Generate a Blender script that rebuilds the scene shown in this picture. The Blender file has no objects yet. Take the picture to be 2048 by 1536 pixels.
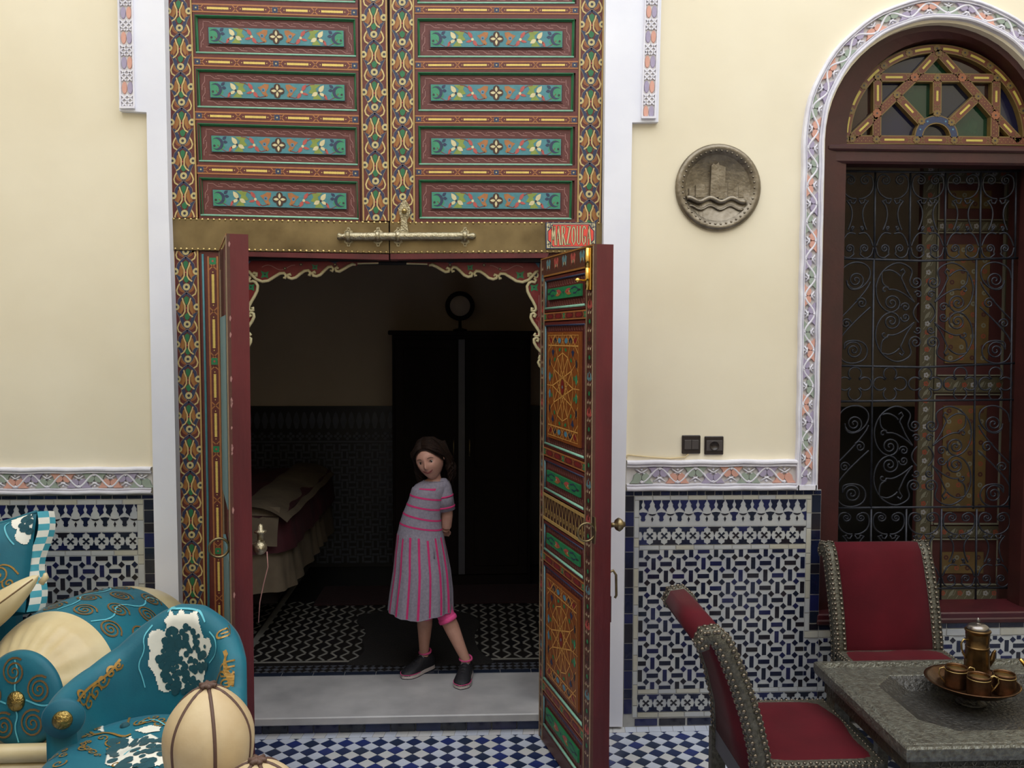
import bpy, bmesh, math, random
import numpy as np
from mathutils import Vector, Matrix
random.seed(7)
# ---------------------------------------------------------------- camera, light, exposure
SC = bpy.context.scene
FPX = 1750.0; CAM_D = FPX/440.0; CAM_H = 1.815
PITCH = math.radians(3.0); YAW = math.radians(2.8); ROLL = 0.0027
_F = Vector((math.sin(YAW)*math.cos(PITCH), math.cos(YAW)*math.cos(PITCH), -math.sin(PITCH)))
_R0 = Vector((math.cos(YAW), -math.sin(YAW), 0)); _U0 = _R0.cross(_F)
_R = (_R0+ROLL*_U0).normalized(); _U = _R.cross(_F)
CAMP = Vector((0, -CAM_D, CAM_H))
cd = bpy.data.cameras.new('camera'); cam = bpy.data.objects.new('camera', cd)
SC.collection.objects.link(cam); SC.camera = cam
cd.sensor_fit = 'HORIZONTAL'; cd.sensor_width = 36; cd.lens = 36*FPX/2048; cd.clip_start = .02; cd.clip_end = 200
cam.matrix_world = Matrix(((_R.x, _U.x, -_F.x, CAMP.x), (_R.y, _U.y, -_F.y, CAMP.y), (_R.z, _U.z, -_F.z, CAMP.z), (0, 0, 0, 1)))
SC.view_settings.view_transform = 'Standard'; SC.view_settings.look = 'None'
SC.view_settings.gamma = 1; SC.view_settings.use_curve_mapping = False
SC.view_settings.exposure = 0.0
wd = bpy.data.worlds.new('sky'); SC.world = wd; wd.use_nodes = True
bgn = wd.node_tree.nodes['Background']; bgn.inputs[0].default_value = (.93, .96, 1.0, 1); bgn.inputs[1].default_value = 3.25
CY = dict(x0=-2.75, x1=4.2, y0=-5.4, top=5.6)          # the courtyard round the viewer
pl = bpy.data.lights.new('courtyard_opening', 'AREA'); pl.shape = 'RECTANGLE'
pl.size = CY['x1']-CY['x0']; pl.size_y = -CY['y0']; pl.cycles.is_portal = True
plo = bpy.data.objects.new('courtyard_opening', pl); SC.collection.objects.link(plo)
plo.location = ((CY['x0']+CY['x1'])/2, CY['y0']/2, CY['top']-.01)
SC.cycles.max_bounces = 7; SC.cycles.diffuse_bounces = 5; SC.cycles.use_denoising = True

# ---------------------------------------------------------------- measuring helpers
def ray(px, py): return (_F*FPX + _R*(px-1024) - _U*(py-768))
def W(px, py, Y=0.0):
    r = ray(px, py); t = (Y-CAMP.y)/r.y
    return CAMP + r*t
def G(px, py, Z=0.0):
    r = ray(px, py); t = (Z-CAMP.z)/r.z
    return CAMP + r*t
def D(px, py, depth):
    r = ray(px, py); return CAMP + r*(depth/FPX)
def proj(P):
    d = Vector(P)-CAMP; z = d.dot(_F)
    return (1024+FPX*d.dot(_R)/z, 768-FPX*d.dot(_U)/z, z)
def lerp(a, b, t): return a+(b-a)*t

# ---------------------------------------------------------------- materials
def lin(c):
    if isinstance(c, str):
        c = c.lstrip('#'); c = [int(c[i:i+2], 16)/255 for i in (0, 2, 4)]
    return [x/12.92 if x <= .04045 else ((x+.055)/1.055)**2.4 for x in c]
MATS = {}
def M(name, col, rough=.5, metal=0, var=0.0, vscale=8, col2=None, bump=0.0, bscale=60, spec=.5, sheen=0, trans=0, coat=0, detail=4, ramp=None, stretch=None):
    """principled material whose colour, relief and wear come from noise in object space"""
    if name in MATS: return MATS[name]
    m = bpy.data.materials.new(name); m.use_nodes = True; nt = m.node_tree; b = nt.nodes['Principled BSDF']
    c = lin(col)
    b.inputs['Roughness'].default_value = rough; b.inputs['Metallic'].default_value = metal
    b.inputs['Specular IOR Level'].default_value = spec
    if sheen: b.inputs['Sheen Weight'].default_value = sheen; b.inputs['Sheen Roughness'].default_value = .4
    if trans: b.inputs['Transmission Weight'].default_value = trans
    if coat: b.inputs['Coat Weight'].default_value = coat; b.inputs['Coat Roughness'].default_value = .08
    tc = nt.nodes.new('ShaderNodeTexCoord'); vec = tc.outputs['Object']
    if stretch:
        mp = nt.nodes.new('ShaderNodeMapping'); mp.inputs['Scale'].default_value = stretch
        nt.links.new(vec, mp.inputs[0]); vec = mp.outputs[0]
    nz = nt.nodes.new('ShaderNodeTexNoise'); nz.inputs['Scale'].default_value = vscale; nz.inputs['Detail'].default_value = detail
    nt.links.new(vec, nz.inputs['Vector'])
    rp = nt.nodes.new('ShaderNodeValToRGB'); lo, hi = ramp or (.3, .7)
    rp.color_ramp.elements[0].position = lo; rp.color_ramp.elements[1].position = hi
    a = c; d = lin(col2) if col2 else [min(1, x*(1+var)) for x in c]
    if not col2: a = [x*(1-var) for x in c]
    rp.color_ramp.elements[0].color = (*a, 1); rp.color_ramp.elements[1].color = (*d, 1)
    nt.links.new(nz.outputs[0], rp.inputs[0]); nt.links.new(rp.outputs[0], b.inputs['Base Color'])
    if bump:
        n2 = nt.nodes.new('ShaderNodeTexNoise'); n2.inputs['Scale'].default_value = bscale; n2.inputs['Detail'].default_value = 3
        nt.links.new(vec, n2.inputs['Vector'])
        bp = nt.nodes.new('ShaderNodeBump'); bp.inputs['Strength'].default_value = bump; bp.inputs['Distance'].default_value = .01
        nt.links.new(n2.outputs[0], bp.inputs['Height']); nt.links.new(bp.outputs[0], b.inputs['Normal'])
    MATS[name] = m; return m
M('plaster_cream', '#e7dec7', .85, var=.0, vscale=1.3, col2='#dcd1b7', bump=.12, bscale=9)
M('plaster_white', '#e6e7ef', .75, vscale=3, col2='#dcdde8', bump=.1, bscale=14)
M('moulding_white', '#e3e2ea', .7, vscale=14, col2='#d2d0da', bump=.15, bscale=40)
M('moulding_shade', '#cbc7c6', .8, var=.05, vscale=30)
M('sage', '#94a093', .8, var=.06, vscale=20); M('lilac', '#a399b2', .8, var=.06, vscale=20); M('salmon', '#d09d8d', .8, var=.06, vscale=20)
M('zellige_white', '#b9bbb9', .25, vscale=7, col2='#a3a6ac', coat=.2, bump=.05, bscale=30)
M('zellige_cream', '#aca897', .25, vscale=9, col2='#b5b4ac', coat=.2)
M('unseen_dado_dark', '#27304a', .3, var=.3, vscale=30)
M('zellige_navy', '#191f3c', .2, vscale=12, col2='#12162a', coat=.25); M('zellige_blue', '#1f2350', .2, vscale=12, col2='#181b3d', coat=.25)
M('zellige_black', '#1b1a22', .22, vscale=12, col2='#221f26', coat=.2); M('zellige_slate', '#1b212f', .22, vscale=12, col2='#181d2c', coat=.2)
M('grout', '#9b9a97', .9, var=.1, vscale=30)
M('floor_white', '#c6ccd9', .3, vscale=10, col2='#b7bdcc', coat=.1); M('floor_pale', '#bfc2c0', .3, vscale=10, col2='#c6c3c6')
M('floor_blue', '#223058', .3, vscale=16, col2='#1a264a'); M('floor_navy', '#28344f', .3, vscale=16, col2='#1d2840'); M('floor_royal', '#273472', .3, vscale=16, col2='#202c5e')
M('marble', '#b4b2b2', .35, vscale=5, col2='#8d8c8e', detail=8, ramp=(.35, .8)); M('marble_edge', '#7d766d', .6, vscale=30, col2='#97918a')
PALC = dict(maroon='#6b2723', maroon_dark='#4f1c1b', brown='#5e3526', red='#8a2525', field='#6d332e', vine='#a07670', green='#27764a', mint='#8fc4a8', teal='#4a8a86',
            tealblue='#4f7f95', board_green='#3d9168', olive='#7b8a3c', navy='#27324f', indigo='#33375c', cream='#dcc584', gold='#b99a5c', tan='#b98544', orange='#b4743a',
            yellow='#ecd276', leafred='#c8504a', ivory='#d9cda2', darkdot='#2b2b35', eye='#cfc490', petal='#a9662f', darkbrown='#3b2118', outline='#a7906a', pineg='#2c8a50', dusk='#5b7f86')
PALC.update(maroon='#5c241f', field='#5f2c28', petal='#8a5226', tan='#94642f', cream='#c4ad72', gold='#a98b52', orange='#9f673a', yellow='#d9bd62', eye='#b9aa76', ivory='#c9bd92', leafred='#a94c46', green='#226840', pineg='#24784a', board_green='#358560', teal='#437c84', indigo='#2a2f4e', mint='#85b8a0', strap='#cf9850', outline='#8f7b60', brown='#502d22', red='#7a2222')
for k, v in PALC.items(): M('paint_'+k, v, .48, var=.1, vscale=45, bump=.08, bscale=160)
M('wood_red', '#611c20', .45, vscale=9, col2='#4c1518', bump=.15, bscale=50, stretch=(1, 1, .25))
M('sill_red', '#4a1a1f', .4, vscale=9, col2='#3a1519', bump=.1, bscale=40)
M('wood_frame', '#3f1816', .5, vscale=8, col2='#321312', bump=.1, bscale=40)
M('brass_sheet', '#8a7753', .42, metal=.65, vscale=6, col2='#5f4f33', bump=.12, bscale=9, detail=6)
M('brass', '#c6b078', .28, metal=.9, vscale=30, col2='#a08a58', bump=.1, bscale=120); M('brass_bright', '#e0b860', .16, metal=1, var=.05)
M('brass_old', '#8d7d5c', .35, metal=.9, vscale=25, col2='#6f6248'); M('silver_worn', '#b7ad92', .36, metal=.85, vscale=40, col2='#8f8468', bump=.4, bscale=130)
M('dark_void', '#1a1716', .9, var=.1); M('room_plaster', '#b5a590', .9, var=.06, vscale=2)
M('iron', '#3a3c44', .5, metal=.6, vscale=30, col2='#2a2b31')

# ---------------------------------------------------------------- mesh building
def link(o): SC.collection.objects.link(o); return o
class MB:
    def __init__(s): s.v = []; s.f = []; s.m = []; s.s = []; s.mats = []
    def mi(s, m):
        m = MATS[m] if isinstance(m, str) else m
        if m not in s.mats: s.mats.append(m)
        return s.mats.index(m)
    def add(s, vs, fs, m, sm=False):
        b = len(s.v); s.v.extend([tuple(p) for p in vs]); k = s.mi(m)
        for f in fs: s.f.append([b+i for i in f]); s.m.append(k); s.s.append(sm)
        return s
    def box(s, a, b, m, fr=None):
        (x0, y0, z0), (x1, y1, z1) = a, b
        vs = [(x, y, z) for z in (z0, z1) for y in (y0, y1) for x in (x0, x1)]
        if fr: vs = [fr(*p) for p in vs]
        return s.add(vs, [(0, 2, 3, 1), (4, 5, 7, 6), (0, 1, 5, 4), (2, 6, 7, 3), (0, 4, 6, 2), (1, 3, 7, 5)], m)
    def bbox(s, a, b, m, r=.004, fr=None):
        """box with chamfered edges: three overlapping-free rings"""
        (x0, y0, z0), (x1, y1, z1) = a, b
        ring = lambda i, z: [(x0+i, y0+r, z), (x0+r, y0+i, z), (x1-r, y0+i, z), (x1-i, y0+r, z), (x1-i, y1-r, z), (x1-r, y1-i, z), (x0+r, y1-i, z), (x0+i, y1-r, z)]
        L = [ring(r, z0), ring(0, z0+r), ring(0, z1-r), ring(r, z1)]
        vs = [p for l in L for p in l]
        if fr: vs = [fr(*p) for p in vs]
        fs = [tuple(range(8))[::-1], tuple(range(24, 32))]
        for k in range(3):
            for i in range(8): j = (i+1) % 8; fs.append((8*k+i, 8*k+j, 8*k+8+j, 8*k+8+i))
        return s.add(vs, fs, m)
    def prism(s, fr, pts, w0, w1, m, inset=0):
        n = len(pts)
        if inset:
            cx = sum(p[0] for p in pts)/n; cy = sum(p[1] for p in pts)/n
            top = [(cx+(p[0]-cx)*(1-inset), cy+(p[1]-cy)*(1-inset)) for p in pts]
        else: top = pts
        vs = [fr(p[0], p[1], w0) for p in pts]+[fr(p[0], p[1], w1) for p in top]
        fs = [tuple(range(n, 2*n))]+[(i, (i+1) % n, n+(i+1) % n, n+i) for i in range(n)]
        return s.add(vs, fs, m)
    def flat(s, fr, pts, w, m): return s.add([fr(p[0], p[1], w) for p in pts], [tuple(range(len(pts)))], m)
    def stroke(s, fr, pts, wd, w, m, closed=False, taper=False):
        n = len(pts); L = []
        for i, p in enumerate(pts):
            a = pts[i-1] if i or closed else p; b = pts[(i+1) % n] if i < n-1 or closed else p
            dx, dy = b[0]-a[0], b[1]-a[1]; l = math.hypot(dx, dy) or 1
            h = wd/2
            if taper: h *= .25+.75*math.sin(math.pi*(i+.5)/n)
            nx, ny = -dy/l*h, dx/l*h
            L.append((fr(p[0]+nx, p[1]+ny, w), fr(p[0]-nx, p[1]-ny, w)))
        vs = [q for l in L for q in l]
        fs = [(2*i, 2*i+1, 2*i+3, 2*i+2) for i in range(n-1)]
        if closed: fs.append((2*n-2, 2*n-1, 1, 0))
        return s.add(vs, fs, m)
    def disc(s, fr, c, r, w, m, n=12, ry=None, a0=0):
        ry = ry or r
        return s.flat(fr, [(c[0]+r*math.cos(a0+2*math.pi*i/n), c[1]+ry*math.sin(a0+2*math.pi*i/n)) for i in range(n)], w, m)
    def lens(s, fr, a, b, wd, w, m, n=5, w1=None, bulge=0.0):
        """leaf shape from a to b"""
        dx, dy = b[0]-a[0], b[1]-a[1]; l = math.hypot(dx, dy) or 1; nx, ny = -dy/l, dx/l; P = []
        for i in range(n+1):
            t = i/n; h = math.sin(math.pi*t**.9)*wd/2+bulge*math.sin(math.pi*t); P.append((a[0]+dx*t+nx*h, a[1]+dy*t+ny*h))
        for i in range(n-1, 0, -1):
            t = i/n; h = -math.sin(math.pi*t**.9)*wd/2+bulge*math.sin(math.pi*t); P.append((a[0]+dx*t+nx*h, a[1]+dy*t+ny*h))
        if w1 is None: return s.flat(fr, P, w, m)
        return s.prism(fr, P, w, w1, m)
    def tube(s, pts, r, m, n=6, closed=False, caps=True, sm=True):
        pts = [Vector(p) for p in pts]; N = len(pts)
        rr = r if hasattr(r, '__len__') else [r]*N
        L = []; up = None
        for i in range(N):
            a = pts[i-1] if i or closed else pts[i]; b = pts[(i+1) % N] if i < N-1 or closed else pts[i]
            t = (b-a).normalized() if (b-a).length > 1e-9 else Vector((0, 0, 1))
            if up is None: up = t.orthogonal().normalized()
            up = (up-t*up.dot(t)); up = up.normalized() if up.length > 1e-6 else t.orthogonal().normalized()
            sd = t.cross(up)
            L += [pts[i]+(up*math.cos(2*math.pi*k/n)+sd*math.sin(2*math.pi*k/n))*rr[i] for k in range(n)]
        fs = [(n*i+k, n*i+(k+1) % n, n*((i+1) % N)+(k+1) % n, n*((i+1) % N)+k) for i in range(N if closed else N-1) for k in range(n)]
        if caps and not closed: fs += [tuple(range(n))[::-1], tuple(range(n*(N-1), n*N))]
        return s.add(L, fs, m, sm)
    def lathe(s, prof, c, m, n=24, ax=None, sm=True, seg=None):
        """prof: list of (radius, height) along axis ax from c"""
        ax = Vector(ax or (0, 0, 1)).normalized(); e1 = ax.orthogonal().normalized() if abs(ax.z) < .99 else Vector((1, 0, 0)); e2 = ax.cross(e1); c = Vector(c)
        vs = [c+ax*h+(e1*math.cos(2*math.pi*k/n)+e2*math.sin(2*math.pi*k/n))*max(r, 1e-5) for r, h in prof for k in range(n)]
        P = len(prof)
        fs = [(n*i+k, n*i+(k+1) % n, n*(i+1)+(k+1) % n, n*(i+1)+k) for i in range(P-1) for k in range(n)]
        if prof[0][0] > 1e-4: fs.append(tuple(range(n))[::-1])
        if prof[-1][0] > 1e-4: fs.append(tuple(range(n*(P-1), n*P)))
        return s.add(vs, fs, m, sm)
    def stud(s, c, nrm, r, m, n=6, h=.7):
        return s.lathe([(r, 0), (r*.75, r*h*.7), (r*.02, r*h)], c, m, n, nrm)
    def grid(s, fn, nu, nv, m, cu=False, sm=True):
        vs = [fn(i/(nu if cu else nu-1), j/(nv-1)) for j in range(nv) for i in range(nu)]
        fs = []
        for j in range(nv-1):
            for i in range(nu if cu else nu-1):
                k = (i+1) % nu; fs.append((j*nu+i, j*nu+k, (j+1)*nu+k, (j+1)*nu+i))
        return s.add(vs, fs, m, sm)
    def mesh(s, name, off=None, fix=True):
        me = bpy.data.meshes.new(name)
        v = s.v if off is None else [(p[0]-off[0], p[1]-off[1], p[2]-off[2]) for p in s.v]
        me.from_pydata(v, [], s.f)
        for m in s.mats: me.materials.append(m)
        me.polygons.foreach_set('material_index', s.m); me.polygons.foreach_set('use_smooth', s.s)
        if fix:
            bm = bmesh.new(); bm.from_mesh(me); bmesh.ops.recalc_face_normals(bm, faces=bm.faces); bm.to_mesh(me); bm.free()
        me.update(); return me
    def build(s, name, parent=None, local=False, kind=None, label=None, fix=True, base=None):
        """world coordinates unless local; with base given the object's origin is put there"""
        off = None
        if not local:
            if parent is not None: off = WLOC(parent)
            if base is not None: off = Vector(base)
        o = bpy.data.objects.new(name, s.mesh(name, off, fix)); link(o)
        if parent is not None: o.parent = parent
        if base is not None: o.location = Vector(base)-(WLOC(parent) if parent is not None else Vector((0, 0, 0)))
        if kind: o['kind'] = kind
        if label: o['label'] = label
        return o
def WLOC(o):
    v = Vector(o.location)
    while o.parent is not None: o = o.parent; v += Vector(o.location)
    return v
def thing(name, label, cat, loc=(0, 0, 0), rz=0, group=None):
    o = bpy.data.objects.new(name, None); link(o); o.location = loc; o.rotation_euler = (0, 0, rz); o.empty_display_size = .05
    o['label'] = label; o['category'] = cat
    if group: o['group'] = group
    return o
def tag(o, label, cat, group=None):
    o['label'] = label; o['category'] = cat
    if group: o['group'] = group
    return o
def struct(o): o['kind'] = 'structure'; return o
def inst(me, name, loc, parent, rot=None, label=None):
    o = bpy.data.objects.new(name, me); link(o)
    if parent is not None: o.parent = parent; loc = Vector(loc)-WLOC(parent)
    o.location = loc
    if rot is not None: o.rotation_euler = rot
    if label: o['label'] = label
    return o
def FR(o, ux, uy, n):
    o, ux, uy, n = map(Vector, (o, ux, uy, n))
    return lambda u, v, w=0: o+ux*u+uy*v+n*w
def PX(Y): return lambda u, v, w=0: W(u, v, Y)+Vector((0, -w, 0))
def QF(base, tl, tr, br, bl, w0=0, W_=1.0, H_=1.0):
    """frame inside a four-cornered panel: u in 0..W_, v in 0..H_ downward"""
    def f(u, v, w=0):
        u /= W_; v /= H_
        x = (tl[0]*(1-u)+tr[0]*u)*(1-v)+(bl[0]*(1-u)+br[0]*u)*v
        y = (tl[1]*(1-u)+tr[1]*u)*(1-v)+(bl[1]*(1-u)+br[1]*u)*v
        return base(x, y, w+w0)
    return f
def clip(poly, x0, x1, y0, y1):
    for ax, lim, sg in ((0, x0, 1), (0, x1, -1), (1, y0, 1), (1, y1, -1)):
        out = []
        for i, p in enumerate(poly):
            q = poly[(i+1) % len(poly)]; a = sg*(p[ax]-lim); b = sg*(q[ax]-lim)
            if a >= 0: out.append(p)
            if a*b < 0: t = a/(a-b); out.append((p[0]+(q[0]-p[0])*t, p[1]+(q[1]-p[1])*t))
        poly = out
        if len(poly) < 3: return []
    return poly
def arc(c, r, a0, a1, n=12, ry=None):
    return [(c[0]+r*math.cos(math.radians(a0+(a1-a0)*i/n)), c[1]+(ry or r)*math.sin(math.radians(a0+(a1-a0)*i/n))) for i in range(n+1)]
# ---------------------------------------------------------------- the setting: shell of the courtyard and of the room
WF = lambda u, v, w=0: Vector((u, -w, v))
TOP = CY['top']; ZT = 3.9
DX0, DX1 = W(338, 700).x, W(1205, 700).x             # opening that holds the great door
ARC = W(1879, 283); AX, AZ = ARC.x, ARC.z; AR = AX-W(1650, 283).x
SILLZ = W(1700, 1248).z
rd = W(1290, 1450).z
def ring_wall():
    b = MB(); t = -.30
    def slab(x0, x1, z0, z1): b.box((x0, z0, t), (x1, z1, 0), 'plaster_cream', WF)
    slab(-4.0, DX0, 0, TOP); slab(DX0, DX1, ZT, TOP); slab(DX1, AX-AR, 0, TOP)
    slab(AX-AR, AX+AR, 0, SILLZ); slab(AX+AR, 4.6, 0, TOP)
    n = 28; P = arc((AX, AZ), AR, 0, 180, n)
    for i in range(n):
        a, c = P[i], P[i+1]; b.prism(WF, [a, c, (c[0], TOP), (a[0], TOP)], t, 0, 'plaster_cream')
    return b
struct(ring_wall().build('wall_facade'))
b = MB(); b.box((CY['x0']-.25, CY['y0'], 0), (CY['x0'], -.02, TOP), 'plaster_cream'); struct(b.build('wall_left'))
b = MB(); b.box((CY['x1'], CY['y0'], 0), (CY['x1']+.25, -.02, TOP), 'plaster_cream'); struct(b.build('wall_right'))
b = MB(); b.box((CY['x0'], CY['y0']-.25, 0), (CY['x1'], CY['y0'], TOP), 'plaster_cream'); struct(b.build('wall_behind'))
for (a, c) in (((CY['x0'], CY['y0'], .001), (CY['x0']+.01, -.02, 1.3)), ((CY['x1']-.01, CY['y0'], .001), (CY['x1'], -.02, 1.3)), ((CY['x0']+.02, CY['y0'], .001), (CY['x1']-.02, CY['y0']+.01, 1.3))):  # dark dado on the unseen walls, added to cut bounce light
    b = MB(); b.box(a, c, 'unseen_dado_dark'); struct(b.build('trim_11'))
# room behind the doors
RY = 2.6; RX0, RX1, RC = -3.2, 4.2, 3.6; FZ = .09
b = MB(); b.box((RX0, RY, 0), (RX1, RY+.2, RC), 'room_plaster'); rear = struct(b.build('wall_rear'))
b = MB(); b.box((RX0-.2, .30, 0), (RX0, RY, RC), 'room_plaster'); struct(b.build('wall_left'))
b = MB(); b.box((RX1, .30, 0), (RX1+.2, RY, RC), 'room_plaster'); struct(b.build('wall_right'))
b = MB(); b.box((RX0, .30, RC), (RX1, RY, RC+.2), 'room_plaster'); struct(b.build('ceiling'))
b = MB(); b.box((.85, .302, FZ), (1.0, RY-.002, RC), 'room_plaster'); struct(b.build('wall_partition'))

# ---- white plaster surround of the great door, two stepped jambs
def poly_px(b, pts, Y, w0, w1, m): b.prism(PX(Y), pts, w0, w1, m)
b = MB(); poly_px(b, [(241, -170), (240, 0), (244, 225), (298, 228), (306, 700), (316, 1225), (324, 1520), (372, 1520), (362, 1200), (351, 700), (341, 400), (333, 0), (330, -170)], 0, -.06, .03, 'plaster_white')
tl = struct(b.build('trim_1'))
b = MB(); poly_px(b, [(1321, -170), (1320, 0), (1314, 247), (1262, 248), (1254, 700), (1248, 1000), (1243, 1448), (1196, 1448), (1201, 1000), (1203, 700), (1206, 400), (1210, 0), (1212, -170)], 0, -.06, .03, 'plaster_white')
tr = struct(b.build('trim_2'))
# carved strip of lattice and paired ovals on the upper jambs
def oval_strip(parent, xa, xb, y0, y1, lean, first, phase):
    fr = lambda u, v, w=0: W(u+lean*v, v, -.03)+Vector((0, -w, 0))
    p = 50.0; w = xb-xa
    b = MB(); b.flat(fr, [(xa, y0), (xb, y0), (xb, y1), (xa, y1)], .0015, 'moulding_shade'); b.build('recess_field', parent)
    b = MB()
    for x in (xa-3, xb): b.prism(fr, [(x, y0-2), (x+3, y0-2), (x+3, y1+3), (x, y1+3)], 0, .010, 'moulding_white')
    b.prism(fr, [(xa-3, y1), (xb+3, y1), (xb+3, y1+4), (xa-3, y1+4)], 0, .014, 'moulding_white')
    b.build('strip_border', parent)
    k = 0; y = y0+phase-p
    while y < y1:
        for i, x in enumerate((xa+w*.27, xa+w*.74)):
            P = [(x+w*.23*math.cos(a), y+13*math.sin(a)*(1 if True else 1)) for a in [2*math.pi*q/12 for q in range(12)]]
            P = clip(P, xa, xb, y0, y1)
            if P:
                b = MB(); b.prism(fr, P, .001, .006, ('lilac', 'salmon')[(k+i+first) % 2], inset=.12); b.build('oval_relief', parent)
        b = MB(); n = 0
        for q in range(-2, 4):
            for s in (1, -1):
                a = (xa, y+14+q*11.5) if s > 0 else (xa, y+14+q*11.5+w)
                c = (xb, a[1]+s*w)
                P = [a, ((a[0]+c[0])/2, (a[1]+c[1])/2), c]
                lo, hi = max(y0, y+14), min(y1, y+36)
                if lo >= hi: continue
                # clip the slanting bar to its cell
                t0, t1 = sorted(((lo-a[1])/(c[1]-a[1]), (hi-a[1])/(c[1]-a[1]))); t0 = max(0, t0); t1 = min(1, t1)
                if t1-t0 > .05:
                    A = (a[0]+(c[0]-a[0])*t0, a[1]+(c[1]-a[1])*t0); B = (a[0]+(c[0]-a[0])*t1, a[1]+(c[1]-a[1])*t1)
                    L = math.hypot(B[0]-A[0], B[1]-A[1]); nx, ny = -(B[1]-A[1])/L*1.3, (B[0]-A[0])/L*1.3
                    b.prism(fr, [(A[0]+nx, A[1]+ny), (B[0]+nx, B[1]+ny), (B[0]-nx, B[1]-ny), (A[0]-nx, A[1]-ny)], .001, .008, 'moulding_white'); n += 1
        if n: b.build('lattice_cell', parent)
        y += p; k += 1
oval_strip(tl, 240, 264, -60, 214, .018, 0, 36)
oval_strip(tr, 1292, 1315, -60, 234, -.03, 1, 34)

# ---- plaster mouldings with carved tulips
def moulding_bar(parent, fr, s0, s1, n, T, arc_fn=None):
    """stepped profile swept from s0 to s1; T = width"""
    q = T*.22/.046
    prof = [(0, 0), (0, .026), (.010, .030), (.022, .030), (.026, .018), (.034, .018), (.038, .024), (.044, .024), (.046, .004)]
    L = [(t*q, w) for t, w in prof]; L += [(T-t*q, w) for t, w in reversed(prof)]
    b = MB(); vs = []; N = len(L)
    for i in range(n+1):
        s = lerp(s0, s1, i/n)
        wob = .0015*math.sin(s*31)
        vs += [fr(s, t+wob, w) for t, w in L]
    fs = [(N*i+k, N*i+k+1, N*(i+1)+k+1, N*(i+1)+k) for i in range(n) for k in range(N-1) if k != N//2-1]
    b.add(vs, fs, 'moulding_white'); return b
def tulip(fr, s, t0, t1, up, col):
    """one painted tulip relief between the vine waves, in (s,t) of the moulding"""
    h = t1-t0; k = .055/(.66*h); f = (lambda x, y: (s+x*k, t0+y)) if up else (lambda x, y: (s+x*k, t1-y))
    b = MB()
    for sg in (1, -1):
        P = [(0, .26*h), (sg*.18*h, 0), (sg*.66*h, 0), (sg*.50*h, .20*h), (sg*.42*h, .50*h), (sg*.26*h, .64*h), (sg*.08*h, .56*h), (0, .42*h)]
        b.prism(fr, [f(*p) for p in P], .006, .017, col, inset=.06)
    return b
def vine(fr, s0, s1, half, t0, t1):
    """interlaced white stems"""
    h = t1-t0; b = MB(); m = 'moulding_white'; n0 = int(round((s1-s0)/half))
    for sg in (0,):
        P = []
        N = n0*8
        for i in range(N+1):
            s = lerp(s0, s1, i/N); P.append((s, t0+h*(.5-.42*math.cos(math.pi*(s-s0)/half))))
        b.tube([fr(x, y, .013) for x, y in P], .0062, m, n=5)
    for k in range(n0+1):
        s = s0+half*k; up = k % 2 == 0
        f = (lambda x, y: (s+x, t1-y)) if up else (lambda x, y: (s+x, t0+y))
        # small diamond and two crossing stems above each tulip
        b.prism(fr, [f(0, .03*h), f(.12*h, .15*h), f(0, .27*h), f(-.12*h, .15*h)], .006, .018, m, inset=.5)
        for sg in (1, -1): b.tube([fr(*f(-sg*.36*h, .12*h), .010), fr(*f(-sg*.1*h, .30*h), .014), fr(*f(sg*.30*h, .46*h), .010)], .0042, m, n=4)
        f2 = (lambda x, y: (s+x, t0+y)) if up else (lambda x, y: (s+x, t1-y))
        b.prism(fr, [f2(0, 0), f2(.12*h, .10*h), f2(0, .22*h), f2(-.12*h, .10*h)], .016, .021, m, inset=.4)
    return b
COL3 = ['sage', 'lilac', 'salmon']
def band(parent, fr, s0, s1, T, half, sfirst, k0, kn, col0=0, up0=True, field=True):
    moulding_bar(parent, fr, s0, s1, max(4, int(abs(s1-s0)/.04)), T).build('profile', parent)
    b = MB(); n = max(2, int(abs(s1-s0)/.06)); vs = []
    for i in range(n+1):
        s = lerp(s0, s1, i/n); vs += [fr(s, .21*T, .006), fr(s, .79*T, .006)]
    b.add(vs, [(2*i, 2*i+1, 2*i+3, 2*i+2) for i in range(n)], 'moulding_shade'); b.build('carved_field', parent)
    t0, t1 = .225*T, .775*T
    for k in range(k0, kn):
        up = (k % 2 == 0) == up0
        tulip(fr, sfirst+k*half, t0, t1, up, COL3[(k+col0) % 3]).build('tulip_relief', parent)
    sA = sfirst+k0*half if (k0 % 2 == 0) == up0 else sfirst+(k0-1)*half
    vine(fr, sA, sfirst+(kn-1)*half, half, t0, t1).build('vine_relief', parent)
# right horizontal band
HB = .0835
zb = W(1430, 979).z; zt = W(1430, 919).z; TB = zt-zb
xs = W(1252, 950).x; xe = AX-AR-.012-.098+.003
m1 = struct(bpy.data.objects.new('trim_3', None)); link(m1)
x1st = W(1282, 950).x
band(m1, lambda u, v, w=0: Vector((u, -w, zb+v)), xs, xe, TB, HB, x1st, 0, 9)
# side band and arch: s runs up the left jamb, round the arch and down the right jamb
JX = W(1585, 930).x; TJ = .098
R_in = AR+.012; R_out = R_in+TJ
Zj = AZ
Ls = Zj-zb; La = math.pi*R_in
def jamb_path(s, t, w=0):
    # t = 0 at the outer edge, TJ at the opening
    r = R_out-t
    if s < Ls: return Vector((AX-r, -w, zb+s))
    if s < Ls+La: a = math.pi-(s-Ls)/R_in; return Vector((AX+r*math.cos(a), -w, AZ+r*math.sin(a)))
    return Vector((AX+r, -w, AZ-(s-Ls-La)))
m2 = struct(bpy.data.objects.new('trim_4', None)); link(m2)
band(m2, jamb_path, 0, Ls*1.55+La, TJ, HB, .062, 0, int((Ls*1.5+La)/HB), col0=1)
b = MB(); b.box((AX-R_out, zb, 0), (AX-R_in, zb+.022, .03), 'moulding_white', WF); b.build('corner_rail', m2)
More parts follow.
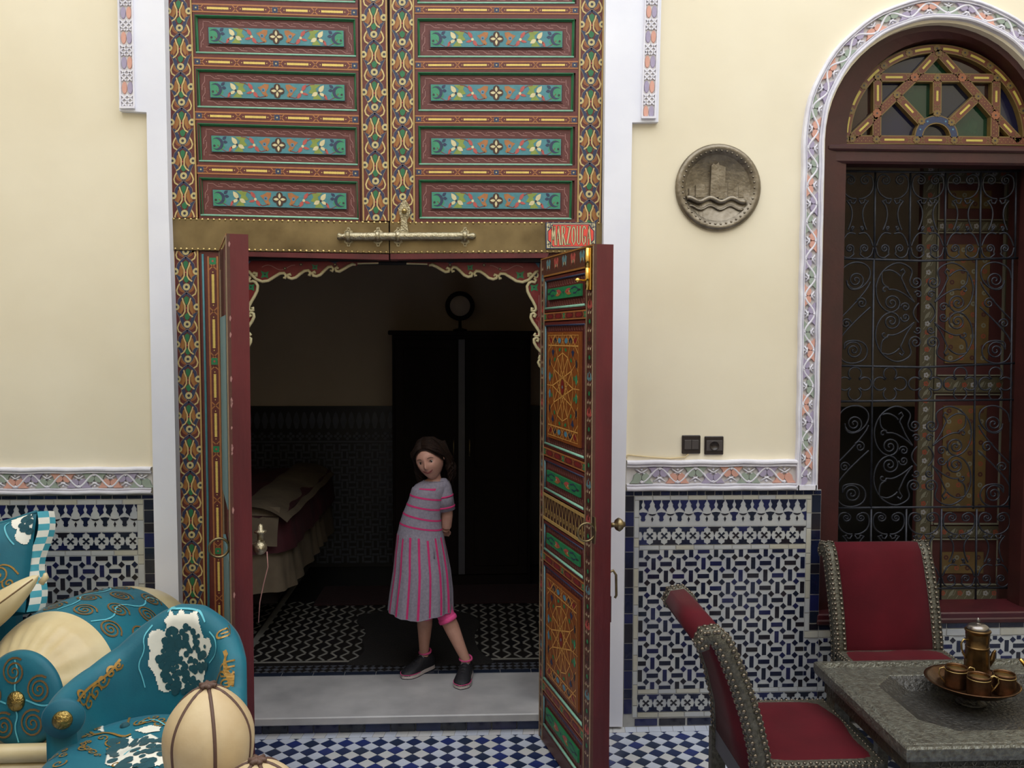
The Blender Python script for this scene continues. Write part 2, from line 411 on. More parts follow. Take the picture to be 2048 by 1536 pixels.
# left horizontal band
zbl = W(150, 987).z; ztl = W(150, 934).z
m3 = struct(bpy.data.objects.new('trim_5', None)); link(m3)
xl1 = W(286, 960).x
band(m3, lambda u, v, w=0: Vector((-u, -w, zbl+v)), -W(306, 960).x, 2.72, ztl-zbl, W(286, 960).x-W(224, 960).x if False else (W(287, 960).x-W(35, 960).x)/8, -xl1, 0, 14)

# ---- mosaic dados
NAVY = ['zellige_navy', 'zellige_slate', 'zellige_black', 'zellige_blue', 'zellige_navy']
def pick(): return random.choice(NAVY)
class Dado:
    def __init__(s, name, x0, x1, z0, z1, side=1):
        s.o = bpy.data.objects.new(name, None); link(s.o); struct(s.o); s.cache = {}
        b = MB(); b.box((x0, z0, .0), (x1, z1, .006), 'grout', WF); b.build('grout_bed', s.o)
        s.base = .006
    def tile(s, name, pts, m, h=.003, key=None, lift=0):
        """pts in wall metres; shared mesh when a key is given (shape key, centre)"""
        w0 = s.base+lift
        if key:
            k, c = key
            if (k, m) not in s.cache:
                b = MB(); b.prism(WF, [(p[0]-c[0], p[1]-c[1]) for p in pts], w0-.001, w0+h, m, inset=.05); s.cache[(k, m)] = b.mesh(name)
            return inst(s.cache[(k, m)], name, (c[0], 0, c[1]), s.o)
        if len(pts) < 3: return
        b = MB(); b.prism(WF, pts, w0-.001, w0+h, m, inset=.03); return b.build(name, s.o)
    def rect(s, name, x0, x1, z0, z1, m, h=.003, lift=0): return s.tile(name, [(x0, z0), (x1, z0), (x1, z1), (x0, z1)], m, h, lift=lift)
    def row(s, name, x0, x1, z0, z1, n, mats, g=.0015, jit=.1):
        xs = [x0+(x1-x0)*(i+(random.uniform(-jit, jit) if 0 < i < n else 0))/n for i in range(n+1)]
        for a, c in zip(xs, xs[1:]): s.rect(name, a+g, c-g, z0+g, z1-g, random.choice(mats))
    def col(s, name, x0, x1, z0, z1, n, mats, g=.0015, jit=.3):
        zs = [z0+(z1-z0)*(i+(random.uniform(-jit, jit) if 0 < i < n else 0))/n for i in range(n+1)]
        for a, c in zip(zs, zs[1:]): s.rect(name, x0+g, x1-g, a+g, c-g, random.choice(mats))
    def field(s, x0, x1, z0, z1, m='zellige_white'):
        b = MB(); b.box((x0, z0, s.base), (x1, z1, s.base+.0015), m, WF); b.build('white_ground', s.o)
    def lattice(s, x0, x1, z0, z1, cx, cz, c):
        s.field(x0, x1, z0, z1)
        hb, hs, dd = .0272*c/.0565, .0098*c/.0565, .0150*c/.0565
        i0, i1 = int((x0-cx)/c)-1, int((x1-cx)/c)+2; j0, j1 = int((z0-cz)/c)-1, int((z1-cz)/c)+2
        for i in range(i0, i1):
            for j in range(j0, j1):
                u, v = cx+i*c, cz+j*c
                a, d = (hs, hb) if (i+j) % 2 == 0 else (hb, hs)
                for nm, P, k in (('bar_tile', [(u-a, v-d), (u+a, v-d), (u+a, v+d), (u-a, v+d)], 'V' if a < d else 'H'),
                                 ('diamond_tile', [(u+c/2-dd, v+c/2), (u+c/2, v+c/2-dd), (u+c/2+dd, v+c/2), (u+c/2, v+c/2+dd)], 'D')):
                    Q = clip(P, x0+.001, x1-.001, z0+.001, z1-.001)
                    if not Q: continue
                    ctr = (sum(p[0] for p in P)/4, sum(p[1] for p in P)/4)
                    if len(Q) == 4 and all(abs(p[0]-q[0])+abs(p[1]-q[1]) < 1e-6 for p, q in zip(sorted(P), sorted(Q))): s.tile(nm, P, pick(), .0035, key=(k, ctr))
                    elif max(q[0] for q in Q)-min(q[0] for q in Q) > .006: s.tile(nm, Q, pick(), .0035)
    def crosses(s, x0, x1, z0, z1, cx, p):
        s.field(x0, x1, z0, z1); h = z1-z0; zm = (z0+z1)/2; k = h/.082
        i0, i1 = int((x0-cx)/p)-1, int((x1-cx)/p)+2
        for i in range(i0, i1):
            u = cx+i*p
            for sg in (1, -1):
                e = zm+sg*h*.5; q = zm+sg*.0185*k; c_ = p/28.8; P = [(u+x*c_ if x > 0 else u+p+x*c_, zm+sg*y*h/36) for x, y in [(.6, 17.6), (-.6, 17.6), (-.8, 16.6), (-6.2, 13.8), (-6.2, 8.3), (-11.6, 8.3), (-14.1, .5), (14.1, .5), (11.6, 8.3), (6.2, 8.3), (6.2, 13.8), (.8, 16.6)]]
                Q = clip(P, x0, x1, z0, z1)
                if Q and max(a[0] for a in Q)-min(a[0] for a in Q) > .008: s.tile('band_tile', Q, pick(), .0035)
            if x0+.01 < u < x1-.01:
                a, o = .0070*k, .0130*k
                X = [(u, zm+a*.6), (u+o-a*.5, zm+o+a*.4), (u+o+a*.6, zm+o-a*.5), (u+a*.6, zm), (u+o+a*.6, zm-o+a*.5), (u+o-a*.5, zm-o-a*.4), (u, zm-a*.6), (u-o+a*.5, zm-o-a*.4), (u-o-a*.6, zm-o+a*.5), (u-a*.6, zm), (u-o-a*.6, zm+o-a*.5), (u-o+a*.5, zm+o+a*.4)]
                s.tile('star_tile', X, random.choice(['zellige_black', 'zellige_slate']), .0035, key=('X', (u, zm)))
    def merlons(s, x0, x1, z0, z1, cx, p):
        """bells on blue above, dark vases on white below"""
        h = z1-z0; zm = z0+h*.52; s.field(x0, x1, z0, z1)
        i0, i1 = int((x0-cx)/p)-1, int((x1-cx)/p)+2
        for i in range(i0, i1):
            u = cx+i*p; m = random.choice(['zellige_navy', 'zellige_blue', 'zellige_blue', 'zellige_slate'])
            for sg in (1, -1):
                # blue piece between bell (at u) and drop (at u+sg*p/2)
                T, a = z1, sg*p/2
                P = [(u+sg*.003, T), (u+a-sg*.002, T), (u+a-sg*.002, T-.008), (u+a-sg*.009, T-.022), (u+a-sg*.004, T-.036), (u+a-sg*.016, T-.046), (u+a-sg*.024, zm+.004), (u+sg*.019, T-.042), (u+sg*.0115, T-.032), (u+sg*.010, T-.024), (u+sg*.013, T-.022), (u+sg*.007, T-.010), (u+sg*.003, T-.006)]
                Q = clip(P, x0, x1, z0, z1)
                if Q and abs(Q[0][0]-Q[-1][0])+1 > 0 and max(q[0] for q in Q)-min(q[0] for q in Q) > .006: s.tile('merlon_tile', Q, m, .0035)
            # dark vase under the drop, crescent and lens under the bell
            v = u+p/2; V = [(v-.021, zm), (v, zm+.003), (v+.021, zm), (v+.017, zm-.008), (v+.009, zm-.016), (v+.009, zm-.028), (v+.012, zm-.030), (v+.007, zm-.040), (v-.007, zm-.040), (v-.012, zm-.030), (v-.009, zm-.028), (v-.009, zm-.016), (v-.017, zm-.008)]
            Q = clip(V, x0, x1, z0, z1)
            if Q and len(Q) > 4: s.tile('vase_tile', Q, random.choice(['zellige_blue', 'zellige_navy', 'zellige_slate']), .0035)
            C = [(u-.020, zm-.004), (u, zm-.007), (u+.020, zm-.004), (u+.011, zm-.012), (u, zm-.0145), (u-.011, zm-.012)]
            Lz = [(u, zm-.018), (u+.006, zm-.030), (u, zm-.044), (u-.006, zm-.030)]
            for P in (C, Lz):
                Q = clip(P, x0, x1, z0, z1)
                if Q: s.tile('lens_tile', Q, 'zellige_black', .0035)
zz = lambda py, px=1430: W(px, py).z
WH = ['zellige_white', 'zellige_cream', 'zellige_white']
X0, XI0, XI1, X1 = W(1249, 1100).x, W(1267, 1100).x, W(1620, 1100).x, W(1639, 1100).x
LI0, LI1 = W(1277, 1100).x, W(1610, 1100).x
XE = 3.4
CXr, CZr, CC = W(1306.4, 1126).x, zz(1126), (W(1306.4+49.7*4, 1126).x-W(1306.4, 1126).x)/8
d = Dado('trim_6', X0, X1, .0, zz(980))
d.row('border_tile', X0, X1, zz(990), zz(981), 22, NAVY); d.row('white_strip_tile', XI0, XI1, zz(999), zz(990), 10, WH)
d.col('border_tile', X0, XI0, zz(1424), zz(990), 15, NAVY); d.col('white_strip_tile', XI0, LI0, zz(1431), zz(999), 13, WH)
d.col('border_tile', XI1, X1, zz(1248), zz(990), 8, NAVY); d.col('white_strip_tile', LI1, XI1, zz(1264), zz(999), 8, WH)
d.merlons(LI0, LI1, zz(1051), zz(999), W(1304, 1020).x, W(1340.4, 1020).x-W(1304, 1020).x)
d.crosses(LI0, LI1, zz(1088), zz(1052), W(1299, 1070).x, W(1327.7, 1070).x-W(1299, 1070).x)
d.row('white_strip_tile', LI0, LI1, zz(1098), zz(1089), 9, WH)
d.lattice(LI0, LI1, zz(1375), zz(1098), CXr, CZr, CC)
d.lattice(LI1, X1, zz(1375), zz(1278), CXr, CZr, CC); d.row('white_strip_tile', LI1, X1, zz(1277), zz(1264), 1, WH); d.row('border_tile', XI1, X1, zz(1262), zz(1249), 1, NAVY)
d.row('white_strip_tile', LI0, X1, zz(1384), zz(1375), 9, WH)
d.crosses(LI0, X1, zz(1420), zz(1385), W(1291, 1402).x, .0655)
d.row('white_strip_tile', LI0, X1, zz(1431), zz(1421), 8, WH)
d.row('base_tile', X0+.05, X1, .002, zz(1432), 7, NAVY, g=.004)
d2 = Dado('trim_7', X1+.0005, XE, .0, zz(1248))
d2.row('border_tile', X1, XE, zz(1262), zz(1249), 14, NAVY); d2.row('white_strip_tile', X1, XE, zz(1277), zz(1263), 14, WH)
d2.lattice(X1+.001, XE, zz(1375), zz(1278), CXr, CZr, CC)
d2.row('white_strip_tile', X1, XE, zz(1384), zz(1375), 14, WH)
d2.crosses(X1+.001, XE, zz(1420), zz(1385), W(1291, 1402).x, .0655)
d2.row('white_strip_tile', X1, XE, zz(1431), zz(1421), 14, WH); d2.row('base_tile', X1, XE, .002, zz(1432), 14, NAVY, g=.004)
zl = lambda py: W(150, py).z
A0, A1, A2, A3 = -2.74, W(277, 1100).x, W(290, 1100).x, W(312, 1100).x
d3 = Dado('trim_8', A0, A3, .0, zl(989))
d3.row('border_tile', A0, A3, zl(998), zl(990), 22, NAVY); d3.row('white_strip_tile', A0, A2, zl(1009), zl(999), 13, WH)
d3.col('border_tile', A2, A3, .01, zl(999), 20, NAVY); d3.col('white_strip_tile', A1, A2, .05, zl(1009), 14, WH)
d3.merlons(A0, A1, zl(1063), zl(1009), W(231, 1030).x, W(270, 1030).x-W(231, 1030).x)
d3.crosses(A0, A1, zl(1100), zl(1064), W(236, 1080).x, W(267, 1080).x-W(236, 1080).x)
d3.row('white_strip_tile', A0, A1, zl(1111), zl(1101), 12, WH)
d3.lattice(A0, A1, zl(1400), zl(1111), W(153, 1142).x, zl(1142), (W(205.5, 1142).x-W(100.3, 1142).x)/4)
d3.row('white_strip_tile', A0, A1, zl(1412), zl(1401), 12, WH)

# ---- courtyard floor of small diagonal tiles
fl = bpy.data.objects.new('floor', None); link(fl); struct(fl)
ck = bpy.data.materials.new('floor_checker'); ck.use_nodes = True; nt = ck.node_tree; bs = nt.nodes['Principled BSDF']; bs.inputs['Roughness'].default_value = .3
TS = .0763
g0 = G(574.7, 1480.8)
tcn = nt.nodes.new('ShaderNodeTexCoord'); mp = nt.nodes.new('ShaderNodeMapping'); mp.vector_type = 'POINT'
mp.inputs['Rotation'].default_value = (0, 0, math.radians(45)); mp.inputs['Scale'].default_value = (math.sqrt(2)/TS,)*3
c45 = math.sqrt(.5); ox, oy = (g0.x*c45-g0.y*c45)*math.sqrt(2)/TS, (g0.x*c45+g0.y*c45)*math.sqrt(2)/TS
mp.inputs['Location'].default_value = (.5-ox, .5-oy, .5)
chk = nt.nodes.new('ShaderNodeTexChecker'); chk.inputs['Scale'].default_value = 1
chk.inputs['Color1'].default_value = (*lin('#c6ccd9'), 1); chk.inputs['Color2'].default_value = (*lin('#26366b'), 1)
nt.links.new(tcn.outputs['Object'], mp.inputs[0]); nt.links.new(mp.outputs[0], chk.inputs[0]); nt.links.new(chk.outputs[0], bs.inputs['Base Color'])
MATS['floor_checker'] = ck
b = MB(); b.box((CY['x0'], CY['y0'], -.2), (CY['x1'], -.65, -.0015), 'floor_checker'); b.build('floor_far', fl)
b = MB(); b.box((CY['x0'], -.65, -.2), (CY['x1'], .02, -.0022), 'grout'); b.build('grout_bed', fl)
FXY = lambda u, v, w=0: Vector((u, v, w))
YB = -.062
cache = {}; cnt = {'w': 0, 'b': 0}; rest = MB()
def ftile(u, v, white):
    h = TS/2*.965; P = [(u-h, v), (u, v-h), (u+h, v), (u, v+h)]
    Q = clip(P, CY['x0'], CY['x1'], -.65, YB)
    if not Q: return
    m = random.choice(['floor_white', 'floor_white', 'floor_white', 'floor_pale']) if white else random.choice(['floor_blue', 'floor_navy', 'floor_royal', 'floor_blue'])
    px, py, _ = proj((u, v, 0)); vis = 490 < px < 1440 and py < 1560; k = 'w' if white else 'b'
    nm = 'white_tile' if white else 'blue_tile'
    if vis and cnt[k] < 300:
        cnt[k] += 1
        if len(Q) == 4 and min(q[1] for q in Q) > -.65 and max(q[1] for q in Q) < YB-1e-6:
            if (k, m) not in cache:
                b = MB(); b.prism(FXY, [(p[0]-u, p[1]-v) for p in P], -.004, 0, m, inset=.03); cache[(k, m)] = b.mesh(nm)
            inst(cache[(k, m)], nm, (u, v, 0), fl)
        else: b = MB(); b.prism(FXY, Q, -.004, 0, m); b.build(nm, fl)
    else: rest.prism(FXY, Q, -.004, 0, m)
for i in range(-40, 70):
    for j in range(-10, 5):
        ftile(g0.x+i*TS, g0.y+j*TS, True); ftile(g0.x+(i+.5)*TS, g0.y+(j+.5)*TS, False)
rest.build('outer_tiles', fl, kind='stuff')
x = CY['x0']
while x < CY['x1']:
    x2 = min(x+.054+random.uniform(-.004, .004), CY['x1']); b = MB(); b.prism(FXY, [(x+.001, YB+.002), (x2-.001, YB+.002), (x2+.006, -.004), (x+.008, -.004)], -.004, .0005, random.choice(['floor_white', 'floor_pale']))
    if -1.3 < x < 1.2: b.build('edge_tile', fl)
    else: b.build('edge_tile', fl) if x < 1.6 and x > -2 else None
    x = x2

# ---- raised threshold: marble slab on a riser of blue tiles
MX0, MX1 = DX0+.01, DX1-.01
st = thing('threshold_step', 'grey marble doorstep on a riser of square navy tiles under the girl', 'doorstep', ((MX0+MX1)/2, .2, 0))
struct(st)
b = MB(); b.box((MX0, .0, 0), (MX1, .46, .052), 'grout'); b.build('step_core', st)
b = MB(); b.bbox((MX0, -.045, .052), (MX1, .455, FZ), 'marble', r=.005); b.build('marble_slab', st)
x = W(524, 1450).x-.125*2; pit = W(577, 1450).x-W(525.5, 1450).x
xx = W(525, 1450).x
while xx > MX0: xx -= pit
while xx < MX1:
    b = MB(); b.bbox((max(xx, MX0)+.002, -.010, .001), (min(xx+pit, MX1)-.002, .0, .05), random.choice(['zellige_navy', 'zellige_blue', 'zellige_slate', 'floor_blue']), r=.0015)
    b.build('riser_tile', st); xx += pit

# ---- room floor: cream lattice lines between dark pieces, a checker border, a navy row
rf = bpy.data.objects.new('floor', None); link(rf); struct(rf)
b = MB(); b.box((RX0, .455, 0), (RX1, RY, FZ-.002), 'grout'); b.build('floor_slab', rf)
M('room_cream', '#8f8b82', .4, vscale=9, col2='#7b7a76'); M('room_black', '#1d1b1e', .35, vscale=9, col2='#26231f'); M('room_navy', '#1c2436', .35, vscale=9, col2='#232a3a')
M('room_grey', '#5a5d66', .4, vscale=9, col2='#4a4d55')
y0 = .456; x = RX0
xr = []
while x < .80:
    x2 = x+.16; b = MB(); b.bbox((x+.001, y0, FZ-.004), (x2-.001, y0+.042, FZ), 'room_navy', r=.001)
    if -1.5 < x: b.build('border_tile', rf)
    x = x2
yb = y0+.046
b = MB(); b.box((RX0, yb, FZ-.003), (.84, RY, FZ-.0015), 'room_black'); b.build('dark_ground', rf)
# checker border
b = MB(); p = .042; k = 0
for i in range(int((RX0+1.6)/p), int(.85/p)):
    u = i*p
    for jy, (v, hh) in enumerate(((yb+.018+.0, .009), (yb+.045, .018), (yb+.072, .009))):
        uu = u
        if jy == 1: P = [(uu-.018, v), (uu, v-.018), (uu+.018, v), (uu, v+.018)]
        else: s_ = 1 if jy == 0 else -1; e = yb+(.002 if jy == 0 else .088); P = [(uu-.018, e), (uu+.018, e), (uu, e+s_*.02)]
        b.prism(FXY, P, FZ-.002, FZ, 'room_grey')
b.build('checker_pieces', rf, kind='stuff')
yc = yb+.105
b = MB(); b.box((RX0, yc+.035, FZ-.002), (.84, yc+.052, FZ), 'room_cream'); b.build('cream_strip', rf)
# lattice: zigzag cream strips; period measured from the floor in view
PX_, PY_ = .118, .118
yl = yc+.055; b = MB()
for i in range(-24, 10):
    for j in range(0, 18):
        u = i*PX_+ (PX_/2 if j % 2 else 0); v = yl+j*PY_*.5
        if not -1.55 < u < .83: continue
        h = PX_/2; g = .012; t = .012
        for sx in (1, -1):
            # strip of each side of the diamond, broken at the points where four strips meet
            for sy in (1, -1):
                a = (u+sx*(h-g), v+sy*.004); c = (u+sx*g, v+sy*(PY_/2-.006))
                L = math.hypot(c[0]-a[0], c[1]-a[1]); nx, ny = -(c[1]-a[1])/L*t/2, (c[0]-a[0])/L*t/2
                if min(a[1], c[1]) < yl: continue
                b.prism(FXY, [(a[0]+nx, a[1]+ny), (c[0]+nx, c[1]+ny), (c[0]-nx, c[1]-ny), (a[0]-nx, a[1]-ny)], FZ-.002, FZ-.0002+.0003*(j % 2), 'room_cream')
b.build('lattice_pieces', rf, kind='stuff')
b = MB(); xL = -1.215; b.box((xL-.02, yc+.05, FZ-.001), (xL+.015, RY, FZ+.0008), 'room_cream'); b.build('cream_strip', rf)
M('room_dim', '#4c4f58', .4, vscale=9, col2='#3e4048')
# room dado on the rear wall
rdz = 1.295; b = MB()
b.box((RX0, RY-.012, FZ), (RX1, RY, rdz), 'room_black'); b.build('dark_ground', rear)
b = MB(); m = 'room_dim'; WR = lambda u, v, w=0: Vector((u, RY-.012-w, v))
b.box((-1.8, rdz-.012, 0), (.85, rdz+.012, .02), 'room_black', WR)
for k in range(0, 44):
    u = -1.75+k*.058
    if u > -.5: break
    for s in (1, -1):
        b.prism(WR, [(u, rdz-.03), (u+s*.012, rdz-.05), (u+s*.024, rdz-.10), (u+s*.01, rdz-.155), (u, rdz-.16)], 0, .002, m)
for k in range(0, 30):
    u = -1.75+k*.07
    if u > -.5: break
    for a in range(4):
        q = (u+.019*math.cos(a*math.pi/2), rdz-.215+.019*math.sin(a*math.pi/2)); b.prism(WR, [(q[0]+.012*math.cos(t), q[1]+.012*math.sin(t)) for t in [i*math.pi/3 for i in range(6)]], 0, .002, m)
c = .0565
for i in range(0, 24):
    for j in range(0, 16):
        u, v = -1.78+i*c, rdz-.30-j*c; o = c/2
        if (i+j) % 2 == 0: segs = [((u-.02, v-o+.004), (u-.02, v+o-.004)), ((u+.02, v-o+.004), (u+.02, v+o-.004))]
        else: segs = [((u-o+.004, v-.02), (u+o-.004, v-.02)), ((u-o+.004, v+.02), (u+o-.004, v+.02))]
        for A, B in segs:
            t = .0075
            if A[0] == B[0]: b.box((A[0]-t, A[1], 0), (A[0]+t, B[1], .002), m, WR)
            else: b.box((A[0], A[1]-t, 0), (B[0], A[1]+t, .002), m, WR)
b.box((-1.8, rdz-.262, 0), (-.5, rdz-.25, .002), m, WR)
b.build('mosaic_pieces', rear, kind='stuff')
# ---------------------------------------------------------------- the great painted door, its brass band and jambs
YD = .03
P_ = lambda n: 'paint_'+n
def eye_motif(b, fr, cx, cy, w=0.0012, k=1.0):
    """ornament round one eye: horns, tulip and side brackets; pixel-sized units, y downward"""
    f = lambda u, v, ww=0: fr(cx+u*k, cy+v, ww)
    for s in (1, -1):
        b.stroke(f, [(s*12, -9), (s*17, -1), (s*19.5, 7), (s*17.5, 14), (s*7, 21)], 2.9, w+.0006, P_('cream'))
        b.lens(f, (s*15, -2), (s*4, 12), 9, w+.0003, P_('petal'))
        b.flat(f, [(s*3, 9), (s*9, 4), (s*13, -5), (s*16, -14), (s*22, -26), (s*12, -21), (s*8, -13), (s*6, -6), (0, -1), (0, 8)], w+.0009, P_('navy'))
        b.stroke(f, [(s*3, 9), (s*9, 4), (s*13, -5), (s*16, -14), (s*22, -26), (s*12, -21), (s*8, -13)], .8, w+.0012, P_('outline'))
    b.flat(f, [(-6, -18), (0, -23), (6, -18), (4, -11), (0, -8), (-4, -11)], w+.0012, P_('green'))
    b.disc(f, (0, 0), 7.2, w+.0015, P_('eye')); b.disc(f, (0, 0), 2.9, w+.0018, P_('darkdot'))
def arch_motif(b, fr, cx, cy, w=0.0012, k=1.0):
    """pointed arch with the hourglass stems; cy is the peak"""
    f = lambda u, v, ww=0: fr(cx+u*k, cy+v, ww)
    for s in (1, -1):
        b.stroke(f, [(0, 0), (s*7, 6), (s*13.5, 14), (s*15.5, 24), (s*21, 36)], 5.5, w+.0009, P_('indigo'), taper=False)
        b.stroke(f, [(0, -1.5), (s*9, 5), (s*17, 14), (s*19, 24), (s*23, 33)], .8, w+.0012, P_('outline'))
        b.lens(f, (s*9, 16), (s*12, 44), 11, w+.0003, P_('tan')); b.lens(f, (s*12, 18), (s*17, 46), 6, w+.0005, P_('petal'))
        b.stroke(f, [(s*8.5, 11), (s*6.5, 18), (s*3, 26), (s*3, 38), (s*7, 45), (s*13, 49)], 2.7, w+.0015, P_('cream'))
        b.disc(f, (s*21, 29), 7, w+.0016, P_('eye'), n=12); b.disc(f, (s*20.5, 29), 2.7, w+.0019, P_('darkdot'))
    b.flat(f, [(-5, 11), (0, 7), (5, 11), (4, 18), (0, 26), (-4, 18)], w+.0011, P_('green'))
    b.disc(f, (0, 31), 1.6, w+.0018, P_('leafred'), n=6)
def stile(name, fr, xl, xr, y0, y1, eyes, parent, k=1.0, mask=None):
    """xl, xr: functions of y giving the edges in picture units on the door plane"""
    body = MB(); body.prism(fr, [(xl(y0), y0), (xr(y0), y0), (xr(y1), y1), (xl(y1), y1)], -.02, .004, P_('maroon')); body.build(name, parent)
    b = MB(); c = lambda y: (xl(y)+xr(y))/2
    f = lambda u, v, w=0: fr(min(max(u, xl(v)+.5), xr(v)-.5), min(max(v, y0+.5), y1-.5), w)
    for i, e in enumerate(eyes):
        if y0-20 < e < y1+30:
            eye_motif(b, f, c(e), e, .0046, k)
        if y0-55 < e+11 < y1: arch_motif(b, f, c(e), e+11, .0046, k)
    for X in (lambda y: xl(y)+1.6, lambda y: xr(y)-1.6): b.stroke(fr, [(X(y0), y0), (X((y0+y1)/2), (y0+y1)/2), (X(y1), y1)], 3.2, .0068, P_('gold'))
    b.build('painted_arabesque', parent)
def rail(fr, q, parent, sq=(0, .5, 1), green=False, name='rail', dashes=True, vert=False):
    """orange band with squares, crosses and serrated dashes; q four corners tl,tr,br,bl"""
    Wd = math.hypot(q[1][0]-q[0][0], q[1][1]-q[0][1]); Hh = math.hypot(q[3][0]-q[0][0], q[3][1]-q[0][1])
    f = QF(fr, *q, W_=Wd, H_=Hh)
    b = MB(); b.prism(f, [(0, 0), (Wd, 0), (Wd, Hh), (0, Hh)], -.015, .005, P_('orange')); b.build(name, parent)
    b = MB(); e = Hh*.16
    b.flat(f, [(0, e), (Wd, e), (Wd, Hh-e), (0, Hh-e)], .0053, P_('maroon'))
    S = Hh*.62; xs = [S*.7+(Wd-1.4*S)*t for t in sq]
    for a, c in zip(xs, xs[1:]):
        n = 2; L = (c-a)/n
        for i in range(n):
            m = a+L*(i+.5)
            x0 = m-L/2+(S*.75 if i == 0 else 0); x1 = m+L/2-(S*.75 if i == n-1 else 0)
            for xx in ([x0, x1] if i == 0 else [x1]):
                for s in (1, -1): b.stroke(f, [(xx-Hh*.33, Hh/2-s*Hh*.36), (xx+Hh*.33, Hh/2+s*Hh*.36)], Hh*.11, .0056, P_('orange'))
            if dashes:
                u0, u1 = x0+Hh*.75, x1-Hh*.75; N = max(4, int((u1-u0)/3)); P = []
                for j in range(2*N+1): P.append((u0+(u1-u0)*j/(2*N), Hh/2-(Hh*.16 if j % 2 else Hh*.075)))
                for j in range(2*N, -1, -1): P.append((u0+(u1-u0)*j/(2*N), Hh/2+(Hh*.16 if j % 2 else Hh*.075)))
                b.flat(f, P, .0059, P_('yellow'))
                for uu in (u0-Hh*.2, u1+Hh*.2): b.disc(f, (uu, Hh/2), Hh*.06, .0059, P_('yellow'), n=5)
            else: b.lens(f, (x0+Hh*.5, Hh/2), (x1-Hh*.5, Hh/2), Hh*.5, .0059, P_('red'))
    for x in xs:
        b.flat(f, [(x-S/2, Hh/2-S/2), (x+S/2, Hh/2-S/2), (x+S/2, Hh/2+S/2), (x-S/2, Hh/2+S/2)], .0057, P_('pineg' if green else 'navy'))
        b.disc(f, (x, Hh/2), S*.16, .006, P_('leafred' if green else 'eye'), n=8)
    b.build('painted_lozenges', parent)
def vine_line(b, f, x0, x1, y, amp, n, w, flip=1, vert=False):
    for i in range(n):
        a = x0+(x1-x0)*i/n; L = (x1-x0)/n
        P = [(a-L*.15, y-flip*amp), (a+L*.30, y-flip*amp*.9), (a+L*.62, y+flip*amp*.8), (a+L*1.05, y+flip*amp)]
        if vert: P = [(q[1], q[0]) for q in P]
        b.stroke(f, P, 1.0, w, P_('vine'))
        c = (a+L*.75, y-flip*amp*.4); c = (c[1], c[0]) if vert else c
        b.disc(f, c, .9, w, P_('vine'), n=5)
def flower_board(b, f, Wd, H, w):
    """teal board: quatrefoil in the middle, mirrored leaves to each end"""
    cx, cy = Wd/2, H/2; k = H/30
    for s in (1, -1):
        g = lambda u, v, ww=0: f(cx+s*u*k, cy+(v if s > 0 else v)*k, ww)
        b.flat(g, [(Wd/2/k-1, -14), (Wd/2/k-1, 14), (Wd/2/k-18, 14), (Wd/2/k-26, 6), (Wd/2/k-22, -6), (Wd/2/k-14, -14)], w, P_('board_green'))
        b.flat(g, [(62, -14), (84, -14), (74, -6), (78, 5), (86, 14), (68, 14), (72, 5), (60, 2), (66, -6)], w+.0002, P_('olive'))
        b.stroke(g, [(22, 10), (34, 13), (44, 6), (50, -6), (62, -13), (72, -14)], 1.4, w+.0004, P_('red'))
        b.stroke(g, [(88, 13), (100, 15), (112, 9), (118, 2)], 1.0, w+.0004, P_('red'))
        b.flat(g, [(16, -12), (24, -13), (30, -9), (38, -6), (32, 0), (28, 7), (22, 12), (18, 9), (22, 2), (17, -5)], w+.0004, P_('orange'))
        b.disc(g, (27, -1), 3.6, w+.0006, P_('tealblue')); b.disc(g, (27, -1), 1.6, w+.0008, P_('navy'), n=6)
        b.lens(g, (47, -1), (56, -14), 7, w+.0006, P_('leafred')); b.lens(g, (46, 2), (38, 14), 7, w+.0006, P_('leafred')); b.lens(g, (47, 3), (60, 6), 5, w+.0006, P_('leafred'))
        b.disc(g, (47, 1), 2.8, w+.0008, P_('ivory'), n=8)
        b.lens(g, (80, 1), (90, -13), 9, w+.0006, P_('ivory')); b.lens(g, (78, 1), (66, 8), 8, w+.0006, P_('ivory')); b.lens(g, (81, 2), (92, 8), 6, w+.0006, P_('ivory'))
        b.lens(g, (90, 4), (96, 15), 5, w+.0006, P_('leafred')); b.disc(g, (80, 1), 2.4, w+.0009, P_('darkdot'), n=7)
        C = arc((118, 0), 12, 40, 320, 12); Ci = arc((121.5, 0), 9.5, 300, 60, 10)
        b.flat(g, C+Ci, w+.0006, P_('navy')); b.lens(g, (108, -8), (100, -14), 6, w+.0006, P_('navy')); b.lens(g, (107, -4), (98, -3), 6, w+.0006, P_('navy'))
        b.disc(g, (124, 4), 2.3, w+.0008, P_('darkdot'), n=7)
    for a in range(4):
        t = a*math.pi/2; b.disc(f, (cx+7.4*k*math.cos(t), cy+7.4*k*math.sin(t)), 6.6*k, w+.001, P_('darkbrown'), n=10)
    b.flat(f, [(cx-6*k, cy-6*k), (cx+6*k, cy-6*k), (cx+6*k, cy+6*k), (cx-6*k, cy+6*k)], w+.0011, P_('darkbrown'))
    for a in range(4):
        t = a*math.pi/2; b.lens(f, (cx+1.2*k*math.cos(t), cy+1.2*k*math.sin(t)), (cx+12*k*math.cos(t), cy+12*k*math.sin(t)), 5.2*k, w+.0014, P_('ivory'), n=4)
